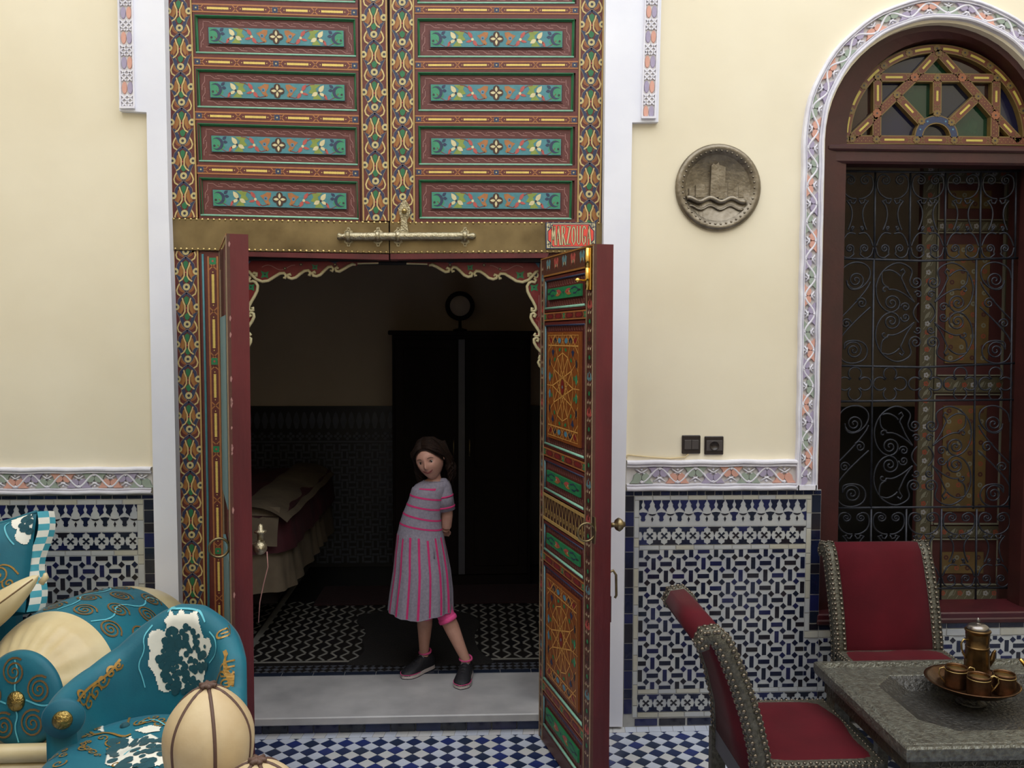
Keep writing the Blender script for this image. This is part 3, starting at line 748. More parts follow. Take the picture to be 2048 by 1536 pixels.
def door_panel(fr, tl, tr_, br, bl, parent):
    """sunk panel: green moulding, maroon field with vine lines, raised teal board"""
    f = QF(fr, tl, tr_, br, bl, W_=318, H_=77)
    p = MB(); p.prism(f, [(0, 0), (318, 0), (318, 77), (0, 77)], -.018, -.010, P_('field')); o = p.build('panel', parent)
    b = MB(); e = 4.5
    for P in ([(0, 0), (318, 0), (318-e, e), (e, e)], [(0, 0), (e, e), (e, 77-e), (0, 77)], [(318, 0), (318, 77), (318-e, 77-e), (318-e, e)]): b.add([f(*P[0], .006), f(*P[1], .006 if P[1] != (e, e) and P[1] != (318-e, e) and P[1] != (e, e) else -.006), f(*P[2], -.006), f(*P[3], -.006 if P[3] not in ((0, 77), (0, 0)) else .006)], [(0, 1, 2, 3)], P_('green'))
    b.add([f(0, 77, .006), f(318, 77, .006), f(318-e, 77-e, -.008), f(e, 77-e, -.008)], [(0, 1, 2, 3)], P_('mint'))
    b.tube([f(1, 76, .004), f(1, 1, .004), f(317, 1, .004), f(317, 76, .004)], .0028, P_('green'), n=5); b.tube([f(0, 75.5, .004), f(318, 75.5, .004)], .0042, P_('mint'), n=6)
    b.build('moulding', o)
    b = MB(); vine_line(b, f, 18, 300, 13.5, 3.2, 11, -.0096); vine_line(b, f, 22, 306, 65, 3.2, 11, -.0096)
    vine_line(b, f, 16, 62, 11.5, 3, 2, -.0096, -1, True); vine_line(b, f, 16, 62, 306, 3, 2, -.0096, 1, True); b.build('vine_lines', o, kind='stuff')
    b = MB(); q = QF(f, (26, 24), (294, 24), (294, 56), (26, 56), W_=276, H_=32)
    b.prism(q, [(-3, -3), (279, -3), (279, 35), (-3, 35)], -.0098, -.006, P_('maroon_dark'))
    b.prism(q, [(0, 0), (276, 0), (276, 32), (0, 32)], -.006, .002, P_('teal')); bo = b.build('flower_board', o)
def flower_paint(fr, tl, tr_, br, bl, o):
    f = QF(fr, tl, tr_, br, bl, W_=318, H_=77); q = QF(f, (26, 24), (294, 24), (294, 56), (26, 56), W_=276, H_=32)
    b = MB(); flower_board(b, q, 276, 32, .0024); b.build('painted_flowers', o)
gd = thing('great_door', 'tall painted double door with teal flower boards over the doorway', 'door', ((DX0+DX1)/2, -.0, 0))
fd = PX(YD)
# core panels behind everything, one for each leaf
b = MB(); b.prism(fd, [(332, -170), (774, -170), (778, 505), (778, 521), (447, 512), (450, 1520), (352, 1520), (340, 400)], -.055, -.012, P_('maroon')); b.build('left_leaf_core', gd)
b = MB(); b.prism(fd, [(777, -170), (1212, -170), (1204, 505), (1203, 1470), (1098, 1470), (1094, 512), (781, 521)], -.055, -.012, P_('maroon')); b.build('right_leaf_core', gd)
b = MB(); b.prism(fd, [(330, -900), (1225, -900), (1212, -168), (330, -168)], -.055, .0, P_('maroon')); b.build('upper_boards', gd)
# maroon framing between the panels
for xl0, xr0, nm in (((lambda y: 384+.034*y), (lambda y: 716+.009*y), 'L'), ((lambda y: 829+.004*y), (lambda y: 1159-.010*y), 'R')):
    for r in range(-1, 5):
        if nm == 'L': yt = 30+108.3*r; rt = 10 if r < 0 else 8.6
        else: yt = 37.5+107.5*r
        ya = yt-13; yb_ = yt
        dx = 8 if nm == 'L' else 1.5
        if r < 4:
            for (t0, t1) in ((-15, 0), (77, 92)):
                q = [(xl0(yt+t0), yt+t0), (xr0(yt+t0), yt+t0+dx), (xr0(yt+t1), yt+t1+dx), (xl0(yt+t1), yt+t1)]
                b = MB(); b.prism(fd, q, -.012, .003, P_('maroon')); b.build('cross_piece', gd)
            for a in (0, 1):
                if a == 0: q = [(xl0(yt), yt), (xl0(yt)+6.5, yt), (xl0(yt+77)+6.5, yt+77), (xl0(yt+77), yt+77)]
                else: q = [(xr0(yt)-6.5, yt+dx), (xr0(yt), yt+dx), (xr0(yt+77), yt+77+dx), (xr0(yt+77)-6.5, yt+77+dx)]
                b = MB(); b.prism(fd, q, -.012, .003, P_('maroon')); b.build('side_piece', gd)
for r in range(-1, 4):
    C = [(389.6+3.1*r, 30+108.3*r), (710.6+1.6*r, 38.6+108.3*r), (712.5+1.6*r, 114.6+108.3*r), (392.8+3.1*r, 107+108.3*r)]
    door_panel(fd, *C, gd); o = [c for c in gd.children if c.name.startswith('panel')][-1]
    flower_paint(fd, *C, bpy.data.objects[max((c.name for c in gd.children if c.name.startswith('panel')), key=lambda n: (len(n), n))])
    C = [(834.7+1.1*r, 37.2+107.5*r), (1149-1.6*r, 38.6+107.8*r), (1147.5-1.6*r, 116+107.8*r), (836+1.1*r, 115.3+107.5*r)]
    door_panel(fd, *C, gd)
    flower_paint(fd, *C, bpy.data.objects[max((c.name for c in gd.children if c.name.startswith('panel')), key=lambda n: (len(n), n))])
for k in range(0, 4):
    y = [6.8, 114.5, 222.6, 330][k]; d_ = [9.8, 8.6, 8, 8][k]
    rail(fd, [(384+3.4*k, y), (716+1.0*k, y+d_), (716.3+1.0*k, y+d_+18.8), (384.8+3.4*k, y+18)], gd)
    y = [12.3, 123, 231, 336.5][k]; y2 = [14, 122.8, 232.8, 338][k]
    rail(fd, [(829.5+.5*k, y), (1157-1*k, y2), (1156.8-1*k, y2+15.5), (829.6+.5*k, y+16)], gd)
rail(fd, [(381, -100), (715, -91), (715, -73), (381, -82)], gd); rail(fd, [(828, -95), (1158, -94), (1158, -78), (828, -79)], gd)
stile('stile', fd, lambda y: 332+.0275*y, lambda y: 384+.0345*y-.000014*y*y, -170, 436, [56.6+74*i if i < 1 else [134, 205, 282, 352, 427, 500][i-1] for i in range(-3+3, 6)]+[-17, -91, -165], gd)
stile('stile', fd, lambda y: 720+.013*y, lambda y: 774+.012*y, -170, 442, [69.6, 145, 215, 290.5, 362.5, 436, -4, -78, -152], gd)
stile('stile', fd, lambda y: 780.5+.002*y, lambda y: 828.5+.004*y, -170, 446, [5.5, 84.8, 164, 240.6, 318.6, 393.8, 471, -72, -150], gd)
stile('stile', fd, lambda y: 1159-.012*y, lambda y: 1208.5-.0175*y, -170, 446, [9.6, 85.3, 162, 239, 314.5, 388.5, 463, -66, -142], gd)
# brass band with two rows of studs
for q, a in (([(343, 437), (777.5, 445), (778.5, 507), (346, 500)], 'L'), ([(780.5, 445), (1203, 446), (1203, 505), (780.5, 507)], 'R')):
    b = MB(); b.prism(fd, q, -.01, .012, 'brass_sheet'); bb = b.build('brass_band', gd)
    b = MB()
    for (p0, p1) in ((q[0], q[1]), (q[3], q[2])):
        n = int((p1[0]-p0[0])/11.3); up = 1 if p0 == q[0] else -1
        for i in range(n):
            t = (i+.5)/n; c = fd(lerp(p0[0], p1[0], t), lerp(p0[1], p1[1], t)+(1.5 if up > 0 else -2), .010); b.stud(c, (0, -1, 0), .0072, 'brass', 7)
    b.build('studs', bb, kind='stuff')
# red lintel below the band
b = MB(); b.prism(fd, [(447, 503), (778, 509), (778, 520), (447, 512)], -.05, .010, 'wood_red'); b.prism(fd, [(781, 508), (1098, 505), (1094, 516), (781, 519)], -.05, .010, 'wood_red')
b.prism(fd, [(447, 512), (1094, 515), (1094, 521), (447, 519)], -.075, -.06, 'wood_frame'); b.build('lintel_rail', gd)
# lower left jamb: arabesque stile, teal groove, lozenge strip
LJ = lambda a, b_, c: (lambda y: a+b_*(y-505)+c*(y-505)**2)
xa, xb = LJ(347, .0215, 0), LJ(397.6, .0205, 0)
stile('stile', fd, xa, xb, 501, 1500, [503, 574, 648.6, 718, 791, 858, 930, 998.6, 1069, 1135, 1203, 1271, 1340, 1410, 1480], gd)
b = MB(); b.prism(fd, [(xb(501), 501), (446, 506), (449, 1000), (453, 1500), (xb(1500), 1500)], -.02, -.001, P_('maroon')); b.build('jamb_board', gd)
b = MB(); b.stroke(fd, [(405.5, 508), (411, 760), (415.5, 1000), (420, 1500)], 4.2, .0025, P_('teal')); b.tube([fd(405.5, 508, .001), fd(411, 760, .001), fd(415.5, 1000, .001), fd(420, 1500, .001)], .004, P_('teal'), n=6); b.build('teal_bead', gd)
xl_, xr_ = LJ(415, .0215, 0), LJ(436.7, .0165, 0)
sqs = [513, 723, 898.5, 1101, 1290]
for a, c in zip(sqs, sqs[1:]):
    rail((fd if sqs.index(a) % 2 else (lambda u, v, w=0: fd(u, v, w+.0012))), [(xr_(a), a-(9 if a > 520 else 0)), (xr_(c), c+9), (xl_(c), c+9), (xl_(a), a-(9 if a > 520 else 0))], gd, green=True, name='lozenge_strip', sq=(0, 1))
# open bolt on the band
bo = thing('door_bolt', 'long silvery barrel bolt with upright hasp on the brass band', 'bolt', W(808, 474, YD))
def bolt():
    A, B_ = fd(676, 475, .035), fd(952, 474, .035); ax = (B_-A).normalized(); L = (B_-A).length
    prof = [(0, 0), (.012, .002), (.018, .010), (.013, .02), (.010, .026), (.014, .032), (.015, .045), (.0165, .05)]
    n = 18
    for i in range(n+1): prof.append((.0175+.0012*(i % 2), .06+(L-.12)*i/n))
    prof += [(.015, L-.045), (.010, L-.034), (.015, L-.022), (.016, L-.012), (.010, L-.002), (0, L)]
    b = MB(); b.lathe(prof, A, 'silver_worn', 14, ax); b.build('rod', bo)
    for x in (698, 757, 797, 930):
        b = MB(); c = fd(x, 474.5, .035); b.lathe([(.017, -.010), (.024, -.009), (.0255, 0), (.024, .009), (.017, .010)], c, 'silver_worn', 14, ax)
        for s in (1, -1):
            f = lambda u, v, w=0, s=s: fd(x+u, 474.5-s*v, .0125+w)
            b.prism(f, [(-8, 6), (8, 6), (9, 11), (4, 14), (2.5, 19), (-2.5, 19), (-4, 14), (-9, 11)], 0, .004, 'silver_worn'); b.stud(f(0, 15.5, .004), (0, -1, 0), .004, 'brass_old', 6)
        b.build('bracket', bo)
    b = MB(); f = lambda u, v, w=0: fd(u, v, .016+w)
    b.prism(f, [(801, 465), (803, 448), (803.5, 440), (801, 428), (802, 418), (805.5, 408), (809.5, 403), (813.5, 408), (817, 418), (819, 428), (815, 440), (815.5, 448), (818, 465), (819, 478), (800, 478)], 0, .016, 'silver_worn', inset=.08); b.build('hasp', bo)
    b = MB(); b.lathe([(.004, 0), (.011, .006), (.013, .015), (.010, .028), (.001, .034)], fd(810, 425, .03), 'brass', 10, (0, -1, 0)); b.build('knob', bo)
    b = MB(); b.prism(f, [(798, 420), (801, 410), (809.5, 398), (818, 410), (822, 422), (819, 434), (815, 442), (804, 442), (800, 432)], -.004, .002, 'silver_worn'); b.build('hasp_plate', bo)
bolt()
# name plate
npx = thing('name_plate', 'small red and cream painted tile reading MARZOUGA at the right end of the brass band', 'sign', W(1140, 472, YD))
def plate():
    q = [(1090.5, 446), (1191, 446), (1190.5, 497.5), (1091, 499)]
    f = QF(fd, *q, w0=.015, W_=100, H_=52)
    b = MB(); b.prism(f, [(0, 0), (100, 0), (100, 52), (0, 52)], -.005, .006, P_('navy')); b.build('tile', npx)
    b = MB(); b.flat(f, [(2, 2), (98, 2), (98, 50), (2, 50)], .0063, P_('ivory'))
    O = [(13, 3.5), (87, 3.5), (90, 8), (92, 12), (97, 17), (97, 35), (92, 40), (90, 44), (87, 48.5), (13, 48.5), (10, 44), (8, 40), (3, 35), (3, 17), (8, 12), (10, 8)]
    b.flat(f, O, .0066, P_('navy'))
    sc = lambda k: [(50+(x-50)*k, 26+(y-26)*k*.985) for x, y in O]
    b.flat(f, sc(.955), .0069, 'plate_red')
    for sx in (0, 1):
        for sy in (0, 1):
            X = lambda x: x if not sx else 100-x; Y = lambda y: y if not sy else 52-y
            for P in ([(5, 12), (5, 5), (12, 5)], [(2, 9), (9, 9), (9, 2)], [(5, 8.5), (8.5, 12)]): b.stroke(f, [(X(x), Y(y)) for x, y in P], 1.3, .0067, P_('navy'))
    b.build('painted_border', npx)
    # letters as tall strokes on a 10 x 36 cell
    LT = {'M': [([(1, 36), (2.5, 0)], 1), ([(2.5, 0), (5, 26)], 2.6), ([(5, 26), (7.8, 0)], 1), ([(7.8, 0), (9.2, 36)], 2.6)],
          'A': [([(1, 36), (5, 0)], 1), ([(5, 0), (9, 36)], 2.8), ([(2.6, 23), (7.4, 23)], 1)],
          'R': [([(2, 36), (2, 0)], 2.6), ([(2, .8), (6.5, 1.5), (8, 8), (6.5, 15), (2, 17)], 1.6), ([(4, 17), (9, 36)], 2.4)],
          'Z': [([(1.5, 1), (8.5, 1)], 1.2), ([(8.5, 0), (1.5, 36)], 2.8), ([(1.5, 35), (9, 35)], 1.2)],
          'O': [([(5, 0), (2, 7), (1.4, 18), (2, 29), (5, 36), (8, 29), (8.6, 18), (8, 7), (5, 0)], 2.2)],
          'U': [([(1.8, 0), (1.8, 26), (3, 33), (5, 35.5), (7.4, 33), (8.2, 26), (8.2, 0)], 2.0)],
          'G': [([(8.4, 6), (7, 1.2), (5, 0), (2.4, 6), (1.6, 18), (2.4, 30), (5, 36), (8, 31), (8.4, 21)], 2.2), ([(5.6, 21), (9.4, 21)], 1.2)]}
    ser = {'M': [(0, 36), (2.6, 0), (9.5, 36)], 'A': [(.8, 36), (9.4, 36)], 'R': [(2, 36), (2, 0), (9, 36)], 'U': [(1.8, 0), (8.2, 0)], 'Z': [], 'O': [], 'G': []}
    ol, fi = MB(), MB()
    for i, ch in enumerate('MARZOUGA'):
        g = lambda u, v, w=0, i=i: f(10.5+i*10.1+u*.9, 7.5+v*1.02, w)
        for pts, wd in LT[ch]:
            if len(pts) == 2:
                (xa, ya), (xb_, yb2) = pts; L = math.hypot(xb_-xa, yb2-ya); ex = ((xb_-xa)/L*.7, (yb2-ya)/L*.7); po = [(xa-ex[0], ya-ex[1]), (xb_+ex[0], yb2+ex[1])]
            else: po = pts
            ol.stroke(g, po, wd+2.0, .0072, P_('darkbrown')); fi.stroke(g, pts, wd, .0076, P_('ivory'))
        for (x, y) in ser[ch]: ol.stroke(g, [(x-2.0, y), (x+2.0, y)], 2.2, .0073, P_('darkbrown')); fi.stroke(g, [(x-1.3, y), (x+1.3, y)], .7, .0077, P_('ivory'))
    o = ol.build('letter_outlines', npx); fi.build('letters', npx)
M('plate_red', '#dd4a3e', .3, var=.05, vscale=30, coat=.2)
plate()

# ---- scalloped fretwork board under the lintel
YF = .12
fw = thing('fretwork_canopy', 'scalloped maroon fretwork board with cream scroll edging inside the doorway top', 'fretwork', W(788, 530, YF))
ff = PX(YF)
c4 = lambda P: [(780+x/4.096, 380+y/4.096) for x, y in P]
E1 = c4([(320, 618), (345, 612), (385, 630), (420, 652), (455, 672), (480, 668), (488, 648), (472, 636), (462, 650)])
E2 = c4([(530, 662), (512, 668), (503, 650), (518, 632), (545, 636), (575, 664), (610, 700), (640, 712), (668, 706), (676, 684), (658, 674), (648, 690)])
E3 = c4([(712, 700), (697, 702), (690, 684), (706, 664), (740, 668), (775, 692), (810, 722), (845, 732), (872, 722), (876, 700), (858, 694), (850, 708)])
E4 = c4([(914, 722), (898, 726), (890, 706), (905, 686), (940, 688), (985, 716), (1035, 748), (1085, 756), (1135, 736), (1165, 706), (1195, 672), (1215, 662)])
E5 = c4([(1150, 706), (1132, 706), (1130, 688), (1150, 684), (1166, 694)])
E6 = c4([(1178, 722), (1196, 740), (1186, 758), (1160, 752), (1138, 762), (1122, 790), (1126, 830), (1145, 870), (1172, 915), (1192, 955), (1196, 980), (1180, 996), (1158, 988), (1160, 970), (1176, 974)])
E7 = c4([(1172, 1030), (1186, 1040), (1194, 1024), (1176, 1008), (1156, 1018), (1152, 1044), (1168, 1080), (1196, 1120), (1222, 1160), (1222, 1195), (1196, 1200), (1180, 1188), (1192, 1172)])
E8 = c4([(1196, 1232), (1212, 1240), (1218, 1222), (1200, 1208), (1178, 1222), (1180, 1250), (1200, 1288), (1240, 1330), (1262, 1372), (1245, 1385), (1218, 1376), (1226, 1360), (1240, 1366)])
E9 = c4([(1240, 1400), (1222, 1392), (1214, 1410), (1226, 1440), (1260, 1480)])
edge = [(813, 527.5), (853, 528.5), (858, 533), (868, 532), (884, 539), (896, 545), (905, 537), (912, 537), (922, 547), (936, 555), (945, 547), (952, 544), (964, 548), (980, 558), (994, 559), (1000, 549), (1008, 548), (1022, 556), (1040, 564.5), (1056, 560), (1064, 551), (1068, 560), (1056, 566), (1054, 580), (1062, 595), (1071, 614), (1072, 622), (1063, 628), (1064, 640), (1078, 664), (1071, 670), (1068, 682), (1080, 700), (1088, 716), (1082, 720), (1080, 732), (1090, 745)]
xm = 782.0
for s in (1, -1):
    mir = (lambda p: p) if s > 0 else (lambda p: (2*xm-p[0]-0*(p[1]-520)+6, p[1]-1))
    poly = [mir(p) for p in edge]+[mir(p) for p in [(1112, 745), (1112, 500), (813, 500)]]
    b = MB(); b.prism(ff, poly, -.012, .0, P_('red')); b.build('board', fw)
    b = MB()
    for E in (E1, E2, E3, E4, E5, E6, E7, E8, E9):
        n = len(E); E = [mir(p) for p in E]; b.tube([ff(x, y, .006) for x, y in E], [.0075 if 0 < i < n-1 else .005 for i in range(n)], P_('ivory'), n=6)
    b.stroke(ff, [mir((813, 527.5)), mir((855, 528.5))], 3, .004, P_('ivory')); b.build('scroll_edging', fw)
    b = MB()
    for (x, y, r) in ((1040, 550, 8), (1068, 575, 8), (940, 535, 6)):
        b.flat(ff, [mir((x+r*a, y+r*c)) for a, c in ((-1, -.8), (0, -.5), (1.1, -1), (.7, 0), (1, .9), (0, .6), (-.8, 1), (-.7, 0))], .0014, P_('pineg')); b.disc(ff, mir((x, y)), 2, .0018, P_('darkdot'), n=6)
    for (x, y) in ((968, 530), (1000, 538), (900, 530)): b.disc(ff, mir((x, y)), 3.4, .0012, P_('darkbrown'), n=8); b.disc(ff, mir((x, y)), 1.4, .0016, P_('eye'), n=6)
    b.stroke(ff, [mir((x, 536+5*math.sin(x*.12))) for x in range(980, 1050, 6)], 1.2, .001, P_('vine')); b.stroke(ff, [mir((1078, y)) for y in range(590, 720, 10)], 1.2, .001, P_('vine'))
    b.disc(ff, mir((1076, 638)), 5, .001, P_('leafred'), n=10); b.disc(ff, mir((1076, 638)), 3.6, .0014, P_('red'), n=10)
    b.disc(ff, mir((1072, 550)), 5.5, .0014, P_('ivory'), n=8, ry=7); b.disc(ff, mir((1072, 550)), 2.6, .0018, P_('darkdot'), n=8, ry=3.5)
    b.flat(ff, [mir(p) for p in [(880, 520), (930, 520), (900, 527)]], .001, P_('navy')); b.flat(ff, [mir(p) for p in [(1066, 520), (1080, 520), (1078, 536)]], .001, P_('tealblue'))
    b.build('painted_leaves', fw)
b = MB(); b.box((W(470, 500, YF).x, YF-.02, W(788, 524, YF).z), (W(1110, 500, YF).x, .14, W(788, 519.5, YF).z), 'wood_frame'); b.build('top_rail', fw)
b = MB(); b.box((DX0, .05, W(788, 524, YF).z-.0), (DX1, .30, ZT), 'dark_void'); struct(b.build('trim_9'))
b = MB(); b.box((DX0, .085, FZ), (W(452, 900, .1).x-.03, .30, 2.2), P_('maroon')); b.box((W(1098, 900, .1).x+.03, .085, FZ), (DX1, .30, 2.2), P_('maroon')); struct(b.build('trim_10'))

# ---------------------------------------------------------------- the two open lower leaves
LT_, LZ0, LL = .072, .012, .65
LZ1 = W(1083, 518, -.10).z
def vdir(px):
    v = ray(px, 690); v.z = 0; return -v.normalized()
OR = W(1083, 1000, -.10); OR.z = 0; dR = vdir(538); nR = Vector((dR.y, -dR.x, 0)); nR = nR if nR.x < 0 else -nR
FRr = FR(OR, dR, (0, 0, 1), nR)
def px_on(O, d, n, px, py):
    r = ray(px, py); t = (O-CAMP).dot(n)/r.dot(n); P = CAMP+r*t-O; return P.dot(d), P.z
uv = lambda px, py: px_on(OR, dR, nR, px, py)
rl = thing('door_leaf', 'right open wicket leaf showing its star panels, with red edge', 'door leaf', OR, group='open wicket leaves of the great door')
def leaf_v(py, px=1095): return uv(px, py)[1]
def ornament_stile(b, f, u0, u1, v0, v1):
    """dark red stile with small painted sprigs; u across, v up"""
    v = v0+.03; i = 0
    while v < v1-.02:
        c = (u0+u1)/2; a = (u1-u0)*.42; m = [P_('dusk'), P_('leafred'), P_('darkbrown')][i % 3]
        b.flat(f, [(c-a, v-.012), (c-a*.2, v-.022), (c, v-.010), (c+a*.2, v-.022), (c+a, v-.012), (c+a*.6, v+.012), (c+a*.2, v+.006), (c, v+.022), (c-a*.2, v+.006), (c-a*.6, v+.012)], .0062, P_('darkbrown') if i % 2 else m)
        b.disc(f, (c, v+.001), a*.35, .0066, P_('pineg') if i % 2 else P_('maroon'), n=7); b.disc(f, (c-a*.4, v+.034), a*.16, .0066, P_('ivory'), n=5, ry=.006); b.disc(f, (c+a*.4, v+.034), a*.16, .0066, P_('ivory'), n=5, ry=.006)
        b.stroke(f, [(c-a, v+.03), (c-a*.3, v+.045), (c+a*.3, v+.03), (c+a, v+.045)], .003, .0064, P_('vine'))
        v += .068; i += 1
def star_board(b, f, Wd, H, w):
    """strapwork rosette stretched over the board; origin at the lower left"""
    cx, cy = Wd/2, H/2; m = P_('strap'); sx, sy = Wd/2, H/2
    g = lambda u, v, ww=0: f(cx+u*sx, cy+v*sy, ww)
    L = .0075; k = sx
    def st(P, wd=L): b.stroke(lambda u, v, ww=0: f(u, v, ww), [(cx+x*sx, cy+y*sy) for x, y in P], wd, w+.0008, m)
    st([(-.9, -.94), (.9, -.94), (.9, .94), (-.9, .94), (-.9, -.94)], .003)
    N = 12; R = .62
    pt = lambda a, r: (r*math.sin(2*math.pi*a/N), r*math.cos(2*math.pi*a/N))
    for i in range(N):
        st([pt(i, R), pt(i+5, R)], .0052)
        st([pt(i, R), pt(i+1, R)], .0045); st([pt(i, R), (pt(i, .98)[0]*1.0, pt(i, .98)[1])], .0035)
        a = pt(i+.5, .46); c = pt(i+.5, .30)
        b.lens(f, (cx+a[0]*sx, cy+a[1]*sy), (cx+c[0]*sx, cy+c[1]*sy), .016, w+.0005, P_('petal'), n=4)
        a = pt(i+.5, .70)
        b.lens(f, (cx+(a[0]-.07*math.cos(2*math.pi*(i+.5)/N))*sx, cy+(a[1]+.05*math.sin(2*math.pi*(i+.5)/N))*sy), (cx+(a[0]+.07*math.cos(2*math.pi*(i+.5)/N))*sx, cy+(a[1]-.05*math.sin(2*math.pi*(i+.5)/N))*sy), .016, w+.0006, P_('pineg'), n=4)
    for y in (.84, -.84):
        for x, mm in ((-.74, 'red'), (-.46, 'darkdot'), (-.2, 'tealblue'), (.2, 'tealblue'), (.46, 'darkdot'), (.74, 'red')):
            b.disc(g, (x, y), .10, w+.0006, P_(mm), n=6, ry=.055)
        st([(-.9, y-.09*(1 if y > 0 else -1)), (.9, y-.09*(1 if y > 0 else -1))], .005)
        for x in (-.33, 0, .33, -.62, .62): st([(x-.12, y+.1), (x+.12, y-.1)], .003); st([(x+.12, y+.1), (x-.12, y-.1)], .003)
    for sxx in (1, -1):
        for syy in (1, -1):
            c = (.60*sxx, .63*syy); b.flat(g, [(c[0]-.09, c[1]+.02*syy), (c[0]-.03, c[1]+.03*syy), (c[0], c[1]+.08*syy), (c[0]+.03, c[1]+.03*syy), (c[0]+.09, c[1]+.02*syy), (c[0]+.03, c[1]-.05*syy), (c[0], c[1]-.10*syy), (c[0]-.03, c[1]-.05*syy)], w+.001, P_('navy'))
            b.lens(g, (.80*sxx, .52*syy), (.80*sxx, .34*syy), .10, w+.001, P_('darkdot'), n=4); b.lens(g, (.80*sxx, .26*syy), (.80*sxx, .06*syy), .12, w+.001, P_('board_green') if sxx > 0 else P_('tealblue'), n=4)
            st([(.9*sxx, .62*syy), (.45*sxx, .95*syy)], .004); st([(.9*sxx, .3*syy), (.55*sxx, .62*syy), (.9*sxx, .9*syy)], .003); st([(.72*sxx, 0), (.9*sxx, .16*syy)], .003)
    b.disc(f, (cx, cy), .017, w+.0012, P_('red'), n=12, ry=.03); b.disc(f, (cx, cy), .007, w+.0014, P_('dusk'), n=8)
def make_leaf(f, L, H0, H1, root, rich=True):
    """f(u, v, w): u from the hinge, v up, w out of the painted face"""
    b = MB(); b.box((0, H0, -LT_), (L, H1, -.006), 'wood_red', f); b.build('leaf_body', root)
    st0, st1 = .045, L-.075
    for (a, c, nm) in ((0, st0, 'stile'), (st1, L, 'stile')):
        b = MB(); b.box((a, H0, -.006), (c, H1, .006), P_('brown'), f); s = b.build(nm, root)
        if rich:
            b = MB(); ornament_stile(b, f, a+.006, c-.006, H0, H1); b.build('painted_sprigs', s)
    b = MB()
    for u in (.002, st0-.002, st1+.003, L-.003): b.box((u-.0025, H0, .004), (u+.0025, H1 if u < .01 or u > L-.01 else H1-.09, .0085), P_('outline'), f)
    b.box((0, H1-.006, .004), (L, H1, .0085), P_('tan'), f); b.build('edge_lines', root)
    if not rich: return st0, st1
    return st0, st1
s0, s1 = make_leaf(FRr, LL, LZ0, LZ1, rl)
V = lambda y: leaf_v(y)
Q4 = lambda u0, u1, va, vb: [(u0, va), (u1, va), (u1, vb), (u0, vb)]   # va top, vb bottom
b = MB(); b.box((s0, V(552), -.006), (s1, LZ1-.004, .006), P_('brown'), FRr); tr0 = b.build('top_rail', rl)
b = MB(); f = FRr
for i in range(5):
    c = s0+.06+i*.105; vv = (V(552)+LZ1)/2
    mm = ['dusk', 'leafred', 'dusk', 'leafred', 'dusk'][i]
    b.flat(f, [(c-.03, vv+.02), (c-.01, vv+.03), (c, vv+.01), (c+.01, vv+.03), (c+.03, vv+.02), (c+.02, vv-.02), (c+.008, vv), (c-.008, vv), (c-.02, vv-.02)], .0064, P_(mm)); b.disc(f, (c-.008, vv-.005), .004, .0068, P_('ivory'), n=5, ry=.008); b.disc(f, (c+.012, vv-.005), .004, .0068, P_('ivory'), n=5, ry=.008)
b.box((s0, V(552)-.004, .004), (s1, V(552)+.003, .009), P_('tan'), f); b.build('painted_sprigs', tr0)
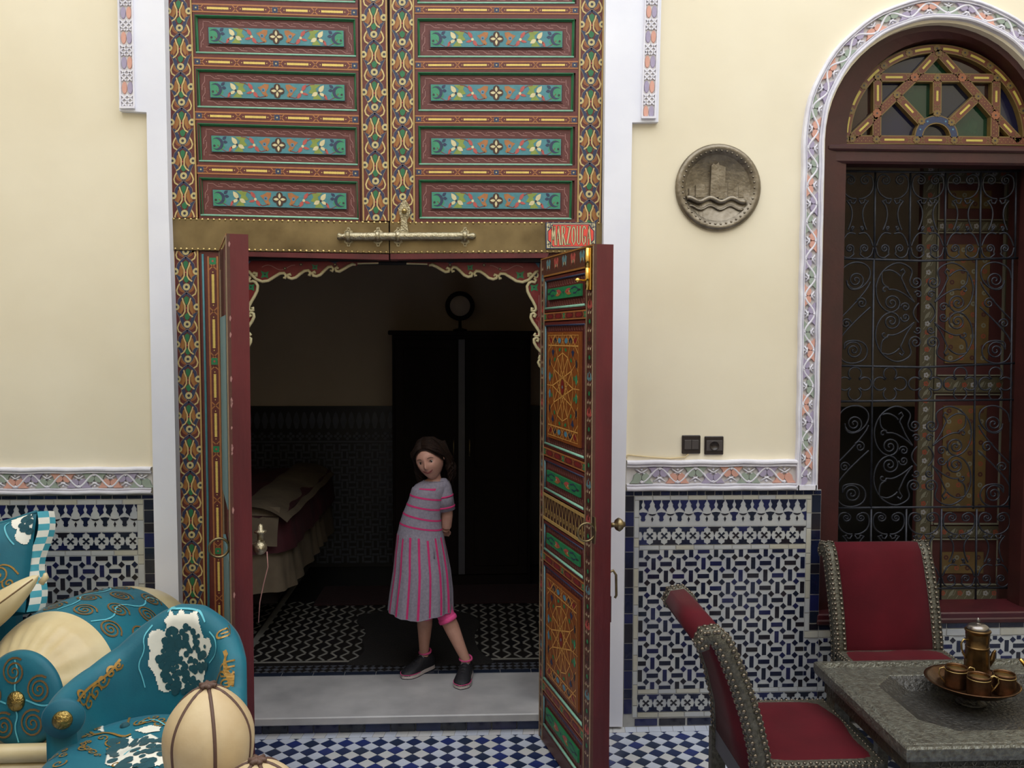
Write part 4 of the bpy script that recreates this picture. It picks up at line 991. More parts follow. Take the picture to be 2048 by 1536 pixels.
def leaf_panel(ya, yb_, kind):
    va, vb = V(ya), V(yb_); u0, u1 = s0+.002, s1-.002
    p = MB(); p.box((u0, vb, -.006), (u1, va, -.0035), P_('field'), FRr)
    for (P, m) in ((((u0, va-.014), (u1, va)), P_('maroon')), (((u0, vb), (u1, vb+.014)), P_('maroon')), (((u0, vb), (u0+.014, va)), P_('maroon')), (((u1-.014, vb), (u1, va)), P_('maroon'))):
        p.box((P[0][0], P[0][1], -.006), (P[1][0], P[1][1], .005), m, FRr)
    o = p.build('panel', rl)
    b = MB(); i = .014
    b.tube([FRr(u0+i, vb+i, .004), FRr(u1-i, vb+i, .004)], .0055, P_('mint'), n=6)
    b.tube([FRr(u0+i, vb+i, .003), FRr(u0+i, va-i, .003)], .004, P_('dusk'), n=6); b.tube([FRr(u1-i, vb+i, .003), FRr(u1-i, va-i, .003)], .004, P_('maroon_dark'), n=6); b.tube([FRr(u0+i, va-i, .003), FRr(u1-i, va-i, .003)], .004, P_('navy'), n=6)
    b.build('moulding', o)
    h = va-vb; e = .028 if kind != 'star' else .030; a0, a1 = u0+.052, u1-.056; c0, c1 = vb+(.046 if kind == 'star' else h*.34), va-(.042 if kind == 'star' else h*.34)
    b = MB()
    for vv in (((va-i)+c1)/2, ((vb+i)+c0)/2):
        n = 16
        for k in range(n):
            c = u0+.03+(u1-u0-.06)*(k+.5)/n; b.stroke(FRr, [(c-.010, vv+.009), (c-.002, vv+.008), (c+.004, vv-.006), (c+.013, vv-.009)], .0026, -.0032, P_('vine')); 
    b.build('vine_lines', o, kind='stuff')
    b = MB(); b.box((a0-.006, c0-.006, -.0035), (a1+.006, c1+.006, .0), P_('maroon_dark'), FRr); b.box((a0, c0, 0), (a1, c1, .008), P_('board_dk' if False else ('tan_wood' if kind == 'star' else 'pineg')), FRr); b.build('star_board' if kind == 'star' else 'flower_board', o)
    b = MB(); g = lambda u, v, w=0: FRr(a0+u, c0+v, w)
    if kind == 'star': star_board(b, g, a1-a0, c1-c0, .0084)
    else:
        Wd, H = a1-a0, c1-c0
        for s in (1, -1):
            cx = Wd/2
            X = lambda u: cx+s*u
            b.lens(g, (X(.02), H*.5), (X(.09), H*.75), H*.34, .0086, P_('leafred')); b.lens(g, (X(.03), H*.45), (X(.10), H*.30), H*.3, .0086, P_('orange')); b.disc(g, (X(.075), H*.52), H*.10, .009, P_('ivory'), n=7)
            b.stroke(g, [(X(.10), H*.7), (X(.14), H*.85), (X(.18), H*.6), (X(.15), H*.3), (X(.12), H*.35)], .006, .0088, P_('navy')); b.lens(g, (X(.17), H*.5), (X(.21), H*.55), H*.2, .0088, P_('darkdot'))
        b.disc(g, (Wd/2, H/2), H*.13, .009, P_('navy'), n=8)
    b.build('painted_design', o)
M('paint_tan_wood', '#8e4f22', .45, vscale=6, col2='#7a421b', bump=.08, bscale=90, stretch=(1, 1, .2))
def leaf_rail(ya, yb_):
    va, vb = V(ya), V(yb_); Wd = (s1-s0)*440; Hh = (va-vb)*440
    fr = lambda u, v, w=0: FRr(s0+u/440, va-v/440, w)
    rail(fr, [(0, 0), (Wd, 0), (Wd, Hh), (0, Hh)], rl, green=True, dashes=False, sq=(0, .5, 1))
leaf_panel(556, 624, 'green'); leaf_rail(626, 642); leaf_panel(645, 893, 'star'); leaf_rail(895, 912); leaf_panel(915, 984, 'green')
b = MB(); b.box((s0, V(1040), -.006), (s1, V(987), .004), P_('darkbrown'), FRr); mr = b.build('middle_rail', rl)
b = MB(); va, vb = V(987), V(1040)
for v in (va-.006, vb+.006): b.box((s0, v-.006, .004), (s1, v+.006, .0075), P_('gold'), FRr)
for i in range(13):
    c = s0+.02+i*(s1-s0-.03)/12.5; h = va-vb
    for s in (1, -1): b.stroke(FRr, [(c+s*.016, va-.012), (c+s*.010, va-.030), (c+s*.003, va-h*.45), (c+s*.006, vb+h*.3), (c+s*.002, vb+.012)], .0045, .0046, P_('gold'))
    b.disc(FRr, (c+.018, vb+h*.35), .007, .0046, P_('gold'), n=8, ry=.012); b.disc(FRr, (c+.018, vb+h*.35), .003, .005, P_('darkbrown'), n=6)
b.build('painted_vases', mr)
leaf_panel(1043, 1106, 'green'); leaf_rail(1108, 1124); leaf_panel(1127, 1368, 'star'); leaf_rail(1370, 1388); leaf_panel(1391, 1462, 'green')
b = MB(); b.box((s0, LZ0, -.006), (s1, V(1463), .006), P_('brown'), FRr); b.build('bottom_rail', rl)
# fittings of the right leaf: each is part of the leaf
def at(px, py, w=0): u, v = uv(px, py); return FRr(u, v, w)
b = MB(); A, B_ = at(1187.5, 496, .012), at(1185.5, 580, .012); w_ = .011
b.box((-w_, 0, -.005), (w_, (A-B_).length, .004), 'brass_bright', FR(B_, dR, (0, 0, 1), nR)); b.lathe([(.0085, 0), (.0085, (A-B_).length*.52), (.006, (A-B_).length*.53), (.0085, (A-B_).length*.54), (.0085, (A-B_).length)], B_+nR*.010, 'brass_bright', 10)
bt = b.build('barrel_bolt', rl)
b = MB(); c = at(1186, 561, .022); b.lathe([(.004, 0), (.004, .03), (.008, .034), (.010, .040), (.006, .047), (0, .049)], c, 'brass_bright', 10, nR); b.build('bolt_knob', bt)
b = MB(); c = at(1194, 1060, .010); f = FR(c, dR, (0, 0, 1), nR)
b.prism(f, [(-.012, -.05), (.012, -.05), (.016, -.02), (.02, 0), (.016, .02), (.012, .05), (-.012, .05), (-.016, .02), (-.02, 0), (-.016, -.02)], 0, .005, 'brass_old')
rg = c+nR*.032-Vector((0, 0, .006)); b.tube([rg+nR*.034*math.cos(t)+Vector((0, 0, .034*math.sin(t))) for t in [i*2*math.pi/20 for i in range(20)]], .0045, 'brass_old', 7, closed=True); b.build('ring_handle', rl)
b = MB(); u, v = uv(1196, 1062); c = FRr(LL-.035, v, -LT_)
b.lathe([(.026, 0), (.024, .006), (.010, .010), (.009, .028), (.020, .034), (.027, .046), (.020, .058), (.012, .064), (.010, .070), (0, .072)], c, 'brass_old', 14, -nR); b.build('knob', rl)
b = MB(); u, v = uv(1196, 1160); c = FRr(LL-.03, v, -LT_)
b.tube([c, c-nR*.022+Vector((0, 0, .008)), c-nR*.034+Vector((0, 0, -.01)), c-nR*.036+Vector((0, 0, -.09)), c-nR*.030+Vector((0, 0, -.10))], .005, 'brass_old', 7)
b.box((LL-.045, v-.19, -LT_-.012), (LL-.02, v-.09, -LT_), 'wood_frame', FRr); b.build('hasp', rl)
# left leaf, seen almost edge-on
OLp = W(449, 1000, -.05); OLp.z = 0
lo, hi = 0.0, .9
for _ in range(40):
    a = (lo+hi)/2; dl = Vector((math.sin(a), -math.cos(a), 0)); x = proj(OLp+dl*LL+Vector((0, 0, 1.8)))[0]
    if x < 459: lo = a
    else: hi = a
dL = dl; nL = Vector((-dl.y, dl.x, 0)); nL = nL if nL.x < 0 else -nL
FRl = FR(OLp, dL, (0, 0, 1), nL); LZl = W(449, 500, -.05).z
ll = thing('door_leaf', 'left open wicket leaf seen edge-on, chipped red edge with ring handle', 'door leaf', OLp, group='open wicket leaves of the great door')
make_leaf(FRl, LL, LZ0, LZl, ll, rich=False)
b = MB(); random.seed(3)
for i in range(16):
    v = random.uniform(LZ0+.05, LZl-.03); r = random.uniform(.003, .008)
    b.prism(lambda u, v_, w=0: FRl(LL+w, v_, u), [(-.002-r*.3, v-r*2), (-.001, v-r), (-.001, v+r), (-.004, v+r*2.2), (-.006-r*.4, v+r*.4)], 0, .0008, P_('vine'))
b.build('chipped_paint', ll, kind='stuff')
b = MB(); b.box((.06, .3, .0), (LL-.1, .95, .010), P_('dusk'), FRl); b.box((.06, 1.15, .0), (LL-.1, 1.9, .010), P_('dusk'), FRl); b.build('panel', ll)
b = MB(); v_ = px_on(OLp, dL, nL, 458.5, 1072)[1]; c = FRl(LL-.05, v_, .006)
b.box((LL-.07, v_-.06, .004), (LL-.03, v_+.06, .010), 'brass_old', FRl)
rg = c+nL*.040; b.tube([rg+nL*.036*math.cos(t)+Vector((0, 0, .036*math.sin(t))) for t in [i*2*math.pi/20 for i in range(20)]], .0048, 'brass_old', 7, closed=True); b.build('ring_handle', ll)
b = MB(); c = FRl(LL-.06, v_, -LT_)
b.lathe([(.010, 0), (.010, .02), (.022, .026), (.022, .032), (.012, .036), (.012, .05)], c, 'silver_worn', 12, -nL)
k = c-nL*.035; b.lathe([(.012, 0), (.013, .05), (.024, .055), (.024, .062), (.012, .066), (.010, .085), (.0, .09)], k+Vector((0, 0, -.01)), 'silver_worn', 12, (0, 0, 1)); b.lathe([(.024, 0), (.027, .006), (.020, .014), (.011, .024), (0, .03)], k+Vector((0, -.01, -.012)), 'silver_worn', 14, dL)
b.build('bolt_handle', ll)
b = MB(); k2 = k+Vector((.024, 0, -.03)); b.tube([k2, k2+Vector((.003, 0, -.06)), k2+Vector((-.015, 0, -.13)), k2+Vector((-.03, 0, -.20)), k2+Vector((-.036, 0, -.28))], .0022, P_('vine'), 5); b.build('cord', ll)
# ---------------------------------------------------------------- arched window: frame, fanlight, iron grille, painted shutter
M('fan_wood', '#5a2f20', .5, vscale=14, col2='#6b3a26'); M('fan_gold', '#77602f', .5, vscale=20, col2='#685229'); M('fan_rose', '#8c5535', .5, var=.1, vscale=20); M('fan_yellow', '#bcab50', .5, var=.08, vscale=30)
M('glass_navy', '#14152e', .08, spec=.6, var=.2); M('glass_green', '#12301f', .08, spec=.6, var=.2); M('glass_brown', '#2a1512', .08, spec=.6, var=.2); M('glass_slate', '#1c1c28', .08, spec=.6, var=.2)
wn = bpy.data.objects.new('window_1', None); link(wn); struct(wn)
fw_ = .085; SZ = SILLZ; _c = W(1873.6, 277.6, .115); RI = .452
def jamb_loop(r0, zlo):
    return [(AX-r0, zlo)]+[(AX-r0*math.cos(math.radians(t)), AZ+r0*math.sin(math.radians(t))) for t in range(0, 181, 6)]+[(AX+r0, zlo)]
O_ = jamb_loop(AR+.004, SZ); I_ = [(p[0]+_c.x-AX, p[1]+(_c.z-AZ if p[1] > SZ else 0)) for p in jamb_loop(RI, SZ)]
Mi_ = jamb_loop(AR-.022, SZ)
b = MB(); n = len(O_)
vs = [Vector((p[0], .035, p[1])) for p in O_]+[Vector((p[0], .045, p[1])) for p in Mi_]+[Vector((p[0], .075, p[1])) for p in I_]+[Vector((p[0], .17, p[1])) for p in I_]+[Vector((p[0], .17, p[1])) for p in O_]
b.add(vs, [(k*n+i, k*n+i+1, (k+1)*n+i+1, (k+1)*n+i) for k in range(4) for i in range(n-1)], 'wood_frame'); b.build('window_frame', wn)
K_ = jamb_loop(AR-.004, SZ); nk = len(K_); b = MB(); b.add([Vector((p[0], .165, p[1])) for p in K_]+[Vector((p[0], .31, p[1])) for p in K_], [(i, i+1, nk+i+1, nk+i) for i in range(nk-1)], 'wood_frame'); b.build('frame_lining', wn)
b = MB(); x0, x1 = AX-AR+.01, AX+AR-.01; ztr = W(1868, 291, .08).z; ztb = W(1868, 330, .08).z
b.bbox((x0, .06, ztb), (x1, .17, ztr), 'wood_frame', r=.01); b.bbox((x0+.02, .045, ztr-.035), (x1-.02, .08, ztr-.008), 'wood_frame', r=.008); b.build('transom', wn)
b = MB(); b.bbox((x0-.005, -.012, SZ+.0), (x1+.005, .20, SZ+.052), 'sill_red', r=.006); b.bbox((x0-.005, -.02, SZ-.0), (x1+.005, .04, SZ+.026), 'wood_frame', r=.006); b.build('window_sill', wn)
YFN = .115; pf = PX(YFN); Z_ = lambda x, y: (1580+x/4.376, y/4.376)
fan = bpy.data.objects.new('fanlight', None); link(fan); fan.parent = wn
PN = [([(765, 680), (765, 1000), (540, 1215), (495, 1100), (510, 1000), (600, 830), (700, 700)], 'glass_brown'), ([(765, 680), (1090, 680), (765, 1000)], 'glass_navy'),
      ([(765, 1000), (935, 830), (1150, 1060), (1100, 1120), (1100, 1215), (765, 1215)], 'glass_navy'), ([(935, 830), (1090, 680), (1290, 680), (1290, 1000), (1150, 1060)], 'glass_green'),
      ([(1290, 680), (1505, 680), (1645, 845), (1410, 1070), (1290, 1000)], 'glass_slate'), ([(1645, 845), (1800, 1010), (1800, 1215), (1450, 1215), (1430, 1070)], 'glass_green'),
      ([(1505, 680), (1800, 680), (1800, 1010)], 'glass_brown'), ([(1800, 680), (1880, 700), (1960, 830), (2060, 1000), (2070, 1100), (2010, 1215), (1800, 1010)], 'glass_navy'),
      ([(765, 680), (1090, 680), (1300, 440), (1100, 450), (900, 540)], 'glass_navy'), ([(1300, 440), (1505, 680), (1800, 680), (1680, 540), (1480, 450)], 'glass_brown'),
      ([(1090, 680), (1300, 440), (1505, 680)], 'glass_green'), ([(1120, 1215), (1120, 1130), (1200, 1030), (1290, 1000), (1380, 1030), (1450, 1130), (1450, 1215)], 'glass_slate'),
      ([(540, 1215), (765, 1000), (765, 1215)], 'glass_brown'), ([(1800, 1010), (2010, 1215), (1800, 1215)], 'glass_brown')]
for P, m in PN: b = MB(); b.prism(pf, [Z_(*p) for p in P], -.035, -.030, m); b.build('pane', wn)
def fbar(b, a, c, dash=True, w=17.5, gem=None):
    (x0, y0), (x1, y1) = Z_(*a), Z_(*c); L = math.hypot(x1-x0, y1-y0); ux, uy = (x1-x0)/L, (y1-y0)/L
    f = lambda u, v, ww=0: pf(x0+ux*u-uy*v, y0+uy*u+ux*v, ww); h = w/2
    b.prism(f, [(0, -h), (L, -h), (L, h), (0, h)], -.03, .0, 'fan_gold'); b.prism(f, [(0, -h+2.2), (L, -h+2.2), (L, h-2.2), (0, h-2.2)], .0, .0008, 'fan_wood')
    if dash:
        for s in (0, 1):
            e = L*.04 if not s else L*.96; t = 1 if not s else -1
            for q in (1, -1): b.stroke(f, [(e+t*6, -q*6), (e+t*14, q*6)], 1.4, .0013, 'fan_gold')
        a0, a1 = 24 if L > 60 else 15, L-(24 if L > 60 else 15); N = max(3, int((a1-a0)/3)); P = [(a0+(a1-a0)*j/(2*N), -2.6+(j % 2)*1.1) for j in range(2*N+1)]+[(a0+(a1-a0)*j/(2*N), 2.6-(j % 2)*1.1) for j in range(2*N, -1, -1)]
        b.flat(f, P, .0016, 'fan_yellow')
    else:
        for j in range(int(L/4)): b.disc(f, (2+j*4, 2.5*(1 if j % 2 else -1)), .7, .0013, 'fan_yellow', n=4)
def fnode(b, c, rose=False, r=8):
    x, y = Z_(*c); P = [(x+(r if k % 2 else r*.78)*math.cos(k*math.pi/8), y+(r if k % 2 else r*.78)*math.sin(k*math.pi/8)) for k in range(16)]
    b.prism(pf, P, .0, .003, 'fan_rose' if rose else 'fan_gold'); b.disc(pf, (x, y), 2.0, .0036, P_('darkdot'), n=7)
for a, c, d_ in (((460, 1222), (720, 1222), 0), ((720, 1222), (1105, 1224), 1), ((1105, 1224), (1435, 1228), 1), ((1435, 1228), (1790, 1232), 1), ((1790, 1232), (2120, 1236), 0), ((730, 676), (1090, 677), 1), ((1090, 677), (1290, 680), 0), ((1290, 680), (1505, 680), 0), ((1505, 680), (1845, 684), 1),
                 ((768, 640), (768, 990), 1), ((762, 990), (760, 1220), 0), ((1290, 690), (1287, 990), 1), ((1806, 690), (1803, 1000), 1), ((1796, 1000), (1792, 1225), 0), ((1300, 450), (1090, 680), 1), ((1090, 680), (762, 1000), 0), ((762, 1000), (530, 1222), 1), ((1300, 450), (1505, 680), 1), ((1505, 680), (1798, 1010), 0), ((1798, 1010), (2010, 1235), 1), ((935, 835), (1150, 1062), 1), ((1648, 845), (1410, 1072), 1)):
    b = MB(); fbar(b, a, c, bool(d_)); b.build('glazing_bar', wn)
cxp, cyp = Z_(1285, 1215)
def farc(R0, R1, a0, a1, m0, m1, n, z=0):
    b = MB()
    P = arc((cxp, cyp), R1, a0, a1, n)+arc((cxp, cyp), R0, a1, a0, n)
    b.prism(pf, P, -.03, z, m0); e = 2.2; b.prism(pf, arc((cxp, cyp), R1-e, a0, a1, n)+arc((cxp, cyp), R0+e, a1, a0, n), z, z+.0008, m1); return b
for i in range(10):
    a0 = -180+i*18; b = farc(172, 189, a0, a0+18, 'fan_gold', 'fan_wood', 4)
    P = arc((cxp, cyp), 182.8, a0+4, a0+14, 8)+arc((cxp, cyp), 178, a0+14, a0+4, 8); b.flat(pf, P, .0012, 'fan_yellow'); b.build('glazing_arc', wn)
    a = math.radians(a0); b = MB(); fnode(b, (1285+790*math.cos(a), 1215+790*math.sin(a))); b.build('rosette', wn)
cxp, cyp = Z_(1282, 1200); b = farc(27, 44, -184, 4, 'fan_gold', P_('navy'), 14)
for a in (-155, -120, -60, -25): b.disc(pf, (cxp+36*math.cos(math.radians(a)), cyp+36*math.sin(math.radians(a))), 2, .0016, P_('tealblue'), n=5)
b.build('small_arc', wn)
for c in ((768, 672), (1288, 682), (1812, 682), (935, 832), (1645, 845), (1150, 1062), (1285, 992), (1412, 1072), (1105, 1222), (1435, 1228), (755, 1220), (1792, 1232), (543, 1215), (1300, 465)): b = MB(); fnode(b, c); b.build('rosette', wn)
for c in ((1090, 677), (1505, 680), (760, 992), (1797, 1010)): b = MB(); fnode(b, c, True, 9.5); b.build('rosette', wn)
bpy.data.objects.remove(fan)
# wrought iron grille
gr = thing('window_grille', 'black wrought iron window grille of spirals and quatrefoils under the coloured fanlight', 'grille', (AX, .19, SZ))
YG = .19; pg = PX(YG); LEAN = .0125
def GZ(x, y): Y = 300+y/3.0716; return (1640+x/3.0716-LEAN*(Y-340)*(1 if True else 0), Y)
def spiral(cx, cy, r, turns, a0, d=1, n=14):
    N = int(turns*n); return [(cx+r*(1-i/N*.93)*math.cos(math.radians(a0)+d*2*math.pi*i/n), cy+r*(1-i/N*.93)*math.sin(math.radians(a0)+d*2*math.pi*i/n)) for i in range(N+1)]
def smooth(P, k=2):
    for _ in range(k):
        Q = [P[0]]
        for a, c in zip(P, P[1:]): Q += [(a[0]*.75+c[0]*.25, a[1]*.75+c[1]*.25), (a[0]*.25+c[0]*.75, a[1]*.25+c[1]*.75)]
        P = Q+[P[-1]]
    return P
RT = .0042
def iron(name, L, r=RT, dy=0.0):
    b = MB()
    for P in L: b.tube([Vector(pg(*GZ(*p)))+Vector((0, dy, 0)) for p in P], r, 'iron', n=5)
    return b.build(name, gr)
_iron1 = iron
def iron(name, L, r=RT, dy=0.0):
    for P in L: _iron1(name, [P], r, dy)
for y0, y1 in ((128, 130), (665, 682), (1325, 1328)): iron('rod', [[(80, y0), (640, (y0+y1)/2+8), (1240, y1-20 if y0 > 200 else y1)]], .0058)
for y in (1545, 2200, 2700): iron('rod', [[(70, y), (1240, y-12)]], .0058)
for k in range(6):
    x = 125+216*k; iron('bar', [[(x, 130), (x, 672)]], .0055); iron('bar', [[(x, 2205), (x, 2790)]], .0055)
for x in (125, 338, 968, 1190): iron('bar', [[(x, 672), (x, 2205)]], .0055)
def unitA(cx, y0, y1, flip=False):
    h = (y1-y0)/545.0
    def T(P, s):
        return [(cx+s*x, (y0+(y-125)*h) if not flip else (y1-(y-125)*h)) for x, y in P]
    for s in (1, -1):
        sp = [(0+x, y) for x, y in spiral(42, 188, 27, 1.9, 0, -1)]
        iron('scroll', [T(smooth([(8, 300), (40, 298), (80, 270), (98, 225), (92, 170), (69, 150), (45, 152)][::1])+spiral(45, 186, 30, 1.8, -90, -1), s)])
        iron('scroll', [T([(8, 305), (20, 330), (40, 325), (42, 305), (60, 315)], s), T(smooth([(66, 312), (38, 350), (30, 395), (40, 450), (58, 492)]), s)])
        iron('scroll', [T(spiral(24, 478, 17, .8, 90, -1)+[(40, 500)], s), T(smooth([(10, 515), (50, 505), (80, 540), (98, 590)]), s)])
        iron('scroll', [T(smooth([(100, 600), (90, 650), (50, 668), (18, 640)])+spiral(46, 606, 28, 1.8, 140, 1), s)])
for k in range(5): unitA(233+216*k, 125, 670); unitA(233+216*k, 2205, 2690)
def sectionB(y0):
    T = lambda P, sx, sy: [(652+sx*(x-652), y0+(997+sy*(y-997))-672) for x, y in P]
    for sx in (1, -1):
        for sy in (1, -1):
            iron('scroll', [T(spiral(600, 812, 40, 1.8, 180, -1)[::-1]+smooth([(560, 800), (580, 740), (530, 700), (470, 690), (390, 740), (350, 830), (360, 920), (400, 980), (450, 1000)], 2)+spiral(450, 940, 56, 2.0, 90, -1), sx, sy)])
            iron('scroll', [T([(500, 745), (518, 730), (530, 750), (515, 770), (508, 790)]+smooth([(515, 800), (545, 870), (590, 935)]), sx, sy), T(smooth([(395, 745), (440, 735), (480, 755), (500, 775)]), sx, sy)])
            iron('scroll', [T(spiral(408, 862, 24, .8, -40, -1)[::-1]+smooth([(430, 858), (470, 855), (530, 885), (590, 935)]), sx, sy), T(smooth([(388, 750), (388, 800), (400, 830), (430, 845)]), sx, sy)])
            iron('scroll', [T(spiral(535, 966, 30, 1.6, 180, 1), sx, sy), T(spiral(612, 888, 25, 1.4, 200, 1), sx, sy)])
    for sx in (1, -1):
        X = lambda x: x if sx > 0 else 1313-x
        Y = lambda y: y0+y-672
        for P in (spiral(228, 800, 58, 2.2, 160, -1)[::-1], smooth([(172, 800), (180, 845), (215, 862), (270, 845), (315, 790), (318, 730), (270, 690), (200, 690), (140, 730), (128, 790)]),
                  spiral(265, 942, 36, 1.7, 200, 1)[::-1]+[(240, 930)], smooth([(318, 810), (300, 850), (240, 925), (180, 990), (125, 1045)]), smooth([(320, 965), (260, 1020), (190, 1090), (140, 1150), (120, 1200)]),
                  spiral(172, 1066, 32, 1.7, 0, -1), spiral(220, 1232, 58, 2.2, 190, 1)[::-1], smooth([(163, 1225), (160, 1180), (220, 1168), (280, 1180), (310, 1230), (290, 1290), (220, 1315), (150, 1300), (122, 1240)])):
            iron('scroll', [[(X(x), Y(y)) for x, y in P]])
    for s in (1, -1): iron('scroll', [[(652+s*x, y0+y-672) for x, y in smooth([(35, 940), (60, 970), (70, 1000), (60, 1030), (35, 1060)])]])
sectionB(672); sectionB(1545+8)
for k in range(5):
    cx = 230+216*k; cy = 1436
    for a in range(4):
        dx, dy = 62*math.cos(a*math.pi/2), 62*math.sin(a*math.pi/2)
        iron('scroll', [[(cx+dx+40*math.cos(math.radians(t)+a*math.pi/2), cy+dy+40*math.sin(math.radians(t)+a*math.pi/2)) for t in range(-145, 146, 24)]])
# painted shutter folded back behind the grille
YS = .46; ps = PX(YS)
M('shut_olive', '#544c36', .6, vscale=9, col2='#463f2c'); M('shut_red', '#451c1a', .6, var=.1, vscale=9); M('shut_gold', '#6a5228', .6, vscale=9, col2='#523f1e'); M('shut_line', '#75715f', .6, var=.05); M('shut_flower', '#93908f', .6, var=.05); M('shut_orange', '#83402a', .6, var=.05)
sh = thing('window_shutter', 'inner painted shutter with flower borders and gold panels behind the iron grille', 'shutter', W(1940, 1200, YS))
C3 = lambda x, y: (1640+x/3.0716, 300+y/3.0716)
def srect(b, x0, y0, x1, y1, w0, w1, m): b.prism(ps, [C3(x0, y0), C3(x1, y0), C3(x1-(y1-y0)*.022, y1), C3(x0-(y1-y0)*.022, y1)], w0, w1, m)
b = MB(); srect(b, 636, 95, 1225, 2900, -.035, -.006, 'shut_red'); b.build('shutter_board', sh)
def flowers(b, x0, y0, x1, y1, vert, base=0):
    L = (y1-y0) if vert else (x1-x0); n = max(1, int(L/52))
    for i in range(n):
        t = (i+.5)/n; x, y = ((x0+x1)/2-(y0+(y1-y0)*t)*0.022 if vert else x0+(x1-x0)*t), ((y0+(y1-y0)*t) if vert else (y0+y1)/2)
        c = C3(x, y); m = ['shut_flower', 'shut_orange'][i % 2]
        if i % 3 != 2:
            for a in range(5): b.disc(ps, (c[0]+3.2*math.cos(a*1.257), c[1]+3.2*math.sin(a*1.257)), 2.5, .0064, m, n=6)
            b.disc(ps, c, 1.5, .007, 'shut_gold', n=5)
        else: b.lens(ps, (c[0]-6, c[1]+8), (c[0]+6, c[1]-8), 6, .0064, 'shut_line')
        b.stroke(ps, [(c[0]-8, c[1]+11), (c[0]-2, c[1]+3), (c[0]+5, c[1]+4), (c[0]+9, c[1]-5)], 1.2, .006, 'shut_line')
def spart(name, x0, y0, x1, y1, m, fl=None):
    b = MB(); srect(b, x0, y0, x1, y1, -.006, .005, m); o = b.build(name, sh)
    if fl is not None: b = MB(); flowers(b, x0, y0, x1, y1, fl); b.build('painted_flowers', o, kind='stuff')
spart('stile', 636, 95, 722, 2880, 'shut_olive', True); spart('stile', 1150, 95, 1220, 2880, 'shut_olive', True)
xo = lambda y: -(y-95)*.022
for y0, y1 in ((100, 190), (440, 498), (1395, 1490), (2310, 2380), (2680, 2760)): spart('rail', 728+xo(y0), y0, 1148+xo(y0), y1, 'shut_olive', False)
for (y0, y1, g0_, g1_) in ((196, 434, 250, 360), (504, 1388, 580, 1310), (1498, 2300, 1570, 2220), (2386, 2672, 2470, 2600)):
    b = MB(); srect(b, 790+xo(y0), g0_, 1055+xo(y0), g1_, -.006, .002, 'shut_gold'); o = b.build('panel', sh)
    b = MB(); a = (728+xo(y0), y0, 1148+xo(y0), y1)
    for q in ((a[0], a[1], a[2], a[1]+8), (a[0], a[3]-8, a[2], a[3]), (a[0], a[1], a[0]+9, a[3]), (a[2]-9, a[1], a[2], a[3])): srect(b, *q, -.006, .007, 'shut_line')
    b.build('moulding', o)
    b = MB(); nx, ny = 4, max(2, int((g1_-g0_)/62))
    for i in range(nx):
        for j in range(ny):
            c = C3(790+xo(y0)+265*(i+.5)/nx-(g1_-g0_)*(j/ny)*.022, g0_+(g1_-g0_)*(j+.5)/ny); k = (i+j) % 3
            b.disc(ps, c, 5, .0024, ['shut_red', 'shut_line', 'shut_orange'][k], n=8); b.disc(ps, c, 2.0, .003, 'shut_gold', n=6)
    b.build('painted_design', o, kind='stuff')
# iron window back-bar: nothing else stands between shutter and grille

# ---------------------------------------------------------------- things fixed to the facade
M('pewter', '#8b8273', .42, metal=.85, vscale=22, col2='#6e6557', bump=.25, bscale=60)
PC = W(1435, 376); PR = W(1520, 376).x-PC.x
plt = thing('wall_plate', 'round pewter relief plate with tower and beaded rim hanging on the cream wall', 'wall plate', PC)
b = MB(); q = PR/.193
b.lathe([(PR*.90, 0), (PR, .006), (PR*1.0, .012), (PR*.955, .022), (PR*.90, .024), (PR*.82, .014), (PR*.765, .006), (PR*.755, .004), (0, .004)], PC, 'pewter', 48, (0, -1, 0)); b.build('dish', plt)
b = MB(); PFn = lambda u, v, w=0: PC+Vector((u*PR/85, -w, v*PR/85))
for i in range(42):
    a = 2*math.pi*i/42; b.stud(PFn(71.5*math.cos(a), 71.5*math.sin(a), .018), (0, -1, 0), .0058, 'pewter', 6)
b.build('beads', plt, kind='stuff')
b = MB(); f = PFn
b.prism(f, [(-17, -22), (-15, 43), (-11, 47), (-6, 45), (0, 50), (1, 46), (1, -22)], .004, .018, 'pewter', inset=.06); b.prism(f, [(1, -22), (1, 44), (14, 40), (13, -22)], .004, .013, 'pewter')
b.build('tower_relief', plt)
b = MB(); n = 24; P = [(-62+i*5.1, -24+4*math.sin(i*.75+1)) for i in range(n)]; b.tube([PFn(x, y, .010) for x, y in P], .0115, 'pewter', n=7)
b.tube([PFn(x*.92, y-15, .006) for x, y in P], .006, 'pewter', n=6); b.build('hill_relief', plt)
b = MB()
for (x, y, w_, h) in ((-35, -5, 18, 14), (-52, -8, 10, 9), (28, -4, 16, 18), (46, -6, 10, 12)): b.prism(f, [(x-w_/2, y-h), (x-w_/2, y+h*.7), (x, y+h), (x+w_/2, y+h*.7), (x+w_/2, y-h)], .004, .0075, 'pewter')
b.build('house_relief', plt, kind='stuff')
M('bakelite', '#2c2420', .35, var=.05); M('bakelite_grey', '#4a4442', .35, var=.05); M('cable', '#cdb98e', .6, var=.05)
def fitting(name, label, cat, x0, x1, y0, y1):
    a, c = W(x0, y1), W(x1, y0); o = thing(name, label, cat, ((a.x+c.x)/2, 0, (a.z+c.z)/2)); w, h = (c.x-a.x)/2, (c.z-a.z)/2; ctr = Vector(((a.x+c.x)/2, 0, (a.z+c.z)/2)); f = lambda u, v, ww=0: ctr+Vector((u, -ww, v))
    b = MB(); b.bbox((-w, -h, 0), (w, h, .012), 'bakelite', r=.003, fr=f); b.build('back_plate', o)
    return o, f, w, h
o, f, w, h = fitting('light_switch', 'dark brown rocker light switch left of the wall socket', 'switch', 1363, 1400, 870, 907)
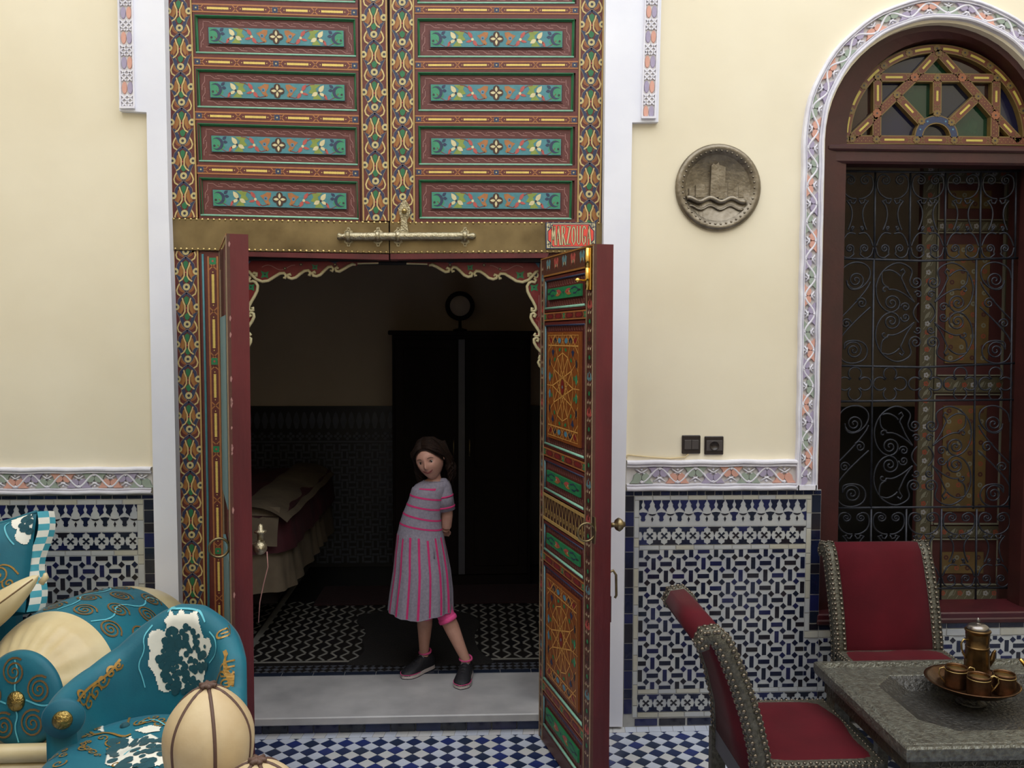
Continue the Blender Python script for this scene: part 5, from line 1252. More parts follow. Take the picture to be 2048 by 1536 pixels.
for s in (-1, 1): b = MB(); b.bbox((s*w*.40-w*.38, -h*.5, .012), (s*w*.40+w*.38, h*.5, .016), 'bakelite_grey', r=.001, fr=f); b.build('rocker', o)
o, f, w, h = fitting('wall_socket', 'dark brown power socket right of the rocker switch', 'socket', 1408, 1446, 872, 909)
b = MB(); b.bbox((-w*.85, -h*.55, .012), (w*.85, h*.55, .015), 'bakelite_grey', r=.001, fr=f); b.build('face_plate', o)
b = MB(); b.lathe([(w*.5, 0), (w*.5, .003), (w*.44, .003), (w*.42, .0005), (0, .0005)], f(0, 0, .015), 'bakelite', 20, (0, -1, 0))
for s in (-1, 1): b.lathe([(.0022, 0), (.0022, .0012), (0, .0012)], f(s*w*.22, 0, .0155), 'dark_void', 6, (0, -1, 0))
b.build('socket_well', o)
b = MB(); P = [W(x, y)+Vector((0, -.006, 0)) for x, y in [(1376, 907), (1370, 914), (1340, 916.5), (1300, 914), (1270, 911), (1256, 909.5), (1250, 912), (1254, 915.5)]]
b.tube([P[0]]+[p for p in P[1:]], .0032, 'cable', 6); tag(b.build('cable', base=P[3]), 'thin beige cable lying along the plaster ledge left of the switch', 'cable')
# ---------------------------------------------------------------- table, chairs and coffee set at the right
M('red_velvet', '#540b18', .85, vscale=5, col2='#440812', bump=.05, bscale=200, sheen=.03, spec=.2)
M('basin_metal', '#4c4b48', .4, metal=.5, vscale=60, col2='#302d2a', bump=.7, bscale=90, detail=8)  # darker copy of table_metal: patina and the basin's shade put in the colour
M('embossed', '#6a675c', .5, metal=.55, vscale=70, col2='#464339', bump=.45, bscale=110, detail=6)
M('embossed_dark', '#4a463a', .5, metal=.6, vscale=60, col2='#35322a', bump=.8, bscale=70)
M('table_metal', '#74756c', .36, metal=.5, vscale=60, col2='#4c4840', bump=.6, bscale=110, detail=8)
M('nail', '#857b6d', .28, metal=.8, vscale=60, col2='#574f45'); M('strap_grey', '#4b4a50', .6, var=.1)
M('copper', '#664a35', .3, metal=.9, vscale=25, col2='#452f1f', bump=.12, bscale=70); M('pot_brass', '#735a38', .28, metal=.9, vscale=30, col2='#503d26', bump=.1, bscale=60); M('tin', '#8b8580', .25, metal=.9, var=.1)
SHARED = {}
def chair(name, label, loc, rz, wd=.47, dp=.42, sh=.45, group=None, lean=1.0):
    """local frame: x across, +y forward, origin on the floor under the seat"""
    t = thing(name, label, 'chair', loc, rz, group)
    hw, hd = wd/2, dp/2; PW = .046
    # centre line of the back seen from the side (y, z), bottom to the rolled top
    cl = [(-hd-.005, sh-.10), (-hd-.012, sh+.02), (-hd-.04, sh+.14), (-hd-.075, sh+.25), (-hd-.112, sh+.345), (-hd-.135, sh+.395), (-hd-.160, sh+.420), (-hd-.188, sh+.418), (-hd-.200, sh+.395), (-hd-.192, sh+.374)]
    cl = [(-hd+(y+hd)*lean, z) for y, z in cl]
    def thick(i): return .026 if i < 7 else .026-.004*(i-6)
    def profile(k=1.0):
        L, R = [], []
        for i, p in enumerate(cl):
            a = cl[max(i-1, 0)]; c = cl[min(i+1, len(cl)-1)]; l = math.hypot(c[0]-a[0], c[1]-a[1]); n = (-(c[1]-a[1])/l, (c[0]-a[0])/l); h = thick(i)*k
            L.append((p[0]+n[0]*h, p[1]+n[1]*h)); R.append((p[0]-n[0]*h, p[1]-n[1]*h))
        return L, R
    def slab(b, x0, x1, k, m):
        L, R = profile(k); N = len(L); vs = []
        for x in (x0, x1): vs += [(x, y, z) for y, z in L]+[(x, y, z) for y, z in R]
        o = 2*N; fs = []
        for i in range(N-1):
            fs += [(i, i+1, o+i+1, o+i), (N+i, N+i+1, o+N+i+1, o+N+i), (i, i+1, N+i+1, N+i), (o+i, o+i+1, o+N+i+1, o+N+i)]
        fs += [(0, N, o+N, o), (N-1, 2*N-1, o+2*N-1, o+N-1)]
        b.add(vs, fs, m, True)
    b = MB(); slab(b, -hw+PW-.002, hw-PW+.002, .96, 'red_velvet'); b.build('backrest', t, local=True)
    for s in (-1, 1):
        x0, x1 = sorted((s*(hw-PW), s*hw)); b = MB(); slab(b, x0, x1, 1.12, 'embossed')
        b.box((x0+.003, -hd-.045, 0), (x1-.003, -hd+.008, sh-.095), 'embossed'); p = b.build('back_post', t, local=True)
        b = MB(); L, R = profile(1.12)
        def along(P, st=.0215):
            out = []; acc = 0; 
            for a, c in zip(P, P[1:]):
                l = math.hypot(c[0]-a[0], c[1]-a[1]); 
                while acc < l: out.append((a[0]+(c[0]-a[0])*acc/l, a[1]+(c[1]-a[1])*acc/l, -(c[1]-a[1])/l, (c[0]-a[0])/l)); acc += st
                acc -= l
            return out
        for P, sg in ((L, 1), (R, -1)):
            for y, z, ny, nz in along(P):
                for x in (x0+.008, x1-.008): b.stud((x, y, z), (0, ny*sg, nz*sg), .0082, 'nail', 7)
                b.stud((s*hw, y-ny*sg*.010, z-nz*sg*.010), (s, 0, 0), .0082, 'nail', 7)
        b.build('nailheads', p, local=True, kind='stuff')
    b = MB(); n = 9
    def top(u, v): x = (u-.5)*2; y = (v-.5)*2; return (x*(hw-.012), y*(hd-.008), sh-.004+.022*(1-x**4)*(1-y**4)+.004*math.sin(5*x+3*y)*(1-x*x))
    b.grid(top, 13, 13, 'red_velvet'); b.build('seat', t, local=True)
    b = MB(); b.bbox((-hw, -hd, sh-.085), (hw, hd+.004, sh), 'embossed', r=.006); ap = b.build('seat_frame', t, local=True)
    b = MB()
    for zz_, k in ((sh-.012, 0), (sh-.072, .5)):
        for i in range(int(wd/.022)): x = -hw+.011+.022*(i+k*.5); b.stud((x, hd+.004, zz_), (0, 1, 0), .0082, 'nail', 7); b.stud((x, -hd, zz_), (0, -1, 0), .0082, 'nail', 7)
        for i in range(int(dp/.022)): y = -hd+.011+.022*(i+k*.5); b.stud((hw, y, zz_), (1, 0, 0), .0082, 'nail', 7); b.stud((-hw, y, zz_), (-1, 0, 0), .0082, 'nail', 7)
    for i in range(int(wd/.02)): b.stud((-hw+.01+.02*i, hd-.002, sh-.001), (0, 0, 1), .0068, 'nail', 6)
    for i in range(int(dp/.02)):
        for s in (1, -1): b.stud((s*(hw-.006), -hd+.01+.02*i, sh-.001), (0, 0, 1), .0068, 'nail', 6)
    b.build('nailheads', ap, local=True, kind='stuff')
    for s in (-1, 1): b = MB(); x0, x1 = sorted((s*(hw-.045), s*hw-.002*s)); b.bbox((x0, hd-.045, 0), (x1, hd, sh-.083), 'embossed', r=.004); b.build('leg', t, local=True)
    b = MB(); b.box((-hw+PW, -hd-.030, .12), (hw-PW, -hd-.012, .16), 'embossed_dark'); b.box((-hw+PW, -hd-.032, sh-.16), (hw-PW, -hd-.006, sh-.09), 'strap_grey'); b.build('rear_rail', t, local=True)
    for s in (-1, 1): b = MB(); b.box((s*(hw-.026)-.009, -hd-.01, .14), (s*(hw-.026)+.009, hd-.03, .17), 'embossed_dark'); b.build('stretcher', t, local=True)
    return t
chair('dining_chair', 'red velvet chair with nail-studded metal posts, seen side-on left of the metal table', (1.145, -1.03, 0), -math.pi/2, wd=.50, dp=.39, group='red velvet chairs round the metal table', lean=1.05)
chair('dining_chair', 'red velvet chair with nail-studded posts standing behind the table under the window', (1.845, -.48, 0), math.pi, wd=.48, dp=.42, group='red velvet chairs round the metal table', lean=.95)
# table with a sunk octagonal basin
TX0, TX1, TY0, TY1, TZ = 1.30, 2.42, -1.495, -.79, .60
tb = thing('metal_table', 'low table clad in embossed grey metal with sunk basin, beside the red chairs', 'table', ((TX0+TX1)/2, (TY0+TY1)/2, 0))
b = MB(); cxT, cyT = (TX0+TX1)/2, (TY0+TY1)/2
hx, hy = (TX1-TX0)/2, (TY1-TY0)/2
rect = lambda x, y: [(cxT-x, cyT-y), (cxT+x, cyT-y), (cxT+x, cyT+y), (cxT-x, cyT+y)]
def octo(x, y, c): return [(cxT-x+c, cyT-y), (cxT+x-c, cyT-y), (cxT+x, cyT-y+c), (cxT+x, cyT+y-c), (cxT+x-c, cyT+y), (cxT-x+c, cyT+y), (cxT-x, cyT+y-c), (cxT-x, cyT-y+c)]
def rect8(x, y): return [(cxT-x*.6, cyT-y), (cxT+x*.6, cyT-y), (cxT+x, cyT-y), (cxT+x, cyT+y), (cxT+x*.6, cyT+y), (cxT-x*.6, cyT+y), (cxT-x, cyT+y), (cxT-x, cyT-y)]
rings = [(rect8(hx-.004, hy-.004), TZ-.045), (rect8(hx, hy), TZ-.030), (rect8(hx, hy), TZ-.006), (rect8(hx-.006, hy-.006), TZ), (rect8(hx-.022, hy-.022), TZ), (rect8(hx-.030, hy-.030), TZ-.016), (rect8(hx-.040, hy-.040), TZ-.014), (rect8(hx-.046, hy-.046), TZ-.009),
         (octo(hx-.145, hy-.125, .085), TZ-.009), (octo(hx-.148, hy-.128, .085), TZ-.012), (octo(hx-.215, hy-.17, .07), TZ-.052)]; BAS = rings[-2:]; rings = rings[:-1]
vs = [(x, y, z) for P, z in rings for x, y in P]; fs = [(8*k+i, 8*k+(i+1) % 8, 8*k+8+(i+1) % 8, 8*k+8+i) for k in range(len(rings)-1) for i in range(8)]
b.add(vs, fs, 'table_metal'); b.build('table_top', tb)
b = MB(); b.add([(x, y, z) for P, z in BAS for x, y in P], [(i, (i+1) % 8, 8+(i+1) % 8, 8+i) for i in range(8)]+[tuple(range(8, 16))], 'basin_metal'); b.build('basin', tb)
b = MB(); b.bbox((TX0+.03, TY0+.03, TZ-.108), (TX1-.03, TY0+.045, TZ-.044), 'embossed_dark', r=.003); b.bbox((TX0+.03, TY1-.045, TZ-.108), (TX1-.03, TY1-.03, TZ-.044), 'embossed_dark', r=.003)
b.bbox((TX0+.03, TY0+.046, TZ-.108), (TX0+.045, TY1-.046, TZ-.044), 'embossed_dark', r=.003); b.bbox((TX1-.045, TY0+.046, TZ-.108), (TX1-.03, TY1-.046, TZ-.044), 'embossed_dark', r=.003); b.build('apron', tb)
for x in (TX0+.035, TX1-.10):
    for y in (TY0+.035, TY1-.10): b = MB(); b.bbox((x, y, 0), (x+.065, y+.065, TZ-.046), 'embossed', r=.006); b.build('leg', tb)
b = MB(); m = 'embossed'; FT = lambda u, v, w=0: Vector((TX0+.10+u, TY0+.030-w, TZ-.055-v))
for i in range(24):
    for j in range(2):
        c = (i*.035+.02, j*.035+.02)
        for a in range(3): t = a*math.pi/3; b.stroke(FT, [(c[0]-.016*math.cos(t), c[1]-.016*math.sin(t)), (c[0]+.016*math.cos(t), c[1]+.016*math.sin(t))], .003, .003, m)
b.build('fretwork', tb, kind='stuff')
# tray, pot and cups
TC = G(1943, 1371, .61); 
ty = thing('serving_tray', 'round copper tray carrying the tall pot and cups on the table', 'tray', (TC.x, TC.y, TZ-.051)); tz = TZ+.001
b = MB(); b.lathe([(0, -.051), (.05, -.051), (.045, -.046), (.03, -.04), (.03, -.001)], (TC.x, TC.y, tz), 'basin_metal', 20); b.lathe([(.0, 0), (.105, 0), (.118, .003), (.142, .022), (.150, .026), (.152, .029), (.147, .030), (.138, .025), (.115, .006), (.104, .004), (0, .004)], (TC.x, TC.y, tz), 'copper', 40); b.build('dish', ty)
tz += .0045
def atT(px, py, z=tz): g = G(px, py, z); return g
def pot(name, label, c, k=1.0):
    t = thing(name, label, 'coffee pot', c); z0 = c.z
    b = MB(); b.lathe([(0, 0), (.044, 0), (.045, .004), (.0425, .03), (.041, .07), (.0385, .098), (.0385, .099), (.0405, .101), (.0405, .104), (.0385, .106), (.0375, .107), (.0405, .150), (.0405, .158), (.0435, .160), (.0440, .164), (.0410, .167), (.036, .167)], c, 'pot_brass', 30); b.build('body', t)
    b = MB(); b.lathe([(.037, .167), (.037, .171), (.034, .178), (.026, .184), (.012, .187), (.005, .188), (.004, .192), (.0075, .197), (.004, .203), (.002, .208), (0, .209)], c, 'tin', 24); b.build('lid', t)
    b = MB(); h = Vector((-.038, -.004, 0)); b.tube([c+Vector((-.037, 0, .128)), c+Vector((-.052, 0, .130)), c+Vector((-.060, 0, .115)), c+Vector((-.058, 0, .095)), c+Vector((-.050, 0, .075)), c+Vector((-.041, 0, .062))], .0035, 'brass', 7); b.build('handle', t)
    b = MB(); b.tube([c+Vector((.034, -.008, .040)), c+Vector((.050, -.010, .060)), c+Vector((.055, -.011, .085)), c+Vector((.061, -.012, .093))], [.013, .010, .006, .004], 'pot_brass', 9); b.build('spout', t)
    return t
pot('coffee_pot', 'tall cylindrical brass coffee pot with domed lid standing among the cups', atT(1953, 1349))
def cup(px, py, ha, label, ha2=None):
    c = atT(px, py); t = thing('cup', label, 'cup', c, group='copper cups on the tray')
    b = MB(); b.lathe([(0, 0), (.037, 0), (.039, .002), (.0385, .006), (.0365, .064), (.0355, .070), (.034, .070), (.0345, .062), (.036, .006), (0, .005)], c, 'copper', 22); b.lathe([(.0370, .056), (.0378, .0575), (.0370, .059)], c, 'brass', 22); b.build('bowl', t)
    for h in [ha]+([ha2] if ha2 is not None else []):
        d = Vector((math.cos(h), math.sin(h), 0)); b = MB()
        b.tube([c+d*.036+Vector((0, 0, .056)), c+d*.046+Vector((0, 0, .068)), c+d*.060+Vector((0, 0, .064)), c+d*.063+Vector((0, 0, .046)), c+d*.052+Vector((0, 0, .028)), c+d*.038+Vector((0, 0, .012))], .0024, 'brass', 6); b.build('handle', t)
cup(1912, 1372, math.pi, 'copper cup with looped handles at the left edge of the tray', -.1)
cup(1957, 1390, -.2, 'copper cup in the front middle of the tray, before the pot')
cup(2007, 1386, math.pi+.3, 'copper cup at the right end of the tray')
kt = thing('teapot', 'brass teapot at the very edge of the picture right of the tray', 'teapot', (2.05, -1.06, TZ-.052)); c = Vector((2.05, -1.06, TZ-.0515))
b = MB(); b.lathe([(0, 0), (.045, 0), (.05, .01), (.07, .05), (.068, .08), (.04, .12), (.035, .135), (.038, .14), (.025, .16), (.01, .17), (.012, .18), (0, .19)], c, 'brass_bright', 26); b.build('body', kt)
b = MB(); b.tube([c+Vector((-.06, 0, .05)), c+Vector((-.09, 0, .075)), c+Vector((-.10, 0, .12)), c+Vector((-.125, 0, .15))], [.014, .010, .007, .005], 'brass_bright', 8); b.build('spout', kt)
b = MB(); b.tube([c+Vector((.065, 0, .07)), c+Vector((.11, 0, .10)), c+Vector((.10, 0, .15)), c+Vector((.04, 0, .14))], .005, 'brass_bright', 7); b.build('handle', kt)

# ---------------------------------------------------------------- inside the room: wardrobe, mirror, bed, rugs
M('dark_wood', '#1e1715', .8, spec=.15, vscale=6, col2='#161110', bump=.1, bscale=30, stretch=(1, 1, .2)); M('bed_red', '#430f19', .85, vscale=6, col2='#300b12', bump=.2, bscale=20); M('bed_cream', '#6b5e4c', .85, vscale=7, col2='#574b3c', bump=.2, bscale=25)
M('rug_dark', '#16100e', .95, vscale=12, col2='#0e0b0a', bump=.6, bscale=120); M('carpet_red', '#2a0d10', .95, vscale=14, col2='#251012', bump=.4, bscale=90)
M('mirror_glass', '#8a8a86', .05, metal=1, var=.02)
WX0, WX1, WY, WZ = -.53, .425, 2.05, 1.865
wr = thing('wardrobe', 'dark wooden wardrobe against the rear wall of the unlit room', 'wardrobe', ((WX0+WX1)/2, WY+.27, FZ))
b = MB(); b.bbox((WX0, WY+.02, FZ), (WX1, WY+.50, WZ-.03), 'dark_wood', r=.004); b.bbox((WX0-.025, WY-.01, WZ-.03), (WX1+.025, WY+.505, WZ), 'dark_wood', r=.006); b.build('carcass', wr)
xm_ = (WX0+WX1)/2
for k, (a, c) in enumerate(((WX0+.02, xm_-.025), (xm_+.025, WX1-.02))):
    b = MB(); b.bbox((a, WY, FZ+.08), (c, WY+.019, WZ-.06), 'dark_wood', r=.003)
    for z0, z1 in ((FZ+.14, FZ+.75), (FZ+.83, WZ-.12)): b.bbox((a+.06, WY-.008, z0), (c-.06, WY-.0, z1), 'dark_wood', r=.004)
    dr = b.build('door', wr); b = MB(); hx_ = c-.03 if k == 0 else a+.03; b.tube([(hx_, WY-.002, 1.0), (hx_, WY-.03, 1.01), (hx_, WY-.03, 1.11), (hx_, WY-.002, 1.12)], .005, 'brass_old', 6); b.build('handle', dr)
b = MB(); b.box((xm_-.022, WY+.004, FZ+.08), (xm_+.022, WY+.0195, WZ-.06), 'strap_grey'); b.build('middle_strip', wr)
MC = W(920, 612, 2.25); mr_ = thing('round_mirror', 'small round mirror in a dark ring frame on top of the wardrobe', 'mirror', (MC.x, MC.y, WZ))
b = MB(); b.tube([MC+Vector((.088*math.cos(t), 0, .088*math.sin(t))) for t in [i*2*math.pi/28 for i in range(28)]], .017, 'dark_wood', 8, closed=True); b.build('ring_frame', mr_)
b = MB(); b.lathe([(0, 0), (.078, 0), (.078, .004), (0, .004)], MC, 'room_plaster', 28, (0, -1, 0)); b.build('glass', mr_)
b = MB(); b.lathe([(.05, 0), (.05, .01), (.012, .02), (.01, MC.z-.1-WZ), (.016, MC.z-.09-WZ)], (MC.x, MC.y, WZ), 'dark_wood', 14); b.build('stand', mr_)
bd = thing('bed', 'bed with deep red cover, cream band and cream ruffle beyond the left leaf', 'bed', (-1.9, 1.7, FZ))
BX, BY0, BY1, BZ = -1.03, .86, 2.56, .86
b = MB(); b.bbox((-2.9, BY0+.05, .32), (BX-.05, BY1, .40), 'dark_wood', r=.01); b.build('bed_base', bd)
for lx, ly in ((-2.8, 1.0), (-2.8, 2.4), (-1.5, 1.3), (-1.5, 2.4)): b = MB(); b.box((lx-.04, ly-.04, FZ), (lx+.04, ly+.04, .32), 'dark_wood'); b.build('leg', bd)
b = MB(); b.bbox((-2.9, BY0+.03, .40), (BX-.03, BY1, BZ-.02), 'bed_cream', r=.04); b.build('mattress', bd)
def drape(z0, z1, amp, out, n=90, m=6):
    """skirt along the front and the foot of the bed"""
    path = [(-2.9, BY0), (BX-.12, BY0), (BX-.04, BY0+.04), (BX, BY0+.12), (BX, BY1)]
    seg = [math.hypot(c[0]-a[0], c[1]-a[1]) for a, c in zip(path, path[1:])]; T = sum(seg)
    def P(s):
        s *= T
        for (a, c), l in zip(zip(path, path[1:]), seg):
            if s <= l+1e-9: return (lerp(a[0], c[0], s/l), lerp(a[1], c[1], s/l), (c[1]-a[1])/l, -(c[0]-a[0])/l)
            s -= l
        return (*path[-1], 1, 0)
    def fn(u, v):
        x, y, nx, ny = P(min(u, .99999)); w = amp*v*math.sin(u*T/.035*1.0+math.sin(u*23)*2)+out*v; return (x+nx*w, y+ny*w, lerp(z1, z0, v)+.006*math.sin(u*40)*v)
    return fn
b = MB(); b.grid(drape(.62, BZ-.03, .006, .035), 160, 7, 'bed_red'); 
b.grid(lambda u, v: (lerp(-2.9, BX, u), lerp(BY0, BY1, v), BZ-.03+.05*(min(1, 6*min(v, 1-v), 6*(1-u)))**.5+.004*math.sin(u*30+v*9)), 40, 14, 'bed_red'); b.build('cover', bd)
b = MB(); b.grid(drape(.40, .64, .014, .03), 420, 5, 'bed_cream'); b.build('ruffle', bd)
b = MB(); b.grid(lambda u, v: (BX-.24+.27*v, lerp(BY0-.02, BY1, u), BZ+.03-.09*v**3+.004*math.sin(u*23)), 40, 7, 'bed_cream'); b.grid(lambda u, v: (lerp(-2.9, BX-.02, u), BY0-.045+.09*(1-v)**2*(1 if True else 0), BZ+.022-.20*v+.01*math.sin(u*30)), 50, 6, 'bed_cream'); b.build('cream_band', bd)
# rugs lying on the mosaic
P = [(716, 1232), (770, 1222), (830, 1218), (905, 1222), (950, 1230), (962, 1250), (948, 1268), (952, 1290), (966, 1312), (990, 1322), (980, 1330), (900, 1332), (820, 1333), (740, 1331), (700, 1332), (690, 1328), (716, 1318), (730, 1300), (722, 1280), (735, 1262), (712, 1248)]
P = smooth(P+[P[0]], 1)[:-1]; Q = [G(x, y, FZ) for x, y in P]
b = MB(); b.prism(FXY, [(q.x, q.y) for q in Q], FZ+.0009, FZ+.008, 'rug_dark', inset=.02); tag(b.build('hide_rug', base=(Q[0].x, Q[0].y, FZ)), 'dark brown hide rug lying on the room floor behind the girl', 'rug')
b = MB(); b.bbox((-1.0, 1.62, FZ+.0009), (.60, 2.04, FZ+.012), 'carpet_red', r=.003); tag(b.build('carpet', base=(-.2, 1.8, FZ)), 'dark red carpet on the floor before the wardrobe', 'carpet')
# ---------------------------------------------------------------- teal velvet seats and leather lamps at the left
M('teal_velvet', '#086a7c', .62, vscale=5, col2='#04566a', bump=.05, bscale=150, sheen=.12); M('teal_dark', '#08444f', .75, var=.1, vscale=40, sheen=.2); M('velvet_gold', '#8f6a30', .4, metal=.35, vscale=90, col2='#a8823c')
M('velvet_brown', '#6e5434', .6, var=.1, vscale=40); M('velvet_aqua', '#5db4c4', .6, var=.1, vscale=40); M('silk_white', '#e6e4d8', .45, var=.03, vscale=40, sheen=.2)
M('silk_cream', '#d2c298', .34, vscale=5, col2='#bfa97c', bump=.16, bscale=16, sheen=.15); M('goatskin', '#ccb893', .55, vscale=9, col2='#bca27b', bump=.12, bscale=30, detail=6); M('leather_strip', '#5a4238', .6, var=.1, vscale=40); M('button_metal', '#b49a5c', .28, metal=.95, vscale=60, col2='#8d7540', bump=.6, bscale=120)
def inside(p, poly):
    x, y = p; c = False
    for i in range(len(poly)):
        (x1, y1), (x2, y2) = poly[i-1], poly[i]
        if (y1 > y) != (y2 > y) and x < (x2-x1)*(y-y1)/(y2-y1)+x1: c = not c
    return c
def patch(b, fn, poly, st, w, m):
    """fine cells of the surface fn(u,v,w) that fall inside an outline: an inlay that follows the form"""
    x0, x1 = min(p[0] for p in poly), max(p[0] for p in poly); y0, y1 = min(p[1] for p in poly), max(p[1] for p in poly)
    nx, ny = int((x1-x0)/st)+1, int((y1-y0)/st)+1; idx = {}; vs = []; fs = []
    def V_(i, j):
        if (i, j) not in idx: idx[(i, j)] = len(vs); vs.append(fn(x0+i*st, y0+j*st, w))
        return idx[(i, j)]
    for i in range(nx):
        for j in range(ny):
            if inside((x0+(i+.5)*st, y0+(j+.5)*st), poly): fs.append((V_(i, j), V_(i+1, j), V_(i+1, j+1), V_(i, j+1)))
    if fs: b.add(vs, fs, m, True)
def swirl(b, fn, cx, cy, r, turns, w, m, wd=.004, a0=0, d=1, ry=None):
    P = spiral(cx, cy, r, turns, a0, d, n=16)
    if ry: P = [(x, cy+(y-cy)*ry/r) for x, y in P]
    b.stroke(fn, P, wd, w, m)
# --- sofa frame under the cushions
sf = thing('sofa', 'teal sofa with cream piping along its base at the left edge', 'sofa', (-2.1, -.9, 0))
b = MB(); b.bbox((-2.68, -.86, 0), (-1.30, -.16, .225), 'teal_velvet', r=.02); b.build('seat_base', sf)
b = MB(); b.bbox((-2.68, -.16+.0, 0), (-1.97, -.04, .86), 'teal_velvet', r=.03); b.build('back', sf)
b = MB(); b.bbox((-2.68, -.95, .05), (-1.36, -.865, .335), 'silk_cream', r=.02); b.build('front_rail', sf)
for z, r in ((.372, .032), (.312, .030)): b = MB(); b.tube([(-2.68, -.93, z), (-1.80, -.935, z), (-1.42, -.93, z), (-1.38, -.89, z)], r, 'silk_cream', 12); b.build('cream_roll', sf)
for x in (-2.6, -1.42): b = MB(); b.lathe([(.03, 0), (.035, .04), (.02, .055)], (x, -.90, 0), 'dark_wood', 10); b.build('foot', sf)
# --- the big bolster
A = D(33, 1402, 3.08); B_ = D(262, 1320, 3.694); ax = (B_-A).normalized(); L = (B_-A).length
bl = thing('bolster', 'fat teal bolster with gold spirals, cream ends and brass button, left edge', 'bolster cushion', (A.x, A.y, .23))
e2 = (Vector((0, 0, 1))-ax*ax.z).normalized(); e1 = ax.cross(e2)
PR_ = [(0, 0), (.10, .001), (.140, .004), (.151, .014), (.160, .028), (.198, .06), (.232, .10), (.258, .16), (.278, .24), (.288, .33), (.293, .42), (.292, .50), (.285, .58), (.270, .65), (.240, .71), (.19, .76), (.12, .79), (0, .80)]
PR_ = [(r*1.08, h*1.08) for r, h in PR_]
def prof_r(h):
    for (r0, h0), (r1, h1) in zip(PR_, PR_[1:]):
        if h <= h1: return r0+(r1-r0)*(h-h0)/max(h1-h0, 1e-6), (r1-r0)/max(h1-h0, 1e-6)
    return 0, 0
def BS(s, h, w=0):
    """s: arc length round at radius .28, h along the axis"""
    a = s/.28; r, dr = prof_r(h); k = 1/math.sqrt(1+dr*dr); er = e2*math.cos(a)+e1*math.sin(a); nrm = (er-ax*dr)*k; wr = 0
    if h < .178: wr = .0045*math.sin(a*23+2*math.sin(a*3))*max(0, 1-(h-.02)/.157)*(1 if h > .028 else 0)
    return A+ax*h+er*(r+wr)+nrm*w
def seg(name, h0, h1, m, nh, n=110): b = MB(); b.grid(lambda u, v: BS(u*2*math.pi*.28, lerp(h0, h1, v)), n, nh, m, cu=True); b.build(name, bl)
H1, H2 = .178, .572
seg('near_cream_end', .028, H1, 'silk_cream', 14); seg('teal_cover', H1, H2, 'teal_velvet', 18); seg('far_cream_end', H2, .862, 'silk_cream', 12)
b = MB(); b.lathe(PR_[:5], A, 'teal_velvet', 60, ax); dk = b.build('end_disc', bl)
DS = lambda u, v, w=0: A+e1*u+e2*v-ax*(w-.004*min(1, (u*u+v*v)/.02))
b = MB()
for (x, y, r, d) in [(.101*math.cos(math.radians(t)), .101*math.sin(math.radians(t)), .051, 1) for t in (100, 28, -44, -116, 172)]:
    if r:
        swirl(b, DS, x, y, r, 2.6, .0035, 'velvet_brown', .0055, 60, d); swirl(b, DS, x, y, r*.93, 2.6, .0045, 'velvet_gold', .0022, 60, d)
for P in ([(-.02, .14), (0, .10), (-.012, .05), (.0, .02)], [(.02, -.14), (.0, -.09), (.012, -.05), (0, -.03)], [(-.14, -.01), (-.09, .0), (-.04, -.012)], [(.14, .0), (.10, -.008), (.04, .008)]): b.stroke(DS, smooth(P), .006, .0032, 'velvet_aqua')
b.build('embroidery', dk, kind='stuff')
b = MB(); b.lathe([(.035, -.002), (.035, .006), (.030, .012), (.019, .020), (0, .023)], A, 'button_metal', 24, -ax); b.build('button', bl)
b = MB(); random.seed(11)
SP = []
for i in range(15):
    for j in range(5):
        s = -0.95+i*.128+(.064 if j % 2 else 0); h = H1+.045+j*.100
        SP.append((s, h))
for s, h in SP:
    if h < H2-.03:
        swirl(b, BS, s, h, .046, 2.6, .0030, 'velvet_brown', .0058, 30, 1, ry=.040); swirl(b, BS, s, h, .043, 2.6, .0040, 'velvet_gold', .0022, 30, 1, ry=.037)
for i in range(13):
    s = -.95+i*.15+.037; b.stroke(BS, smooth([(s, H1+.01), (s+.035, H1+.09), (s-.030, H1+.17), (s+.035, H1+.26), (s-.02, H1+.34), (s+.02, H2-.01)]), .0055, .0028, 'velvet_aqua')
b.build('embroidery', bl, kind='stuff')
# --- upright damask cushion with checked side
c0, c1, c2, c3 = D(-170, 1060, 3.45), D(74, 1023, 3.55), D(50, 1225, 3.45), D(-190, 1262, 3.35)
n_ = (c1-c0).cross(c3-c0).normalized(); n_ = n_ if n_.dot(CAMP-c0) > 0 else -n_
cu = thing('cushion', 'upright teal damask cushion with checked edge, top left of the sofa', 'cushion', (c2.x-.2, c2.y, c2.z))
def CS(u, v, w=0, off=0.0):
    p = (c0*(1-u)+c1*u)*(1-v)+(c3*(1-u)+c2*u)*v
    puff = .055*(max(0, 1-abs(2*u-1)**3.0)*max(0, 1-abs(2*v-1)**3.0))**.6
    pin = .03*math.sin(math.pi*u)*(1 if v < .5 else -1)*(abs(2*v-1)**3)
    return p+n_*(puff+w-off)+Vector((0, 0, -pin))
b = MB(); b.grid(lambda u, v: CS(u, v), 40, 34, 'teal_velvet'); b.build('front_face', cu)
b = MB(); b.grid(lambda u, v: CS(u, v)-n_*(.0) if False else ((c0*(1-u)+c1*u)*(1-v)+(c3*(1-u)+c2*u)*v)-n_*(.10+.05*(max(0, 1-abs(2*u-1)**3)*max(0, 1-abs(2*v-1)**3))**.6), 24, 20, 'teal_velvet'); b.build('rear_face', cu)
b = MB(); M('check_teal', '#4aa3b4', .7, var=.1, vscale=20); rt = (c1-c0).normalized()
def side(v, t): # t across the gusset 0..1
    p = c1*(1-v)+c2*v; return p-n_*(.10*t)+rt*(.050*math.sin(math.pi*min(1, t*1.0))+.012*math.sin(v*9))
nv = 30
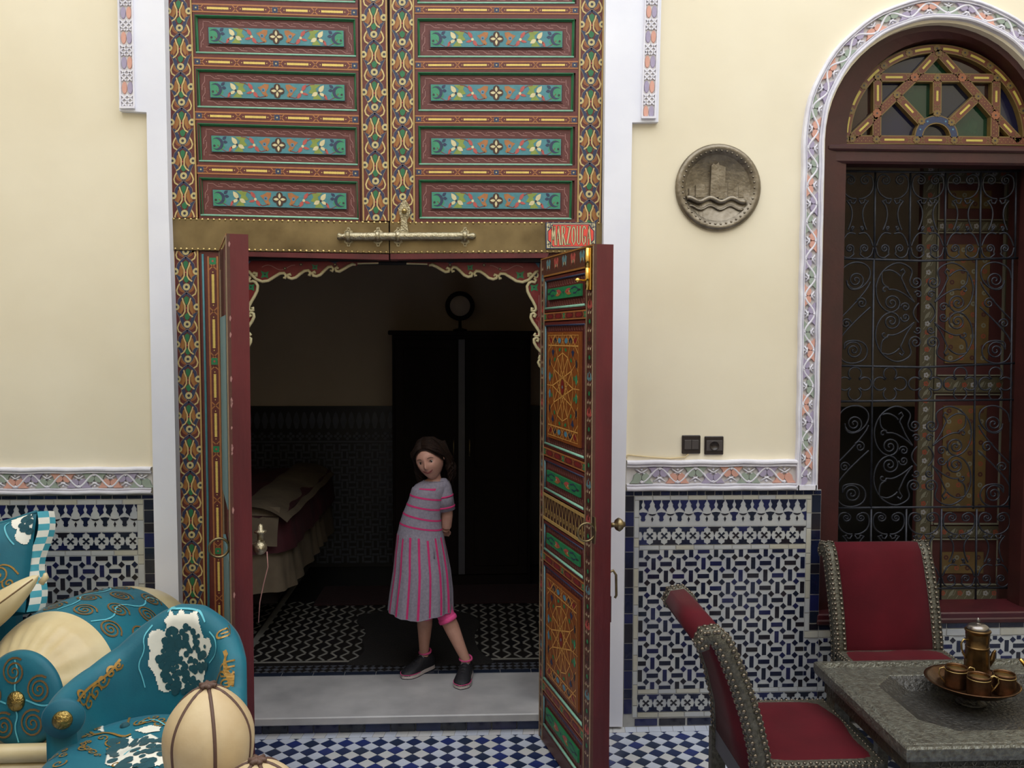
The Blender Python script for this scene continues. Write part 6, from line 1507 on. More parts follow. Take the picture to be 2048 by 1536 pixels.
for i in range(nv):
    for j in range(4):
        vs = [side(i/nv, j/4), side((i+1)/nv, j/4), side((i+1)/nv, (j+1)/4), side(i/nv, (j+1)/4)]; b.add(vs, [(0, 1, 2, 3)], 'silk_white' if (i//2+j) % 2 else 'check_teal', True)
b.build('checked_gusset', cu); b = MB(); b.tube([side(v/12, 1) for v in range(13)], .010, 'teal_velvet', 7); b.tube([CS(u/14, 0) for u in range(15)], .007, 'teal_velvet', 7); b.build('piping', cu)
b = MB(); b.grid(lambda u, v: lerp(0, 1, 1) and ((c0*(1-u)+c1*u)-n_*(.10*v)+Vector((0, 0, .012*math.sin(math.pi*v)-.03*math.sin(math.pi*u)))), 24, 5, 'teal_velvet'); b.build('top_edge', cu)
CU = lambda u, v, w=0: CS(u, v, w)
b = MB()
patch(b, CU, smooth([(.80, .02), (.83, .13), (.88, .16), (.86, .24), (.90, .30), (.96, .34), (.985, .28), (.985, .01), (.9, -.0)], 1), .008, .003, 'silk_white')
for x, y, r in ((.92, .06, .035), (.96, .10, .03), (.93, .16, .038), (.97, .2, .03), (.90, .12, .025), (.95, .03, .03)): b.disc(CU, (x, y), r, .005, 'teal_dark', n=9, ry=r*1.2)
b.stroke(CU, smooth([(.79, .05), (.76, .08), (.78, .16), (.82, .25), (.87, .32)]), .012, .004, 'velvet_aqua')
for (x, y, r, d, t) in ((.78, .62, .08, 1, 1.6), (.86, .70, .05, -1, 1.5), (.70, .80, .07, -1, 1.6), (.74, .40, .04, -1, 1.3), (.90, .88, .06, 1, 1.5), (.68, .50, .06, 1, 1.4), (.80, .92, .05, -1, 1.4), (.62, .66, .05, 1, 1.3)):
    swirl(b, CU, x, y, r, t, .004, 'velvet_gold', .013, 200, d, ry=r*1.25)
for P in ([(.66, .98), (.72, .85), (.70, .70), (.76, .50), (.86, .52), (.93, .62)], [(.62, .9), (.66, .6), (.70, .4), (.66, .2)], [(.84, 1.0), (.88, .9), (.97, .84)]): b.stroke(CU, smooth(P), .014, .0035, 'velvet_gold')
b.build('damask', cu, kind='stuff')
# --- small cream silk cushion end
a_, t_ = D(-110, 1290, 3.16), D(88, 1163, 3.24); L2 = (t_-a_).length; sc_ = thing('silk_cushion', 'pointed cream silk cushion end with zip seam lying on the bolster', 'cushion', (a_.x, a_.y, a_.z-.09)); axs = (t_-a_).normalized(); u2 = (Vector((0, 0, 1))-axs*axs.z).normalized(); u1 = axs.cross(u2)
def SCf(u, v):
    h = v; r = .115*(1-h**2.6)**.7*(.75+.25*min(1, h*4)); a = u*2*math.pi; w = .005*math.sin(a*7+h*8)*(1-h)
    return a_+axs*(h*L2)+u2*math.cos(a)*(r*.55+w)+u1*math.sin(a)*(r+w)*.75+u2*.03*h*h
b = MB(); b.grid(SCf, 44, 22, 'silk_cream', cu=True); b.build('cover', sc_)
b = MB(); b.tube([SCf(.205 if (SCf(.25, .5)-CAMP).length < (SCf(.75, .5)-CAMP).length else .795, .25+.70*i/16) for i in range(17)], .003, 'velvet_brown', 5); b.build('zip_seam', sc_)
b = MB(); b.tube([t_-axs*.012, t_+axs*.008+Vector((0, 0, .012)), t_+axs*.006+Vector((0, 0, .028))], [.012, .012, .006], 'silk_cream', 7); b.build('corner_tip', sc_)
# --- small wrap-round armchair
CXc, CYc, Rc = -1.035, -1.15, .248
ac = thing('tub_chair', 'teal velvet tub chair with white damask patches in front of the door jamb', 'armchair', (CXc, CYc, 0))
KEY = [(-28, .50), (-10, .57), (8, .66), (25, .755), (40, .81), (55, .845), (70, .872), (88, .872), (100, .848), (115, .80), (130, .745), (150, .705), (172, .685), (190, .67), (203, .64)]
def ztop(a):
    if a <= KEY[0][0]: return KEY[0][1]
    for (a0, z0), (a1, z1) in zip(KEY, KEY[1:]):
        if a <= a1: t = (a-a0)/(a1-a0); t = t*t*(3-2*t) if abs(z1-z0) > .08 else t; return lerp(z0, z1, t)
    return KEY[-1][1]
TH = .045
def TB(s, v, w=0, inner=True):
    """s: arc length along the back from the right end, v: height 0..1 above the seat line; inner face"""
    a = -28+s/Rc*57.2958; z0 = .30; z1 = ztop(a); z = lerp(z0, z1, v); ar = math.radians(a)
    r = Rc-TH*(1 if inner else -1)*math.sqrt(max(0, 1-max(0, (v-.86)/.14)**2))+.05*(z-.3)-.012
    if not inner: r += 0
    r -= w
    return Vector((CXc+r*math.cos(ar), CYc+r*math.sin(ar), z+ (0)))
SM = Rc*math.radians(221)
b = MB(); N = 74
def cross(a):
    """closed section of the padded back at angle a"""
    z1 = ztop(a); ar = math.radians(a); P = []
    for k in range(13):
        if k < 5: v = k/4*.86; r = Rc-TH; z = lerp(.28, z1-.05, k/4)
        elif k < 9: t = (k-4)/4*math.pi-0; t = (k-4)/5*math.pi; r = Rc-TH*math.cos(t); z = z1-.05+.05*math.sin(t)
        else: r = Rc+TH; z = lerp(z1-.05, .10, (k-8)/4)
        r += .05*(z-.3); P.append(Vector((CXc+r*math.cos(ar), CYc+r*math.sin(ar), z)))
    return P
secs = [cross(-28+221*i/(N-1)) for i in range(N)]; M_ = len(secs[0])
b.add([p for s_ in secs for p in s_], [(M_*i+k, M_*i+k+1, M_*(i+1)+k+1, M_*(i+1)+k) for i in range(N-1) for k in range(M_-1)]+[tuple(range(M_)), tuple(range(M_*(N-1), M_*N))[::-1]], 'teal_velvet', True)
bk = b.build('wrap_back', ac)
def TI(s, z, w=0):
    a = -28+s/Rc*57.2958; ar = math.radians(a); zt_ = ztop(a); r = Rc-TH
    if z > zt_-.05: r = Rc-TH*math.sqrt(max(0, 1-((z-zt_+.05)/.05)**2))
    r += .05*(z-.3)-w; return Vector((CXc+r*math.cos(ar), CYc+r*math.sin(ar), z))
def TI_px(px, py):
    """where the view ray through a picture point meets the inner face of the back"""
    best = None
    for i in range(240):
        s = SM*i/239; P = TI(s, .6); x, _, _ = proj(P)
        for j in range(30):
            z = .40+.5*j/29
            if z > ztop(-28+s/Rc*57.2958)-.01: break
            x, y, _ = proj(TI(s, z)); e = (x-px)**2+(y-py)**2
            if best is None or e < best[0]: best = (e, s, z)
    _, bs, bz = best
    for i in range(-6, 7):
        for j in range(-8, 9):
            s, z = bs+SM/239*i/6, bz+.0172*j/8
            x, y, _ = proj(TI(s, z)); e = (x-px)**2+(y-py)**2
            if e < best[0]: best = (e, s, z)
    return best[1], best[2]
b = MB()
OUT = [(342, 1218), (352, 1232), (362, 1215), (372, 1228), (384, 1226), (392, 1214), (398, 1240), (404, 1262), (409, 1275), (420, 1276), (424, 1290), (416, 1312), (409, 1318), (411, 1345), (405, 1376), (330, 1384), (318, 1378), (310, 1350), (296, 1330), (300, 1300), (294, 1282), (301, 1262), (318, 1258), (330, 1262), (334, 1248), (328, 1240), (336, 1232)]
UV = [TI_px(x, y) for x, y in OUT]
patch(b, TI, UV, .0045, .0022, 'silk_white')
random.seed(5)
for _ in range(300):
    x, y = random.uniform(306, 418), random.uniform(1238, 1384)
    cx_, cy_ = 366, 1318
    if ((x-cx_)/49)**2+((y-cy_)/(70 if y > 1318 else 66))**2 < 1:
        s, z = TI_px(x, y); r = random.uniform(.007, .015); b.disc(TI, (s, z), r, .0036+random.uniform(0, .0012), 'teal_dark', n=8)
for P in ([(305, 1250), (285, 1275), (290, 1300), (275, 1330), (284, 1352), (290, 1375)], [(330, 1222), (345, 1212), (392, 1208), (404, 1225), (411, 1244)], [(420, 1262), (434, 1280), (434, 1305), (420, 1325)]): b.stroke(TI, smooth([TI_px(*p) for p in P]), .0045, .003, 'velvet_aqua')
for (x, y, r, d) in ((448, 1262, .022, 1), (462, 1340, .03, -1), (455, 1365, .02, 1), (440, 1378, .03, 1)):
    s, z = TI_px(x, y); swirl(b, TI, s, z, r, 1.5, .003, 'velvet_gold', .006, 100, d)
for P in ([(432, 1385), (436, 1352), (448, 1340), (458, 1350)], [(450, 1300), (458, 1320), (462, 1352), (470, 1372)]): b.stroke(TI, smooth([TI_px(*p) for p in P]), .007, .003, 'velvet_gold')
for (x, y, r, d) in ((165, 1392, .035, 1), (190, 1385, .028, -1), (205, 1362, .026, 1), (222, 1345, .022, -1), (178, 1405, .03, -1), (236, 1330, .016, 1)):
    s, z = TI_px(x, y); swirl(b, TI, s, z, r, 1.4, .003, 'velvet_gold', .007, 180, d)
b.stroke(TI, smooth([TI_px(*p) for p in [(150, 1410), (180, 1372), (214, 1352), (240, 1318)]]), .008, .003, 'velvet_gold')
b.build('damask', bk, kind='stuff')
# padded scroll end of the left arm with its button
AE = secs[-1]; ae = Vector((CXc+Rc*math.cos(math.radians(193)), CYc+Rc*math.sin(math.radians(193)), .60)); fwd = Vector((-math.sin(math.radians(193)), math.cos(math.radians(193)), 0))
b = MB(); b.lathe([(0, .0), (.058, .004), (.064, .016), (.060, .030), (.0, .034)], ae+Vector((0, 0, .02)), 'teal_velvet', 22, fwd); b.build('arm_end', ac)
b = MB(); b.lathe([(.030, 0), (.030, .006), (.024, .014), (.012, .020), (0, .022)], ae+fwd*.030+Vector((0, 0, .02)), 'button_metal', 20, fwd); b.build('button', ac)
SX, SY, SZ_ = -1.07, -1.22, .535
def ST(u, v, w=0):
    """domed seat cushion; u,v in metres from its centre"""
    q = min(1, (abs(u/.315)**2.6+abs(v/.36)**2.6)); z = SZ_-.20*q**2.2+.010*math.sin(17*u+5*v)*(1-q)-.02*math.exp(-((u+.03)**2+(v-.0)**2)/.004)
    return Vector((SX+u, SY+v, z+w))
def disc_map(i, j, n=30, m=44):
    r = (i/(n-1))**.8; a = 2*math.pi*j/m; return r*.315*abs(math.cos(a))**(.8)*(1 if math.cos(a) > 0 else -1), r*.36*abs(math.sin(a))**(.8)*(1 if math.sin(a) > 0 else -1)
b = MB(); n, m = 26, 56
vs = [ST(*disc_map(i, j, n, m)) for i in range(n) for j in range(m)]; vs += [Vector((SX+.31*math.cos(2*math.pi*j/m), SY+.35*math.sin(2*math.pi*j/m), .12)) for j in range(m)]
b.add(vs, [(m*i+j, m*i+(j+1) % m, m*(i+1)+(j+1) % m, m*(i+1)+j) for i in range(n) for j in range(m)]+[tuple(range(m*n, m*n+m))[::-1]], 'teal_velvet', True); st_ = b.build('seat', ac)
for dx, dy in ((-.22, -.24), (.2, -.22), (-.2, .2), (.18, .2)): b = MB(); b.lathe([(.018, 0), (.026, .12)], (SX+dx, SY+dy, 0), 'dark_wood', 10); b.build('foot', ac)
def ST_px(px, py):
    g = G(px, py, .50)
    for _ in range(5): g = G(px, py, ST(max(-.33, min(.33, g.x-SX)), max(-.35, min(.35, g.y-SY))).z)
    return g.x-SX, g.y-SY
b = MB()
for OUT in ([(222, 1400), (248, 1392), (268, 1396), (262, 1404), (238, 1410), (228, 1422), (214, 1412)], [(196, 1440), (186, 1428), (176, 1434), (164, 1446), (180, 1452), (196, 1462), (208, 1466)], [(216, 1506), (240, 1480), (262, 1474), (270, 1484), (300, 1470), (318, 1478), (330, 1500), (330, 1534), (250, 1540), (210, 1530)], [(96, 1472), (130, 1452), (150, 1450), (142, 1462), (110, 1478)], [(236, 1424), (262, 1414), (300, 1412), (330, 1420), (310, 1428), (280, 1424), (262, 1432), (244, 1434)], [(270, 1462), (300, 1452), (322, 1456), (318, 1464), (290, 1468)]):
    patch(b, ST, [ST_px(x, y) for x, y in OUT], .0045, .003, 'silk_white')
random.seed(9)
for _ in range(60):
    x, y = random.uniform(222, 335), random.uniform(1480, 1536); u, v = ST_px(x, y)
    if abs(u) < .33 and abs(v) < .34: b.disc(ST, (u, v), random.uniform(.010, .018), .0045+random.uniform(0, .001), 'teal_dark', n=8)
random.seed(12)
for _ in range(34):
    x, y = random.uniform(105, 235), random.uniform(1440, 1530); u, v = ST_px(x, y)
    swirl(b, ST, u, v, random.uniform(.010, .024), 1.3, .0038, 'velvet_gold', .005, random.uniform(0, 360), random.choice((1, -1)))
for _ in range(16):
    x, y = random.uniform(250, 360), random.uniform(1392, 1450); u, v = ST_px(x, y); swirl(b, ST, u, v, random.uniform(.014, .03), 1.2, .0038, 'velvet_gold', .006, random.uniform(90, 200), 1)
for P in ([(250, 1440), (262, 1420), (290, 1406), (320, 1404)], [(255, 1452), (276, 1432), (300, 1424), (330, 1424)], [(190, 1470), (215, 1466), (246, 1476), (262, 1470)], [(120, 1490), (150, 1470), (180, 1474), (205, 1468)]): b.stroke(ST, smooth([ST_px(*p) for p in P]), .008, .004, 'velvet_gold')
for P in ([(200, 1430), (226, 1436), (236, 1424), (262, 1428)], [(205, 1415), (180, 1420), (160, 1432)], [(285, 1445), (310, 1440), (330, 1452)], [(248, 1512), (262, 1500), (280, 1508), (300, 1500)]): b.stroke(ST, smooth([ST_px(*p) for p in P]), .005, .004, 'velvet_aqua')
b.build('damask', st_, kind='stuff')
b = MB(); u, v = ST_px(250, 1452); b.lathe([(.016, -.004), (.016, .004), (.010, .010), (0, .012)], ST(u, v), 'teal_dark', 14); b.build('tuft', st_)
# --- goatskin lamps on a small round table below the picture edge
LC = D(415, 1460, 2.30); lt = .575
stl = thing('side_table', 'small round dark table carrying the goatskin lamps', 'side table', (-.61, -1.77, 0)); sc0 = Vector((-.61, -1.77, 0))
b = MB(); b.lathe([(.0, lt-.03), (.20, lt-.03), (.21, lt-.015), (.205, lt-.001), (0, lt-.001)], sc0, 'dark_wood', 30); b.build('table_top', stl)
b = MB(); b.lathe([(.13, 0), (.13, .015), (.03, .04), (.022, .3), (.03, lt-.03)], sc0, 'dark_wood', 18); b.build('pedestal', stl)
def lamp(name, label, px, ptop, depth, R, nrib, a0, zb):
    c = D(px, ptop, depth); top = c.z; H = top-zb; base = Vector((c.x, c.y, zb)); t = thing(name, label, 'lamp', base, group='goatskin lamps on the side table')
    def rr(h):
        # h from top 0 to bottom 1
        return R*(math.sin(math.pi*min(.5, 1.19*h))**.6*(1-.42*max(0, (h-.42)/.58)**2.0))
    def S(a, h, w=0):
        r = rr(h)*(1+.0); k = .5+.5*math.cos(nrib*(a-a0)); r *= 1-.045*k**8
        return base+Vector(((r+w)*math.cos(a), (r+w)*math.sin(a), H*(1-h)))
    b = MB(); b.grid(lambda u, v: S(u*2*math.pi, v), 72, 30, 'goatskin', cu=True); b.build('skin_shade', t)
    for k in range(nrib):
        a = a0+2*math.pi*k/nrib; b = MB(); b.tube([S(a, .01+.99*i/22, -.001) for i in range(23)], .0052, 'leather_strip', 7); b.build('leather_rib', t)
    b = MB(); b.lathe([(.0, -.004), (.016, -.003), (.017, .004), (.010, .008), (0, .009)], base+Vector((0, 0, H)), 'leather_strip', 12)
    for k in range(nrib): a = a0+2*math.pi*k/nrib; b.tube([base+Vector((0, 0, H+.003)), base+Vector((.022*math.cos(a), .022*math.sin(a), H+.001))], .0065, 'leather_strip', 6)
    b.build('top_knot', t); return t
lamp('goatskin_lamp', 'tall cream goatskin lamp with dark leather ribs, in front of the tub chair', 416, 1371, 2.30, .116, 6, math.radians(-66), lt)
lamp('goatskin_lamp', 'low goatskin lamp whose tip shows at the bottom edge beside the taller lamp', 515, 1521, 2.15, .10, 6, math.radians(-60), lt)
# ---------------------------------------------------------------- the girl on the doorstep
from mathutils.bvhtree import BVHTree
M('skin', '#b98d7c', .55, vscale=20, col2='#ad7f6e', bump=.02, bscale=200); M('lip', '#8f4a48', .45, var=.05); M('hair_brown', '#24160f', .7, spec=.15, vscale=60, col2='#170e0a', bump=.3, bscale=150, stretch=(1, 1, .15)); M('eye_white', '#cfc8c2', .2, var=.02); M('iris', '#22160f', .15, var=.1); M('brow', '#3a261c', .7, var=.1)
M('jersey_grey', '#8e8895', .9, vscale=90, col2='#7c7684', bump=.15, bscale=220); M('stripe_pink', '#c02c6a', .85, var=.06, vscale=60); M('legging_pink', '#e0508f', .85, var=.06, vscale=50, bump=.15, bscale=120)
M('shoe_black', '#17171d', .6, var=.15, vscale=50, bump=.2, bscale=250); M('shoe_sole', '#b3a8a6', .6, var=.06, vscale=50); M('shoe_pink', '#c4487c', .7, var=.06); M('shoe_grey', '#777780', .6, var=.06)
GY = .42
gp = lambda px, py, dy=0.0: W(px, py, GY+dy)
K = 1/ (1750/(CAM_D+GY))       # metres for one picture unit at the girl
girl = thing('person', 'young girl in grey dress with pink stripes leaning back, hands behind her', 'person', (gp(865, 1340).x, .40, FZ))
HCn = gp(859.5, 917)
RH = Matrix.Rotation(math.radians(-15), 3, 'Z') @ Matrix.Rotation(math.radians(-13), 3, 'Y') @ Matrix.Rotation(math.radians(9), 3, 'X')
HL = lambda x, y, z: HCn+RH @ Vector((x, y, z))
def head_pt(th, ph):
    """th round the head (0 = front), ph from chin to crown"""
    z = -math.cos(ph); s = math.sin(ph); x = math.sin(th)*s; y = -math.cos(th)*s
    X, Y, Z = .0685*x, .086*y, .104*z
    if z < 0: k = (-z)**1.6; X *= 1-.34*k; Y = Y*(1-.16*k)-(.012*k if y < 0 else -.03*k)
    if z > .2: X *= 1+.04*z; 
    fr = max(0, -y)
    g = lambda cx, cz, sx, sz: math.exp(-((X-cx)/sx)**2-((Z-cz)/sz)**2)
    if fr > 0:
        Y -= .019*g(0, -.024, .0095, .016)*fr+.009*g(0, -.005, .006, .022)*fr     # nose
        Y += .0085*(g(.029, .003, .015, .010)+g(-.029, .003, .015, .010))*fr      # sockets
        Y -= .005*(g(.036, -.028, .018, .018)+g(-.036, -.028, .018, .018))*fr     # cheeks
        Y -= .005*g(0, -.050, .017, .010)*fr                                      # mouth
        Y += .004*g(0, -.062, .018, .004)*fr
        Y -= .007*g(0, -.084, .016, .012)*fr                                      # chin
        Y -= .003*g(0, .028, .04, .012)*fr
    return X, Y, Z
hb = MB(); NT, NP = 84, 64
hb.grid(lambda u, v: HL(*head_pt((u*2-1)*math.pi, .02+(math.pi-.04)*v)), NT, NP, 'skin', cu=True)
hb.f.append(list(range(NT))); hb.m.append(0); hb.s.append(True); hb.f.append(list(range(NT*(NP-1), NT*NP))); hb.m.append(0); hb.s.append(True)
bvh = BVHTree.FromPolygons([Vector(p) for p in hb.v], hb.f)
def face(x, z, w=0.0):
    o = HL(x, -.3, z); d = (RH @ Vector((0, 1, 0))); h = bvh.ray_cast(o, d); p = h[0] if h[0] is not None else HL(x, -.08, z); return p-d*w
body = MB(); body.v = list(hb.v); body.f = list(hb.f); body.m = list(hb.m); body.s = list(hb.s); body.mats = list(hb.mats)
def limb(P, R, n=14): body.tube(P, R, 'skin', n)
# ears
for s in (1, -1): body.lathe([(.002, -.006), (.014, -.004), (.016, .003), (.010, .007), (.001, .006)], HL(s*.069, .006, -.008), 'skin', 12, RH @ Vector((s, .15, .1)))
# neck and torso
body.tube([HL(0, .012, -.05), gp(868, 952, .02), gp(871, 966, .03), gp(872, 985, .03)], [.036, .033, .036, .05], 'skin', 16)
TR = [(955, 869, 14, 13), (966, 867, 30, 20), (980, 860, 32, 24), (1000, 852, 31, 26), (1030, 845, 33, 27), (1060, 842, 38, 29), (1090, 844, 44, 34), (1120, 852, 44, 36), (1140, 858, 40, 34)]
TA = math.radians(-32)
def ell(px, py, hw, hd, a, n=24, wob=0.0):
    c = gp(px, py, .02); return [c+Vector((K*(hw-2)*math.cos(t)*math.cos(TA*.0)*1.0, K*hd*math.sin(t), 0)) for t in [2*math.pi*i/n for i in range(n)]]
vs = []; 
for py, px, hw, hd in TR: vs += ell(px, py, hw-2, hd, 0)
n = 24; body.add(vs, [(n*i+k, n*i+(k+1) % n, n*(i+1)+(k+1) % n, n*(i+1)+k) for i in range(len(TR)-1) for k in range(n)]+[tuple(range(n))[::-1], tuple(range(n*(len(TR)-1), n*len(TR)))], 'skin', True)
# arms behind the back
sL, eL, hL_ = gp(890, 974, .02), gp(892, 1054, .05), gp(862, 1062, .17)
sR, eR, hR = gp(838, 984, .03), gp(846, 1050, .13), gp(868, 1068, .19)
limb([sL, gp(893, 1000, .02), gp(894, 1030, .03), eL], [.028, .030, .030, .028]); limb([eL, lerp(eL, hL_, .35), lerp(eL, hL_, .7), hL_], [.028, .026, .021, .017])
limb([sR, lerp(sR, eR, .5), eR], [.026, .029, .027]); limb([eR, lerp(eR, hR, .4), hR], [.027, .024, .017])
def hand(w, d, up, side):
    """palm with five separate bent fingers; d towards the fingertips, up = back of the hand"""
    d = d.normalized(); sd = d.cross(up).normalized()*side; up = sd.cross(d).normalized()*side
    body.tube([w-d*.005, w+d*.02, w+d*.045, w+d*.052], [.016, .019, .020, .016], 'skin', 10)
    for i, (o, l) in enumerate(((-.015, .040), (-.005, .046), (.005, .043), (.014, .034))):
        b0 = w+d*.046+sd*o; body.tube([b0, b0+d*l*.4-up*.002, b0+d*l*.75-up*.010, b0+d*l*.9-up*.020], [.0062, .0058, .0054, .0044], 'skin', 8)
    t0 = w+d*.015-sd*.015; body.tube([t0, t0+d*.016-sd*.012, t0+d*.030-sd*.014-up*.006, t0+d*.038-sd*.010-up*.010], [.008, .0072, .0064, .005], 'skin', 8)
hand(hL_, hL_-eL, Vector((0, 1, .2)), 1); hand(hR, Vector((1, .1, .1)), Vector((0, 1, .2)), -1)
# legs
hipL, kL = gp(850, 1130, .04), gp(850, 1222, .0)
hipR, kR = gp(864, 1130, .04), gp(889, 1224, -.0)
heelA, toeA = G(872, 1330, FZ), G(806, 1358, FZ); heelB, toeB = G(937, 1341, FZ), G(921, 1379, FZ)
def clampfoot(h, t, L=.205):
    d = (t-h); d.z = 0; return t-d.normalized()*L, t
heelA, toeA = clampfoot(heelA, toeA); heelB, toeB = clampfoot(heelB, toeB)
aL, aR = [h+(t-h).normalized()*.052+Vector((0, 0, .095)) for h, t in ((heelA, toeA), (heelB, toeB))]
limb([hipL, lerp(hipL, kL, .6), kL, lerp(kL, aL, .35)+Vector((.0, .012, 0)), lerp(kL, aL, .75), aL, aL-Vector((0, 0, .06))], [.055, .045, .040, .039, .029, .024, .025], 16)
limb([hipR, lerp(hipR, kR, .6), kR, lerp(kR, aR, .35)+Vector((.0, .012, 0)), lerp(kR, aR, .75), aR, aR-Vector((0, 0, .06))], [.055, .043, .040, .039, .029, .024, .025], 16)
for h, t in ((heelA, toeA), (heelB, toeB)):
    d = (t-h).normalized(); body.tube([h+d*.035+Vector((0, 0, .040)), h+d*.09+Vector((0, 0, .034)), h+d*.15+Vector((0, 0, .030))], [.022, .020, .014], 'skin', 12)
ob = body.build('body', girl)
rm = ob.modifiers.new('Remesh', 'REMESH'); rm.mode = 'VOXEL'; rm.voxel_size = .0032; rm.use_smooth_shade = True
sm = ob.modifiers.new('Smooth', 'SMOOTH'); sm.factor = .5; sm.iterations = 2
dgp = bpy.context.evaluated_depsgraph_get(); me = bpy.data.meshes.new_from_object(ob.evaluated_get(dgp)); ob.modifiers.clear(); ob.data = me
# face
for s, nm in ((1, 'eye'), (-1, 'eye')):
    c = face(s*.0275, .001); d = RH @ Vector((0, -1, 0)); b = MB()
    b.lathe([(0, .0018), (.0055, .0014), (.0078, 0), (.0085, -.003)], c-d*.0005, 'eye_white', 14, d); b.lathe([(0, .0028), (.0044, .0025), (.0060, .0010)], c+RH @ Vector((.0006, 0, .0)), 'iris', 12, d); b.build(nm, ob)
b = MB()
for s in (1, -1):
    b.tube([face(s*.0275+x, .001+z, .0012) for x, z in ((-.0095, .0), (-.005, .0048), (0, .006), (.005, .005), (.0098, .0008))], [.0008, .0014, .0017, .0014, .0008], 'iris', 5)
    b.tube([face(s*.0275+x, .001+z, .0006) for x, z in ((-.008, -.002), (0, -.005), (.008, -.002))], [.0005, .0008, .0005], 'brow', 4)
    b.tube([face(s*(.0275+x), .0195+z, .0006) for x, z in ((-.012, .0005), (-.004, .0028), (.006, .0022), (.015, -.004))], [.0010, .0018, .0016, .0008], 'brow', 5)
    b.tube([face(s*.0055, -.0335, -.0005), face(s*.008, -.0325, .0)], [.0018, .0012], 'lip', 5)
b.build('lashes', ob, kind='stuff')
b = MB()
for zc, r, k in ((-.0490, .0026, .6), (-.0545, .0032, .9)):
    b.tube([face(x, zc+.0075*(abs(x)/.02)**1.7*(1 if k > .5 else 1)+(-.001 if k < .7 and abs(x) < .003 else 0), .0006) for x in (-.025, -.016, -.007, 0, .007, .016, .025)], [.0006, r*.7, r, r*.9, r, r*.7, .0006], 'lip', 7)
b.tube([face(x, -.0515+.0075*(abs(x)/.02)**1.7, .0024) for x in (-.026, -.013, 0, .013, .026)], [.0005, .0010, .0012, .0010, .0005], 'iris', 4)
b.build('mouth', ob)
# hair: scalp cap and many wavy locks from the parting
random.seed(21); b = MB()
def cap(u, v):
    th = (u*2-1)*math.pi; front = max(0, math.cos(th)); lo = 1.3+.86*front**1.5; ph = lo+(math.pi-.02-lo)*v; x, y, z = head_pt(th, ph); k = 1.075+.02*math.sin(th*17)*(1-v)*.5
    return HL(x*k*1.02, y*k+(.003 if front > 0 else .0), z*1.05+.001)
b.grid(cap, 60, 18, 'hair_brown', cu=True)
for i in range(120):
    s = 1 if i % 2 else -1; t = random.random(); y0 = lerp(-.070, .085, t); zt_ = .104*math.sqrt(max(0, 1-(y0/.092)**2))
    back = t; xo_ = random.uniform(.0, .012)
    P = [HL(-.004+s*.002, y0*.95, zt_*1.06), HL(s*(.032+xo_*.3), y0*1.02+.004, zt_*.92+.004), HL(s*(.060+xo_), y0*.95+.010, .045+random.uniform(-.01, .01)), HL(s*(.074+xo_), lerp(.000, .06, back)+random.uniform(-.006, .006), .0), HL(s*(.076+xo_*1.6), lerp(.010, .075, back), -.045)]
    L = random.uniform(.045, .10); e = P[-1]; fall = Vector((0, .004, -1)); ph0 = random.uniform(0, 6)
    for k in range(1, 7):
        q = e+fall*L*k/6*1.0+Vector((s*.010*math.sin(k*1.3+ph0), .008*math.cos(k*1.1+ph0), 0)); q += Vector((-s*.004*k if s < 0 else .002*k, 0, 0)); P.append(q)
    R = [.005, .007, .008, .008, .008]+[.008-.0011*k for k in range(1, 7)]; b.tube(P, R, 'hair_brown', 5)
for i in range(60):
    a = random.uniform(-1, 1); P = [HL(.066*a*1.0, .078-.02*abs(a), .04), HL(.072*a, .094-.02*abs(a), -.01)]; e = P[-1]; L = random.uniform(.10, .17); ph0 = random.uniform(0, 6)
    for k in range(1, 7): P.append(e+Vector((.010*math.sin(k+ph0)+.012*k*a*.4, .004*math.cos(k*1.2+ph0)+.002, -L*k/6)))
    b.tube(P, [.007, .009, .009, .009, .008, .007, .005, .003], 'hair_brown', 5)
b.build('hair', ob)
# dress
DR = [(961, 870, 23, 18), (965, 868, 30, 22), (970, 865, 36, 24), (980, 859, 36, 28), (1000, 852.5, 35, 30), (1030, 843.5, 38.5, 31), (1052, 841, 43, 33), (1062, 841, 45, 34), (1070, 841, 47, 36), (1100, 842, 52, 40), (1140, 844, 57, 48), (1180, 843, 61.5, 54), (1212, 841.5, 64, 57), (1222, 841, 64.5, 58)]
def dr(py):
    for a, c in zip(DR, DR[1:]):
        if py <= c[0]: t = (py-a[0])/(c[0]-a[0]); return [lerp(a[k], c[k], t) for k in (1, 2, 3)]
    return DR[-1][1:]
def DF(u, py, w=0.0):
    """u: angle round the figure, 0 = image right, -90 degrees towards the viewer"""
    px, hw, hd = dr(py); a = u; sk = max(0, min(1, (py-1062)/120)); fold = 1+sk*(.035*math.sin(11*a+1.2*math.sin(2*a))+.015*math.sin(23*a)); gather = .012*math.sin(40*a)*max(0, 1-abs(py-1068)/14)
    sag = (3.0*math.sin(3*a+.5))*sk
    tilt = 6*math.cos(a)*(1-sk) if py > 975 else 0
    c = gp(px, py+tilt*.5+sag*max(0, (py-1180)/42), .02)
    return c+Vector(((K*hw*(fold+gather)+w)*math.cos(a), (K*hd*(fold+gather)+w)*math.sin(a), 0))
ds = MB(); ds.grid(lambda u, v: DF(u*2*math.pi, 1064+158*v), 160, 26, 'jersey_grey', cu=True)
dress = ds.build('dress_skirt', girl)
ds = MB(); ds.grid(lambda u, v: DF(u*2*math.pi, 961+103*v), 72, 26, 'jersey_grey', cu=True); bod = ds.build('dress_bodice', girl)
b = MB()
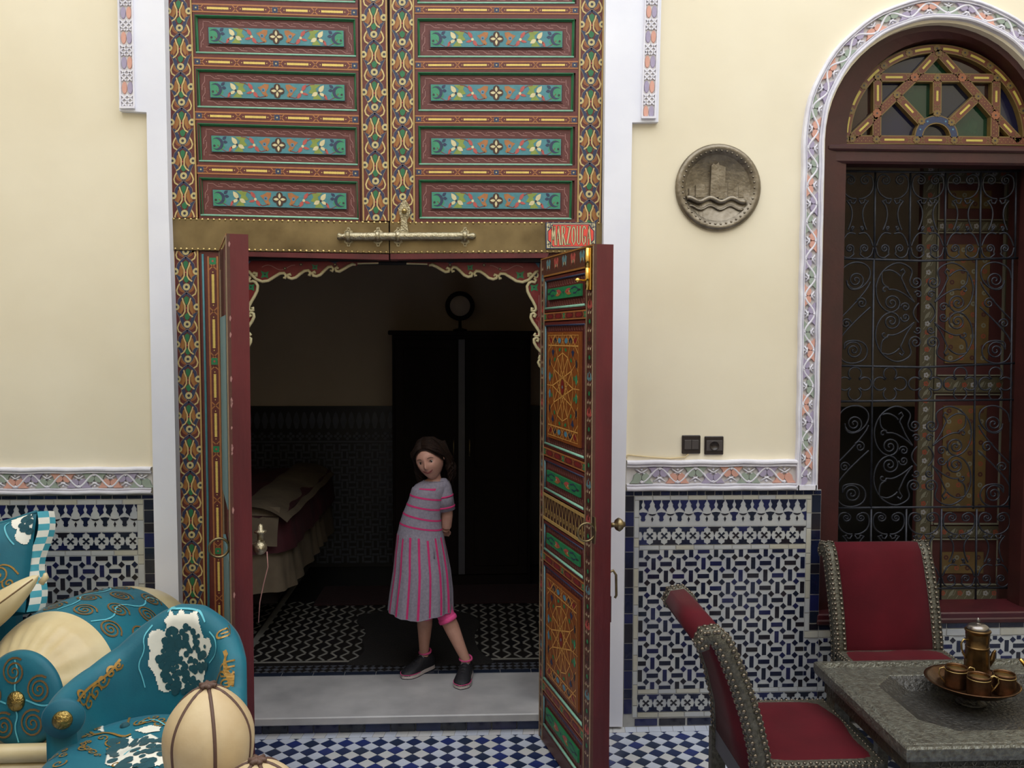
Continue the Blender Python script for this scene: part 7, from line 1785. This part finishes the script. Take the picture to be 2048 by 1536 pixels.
for y0, y1, cut in ((988, 998, 0), (1006, 1018, 0), (1024, 1040, 0), (1044, 1058, 0)):
    f = lambda u, v, w=0: DF(u, v, .0012)
    n = 40; P = [(math.pi+u*(math.pi)/n, lerp(y0, y1, (1-math.cos(math.pi*(u/n)))/2)) for u in range(-6, n+7)]
    vs = []
    for a, y in P: tl_ = 6*math.cos(a)*.5; vs += [DF(a, y-tl_-1.7, .0012), DF(a, y-tl_+1.7, .0012)]
    b.add(vs, [(2*i, 2*i+1, 2*i+3, 2*i+2) for i in range(len(P)-1)], 'stripe_pink')
vs = []
for i in range(9): a = math.pi+.9+i*.12; vs += [DF(a, 973, .0012), DF(a, 976.5, .0012)]
b.add(vs, [(2*i, 2*i+1, 2*i+3, 2*i+2) for i in range(8)], 'stripe_pink'); b.build('stripes', bod, kind='stuff')
b = MB()
for i in range(17):
    a0 = -2*math.pi*i/17-.12; top = 1069 if i % 3 else 1073
    for j in range(24):
        ya, yb_ = lerp(top, 1221, j/24), lerp(top, 1221, (j+1)/24); 
        wa = .0058*K*1/ (K*50)/K*1 if False else .045*(50/dr(ya)[1]); b.add([DF(a0-wa, ya, .0014), DF(a0+wa, ya, .0014), DF(a0+wa, yb_, .0014), DF(a0-wa, yb_, .0014)], [(0, 1, 2, 3)], 'stripe_pink')
b.build('stripes', dress, kind='stuff')
b = MB(); b.tube([DF(2*math.pi*i/60, 1221) for i in range(60)], .0022, 'jersey_grey', 5, closed=True); b.tube([DF(2*math.pi*i/40, 961) for i in range(40)], .0026, 'jersey_grey', 5, closed=True)
b.tube([DF(-1.05, 1072, .002), DF(-1.0, 1090, .003), DF(-1.03, 1108, .002)], .003, 'jersey_grey', 6); b.build('hem', girl)
# sleeves
for (s0_, s1_, r0, r1, vis) in ((gp(884, 968, .02), gp(892, 1020, .025), .040, .0475, True), (gp(842, 978, .03), lerp(sR, eR, .55), .036, .042, False)):
    ax_ = (s1_-s0_).normalized(); L = (s1_-s0_).length; b = MB()
    b.lathe([(.006, -.030), (r0*.6, -.026), (r0*.98, -.010), (r0*1.12, .015), (r1*1.0, L*.5), (r1, L), (r1-.003, L-.001), (r1-.004, L-.02)], s0_, 'jersey_grey', 26, ax_); sl = b.build('sleeve', bod)
    b = MB()
    for h in (L*.02, L*.42, L*.83):
        q = (.95*r0+(1.08*r0-.95*r0)*.5) if h < L*.1 else r1+.0006; b.lathe([(q+.0008, h), (q+.0016, h+.004), (q+.0008, h+.0085)], s0_, 'stripe_pink', 26, ax_)
    b.build('stripes', sl, kind='stuff')
# leggings
for (h, k_, a_) in ((hipL, kL, lerp(kL, aL, .35)), (hipR, kR, lerp(kR, aR, .35))):
    b = MB(); b.tube([lerp(h, k_, .3), lerp(h, k_, .7), k_, lerp(k_, a_, .25 if h is hipL else .5), lerp(k_, a_, .27 if h is hipL else .55)], [.057, .048, .0445, .0455, .043], 'legging_pink', 20)
    c0_ = lerp(k_, a_, .25 if h is hipL else .5); d_ = (a_-k_).normalized(); b.lathe([(.044, -.022), (.049, -.012), (.049, -.004), (.0475, .003), (.043, .004)], c0_, 'legging_pink', 22, d_); b.build('legging', girl)
# shoes
def shoe(heel, toe):
    d = (toe-heel); L = d.length; d.normalize(); sd = Vector((-d.y, d.x, 0)); L = .212; o0 = heel-d*.006
    wt = [(0, .024), (.06, .031), (.2, .034), (.4, .034), (.6, .040), (.78, .043), (.9, .036), (.97, .022), (1.0, .010)]
    ht = [(0, .070), (.06, .092), (.18, .096), (.3, .094), (.42, .082), (.6, .064), (.78, .050), (.92, .038), (1.0, .026)]
    I = lambda T, t: next(lerp(a[1], c[1], (t-a[0])/(c[0]-a[0])) for a, c in zip(T, T[1:]) if t <= c[0]+1e-9)
    F = lambda t, x, z: o0+d*(t*L)+sd*x+Vector((0, 0, z))
    sh_ = MB()
    def up(u, v):
        a = math.pi*u; t = .0+v; t = min(1, t); w, h = I(wt, t), I(ht, t); return F(t, w*math.cos(a)*(1 if math.sin(a) < .6 else .8+.2*(1-math.sin(a))/.4), .016+(h-.016)*math.sin(a)**.7)
    sh_.grid(up, 17, 26, 'shoe_black'); o = sh_.build('shoe', girl)
    def outline(k=1.0, dx=0): 
        T = [0, .03, .1, .25, .4, .6, .75, .88, .95, 1.0]; P = [(t*L, (I(wt, t)+.003)*k) for t in T]; P[0] = (-.004, .014)
        return P+[(L+.006, 0)]+[(x, -y) for x, y in reversed(P)]
    ff_ = lambda u, v, w=0: o0+d*u+sd*v+Vector((0, 0, w))
    b = MB(); P = outline(); b.prism(ff_, P, .004, .021, 'shoe_sole', inset=.03); b.build('sole', o)
    b = MB(); b.prism(ff_, outline(.98), 0, .004, 'shoe_black'); b.build('outsole', o)
    b = MB(); b.tube([ff_(x, y*.97, .0215) for x, y in outline()[5:17]], .0022, 'shoe_pink', 5)
    b.tube([F(.235+.135*math.cos(t), .030*math.sin(t), .094-.003*math.cos(t)+.008*max(0, -math.cos(t))) for t in [i*2*math.pi/18 for i in range(18)]], .0058, 'shoe_pink', 7, closed=True); b.build('collar', o)
    b = MB()
    for k in range(4):
        t = .42+.085*k; z = I(ht, t)+.001; b.tube([F(t, -.014, z-.006), F(t+.01, 0, z+.002), F(t, .014, z-.006)], .002, 'shoe_black', 5)
    b.tube([F(.38, -.020, .076), F(.375, 0, .090), F(.38, .020, .076)], .0022, 'shoe_grey', 5); b.build('laces', o)
shoe(heelA, toeA); shoe(heelB, toeB)
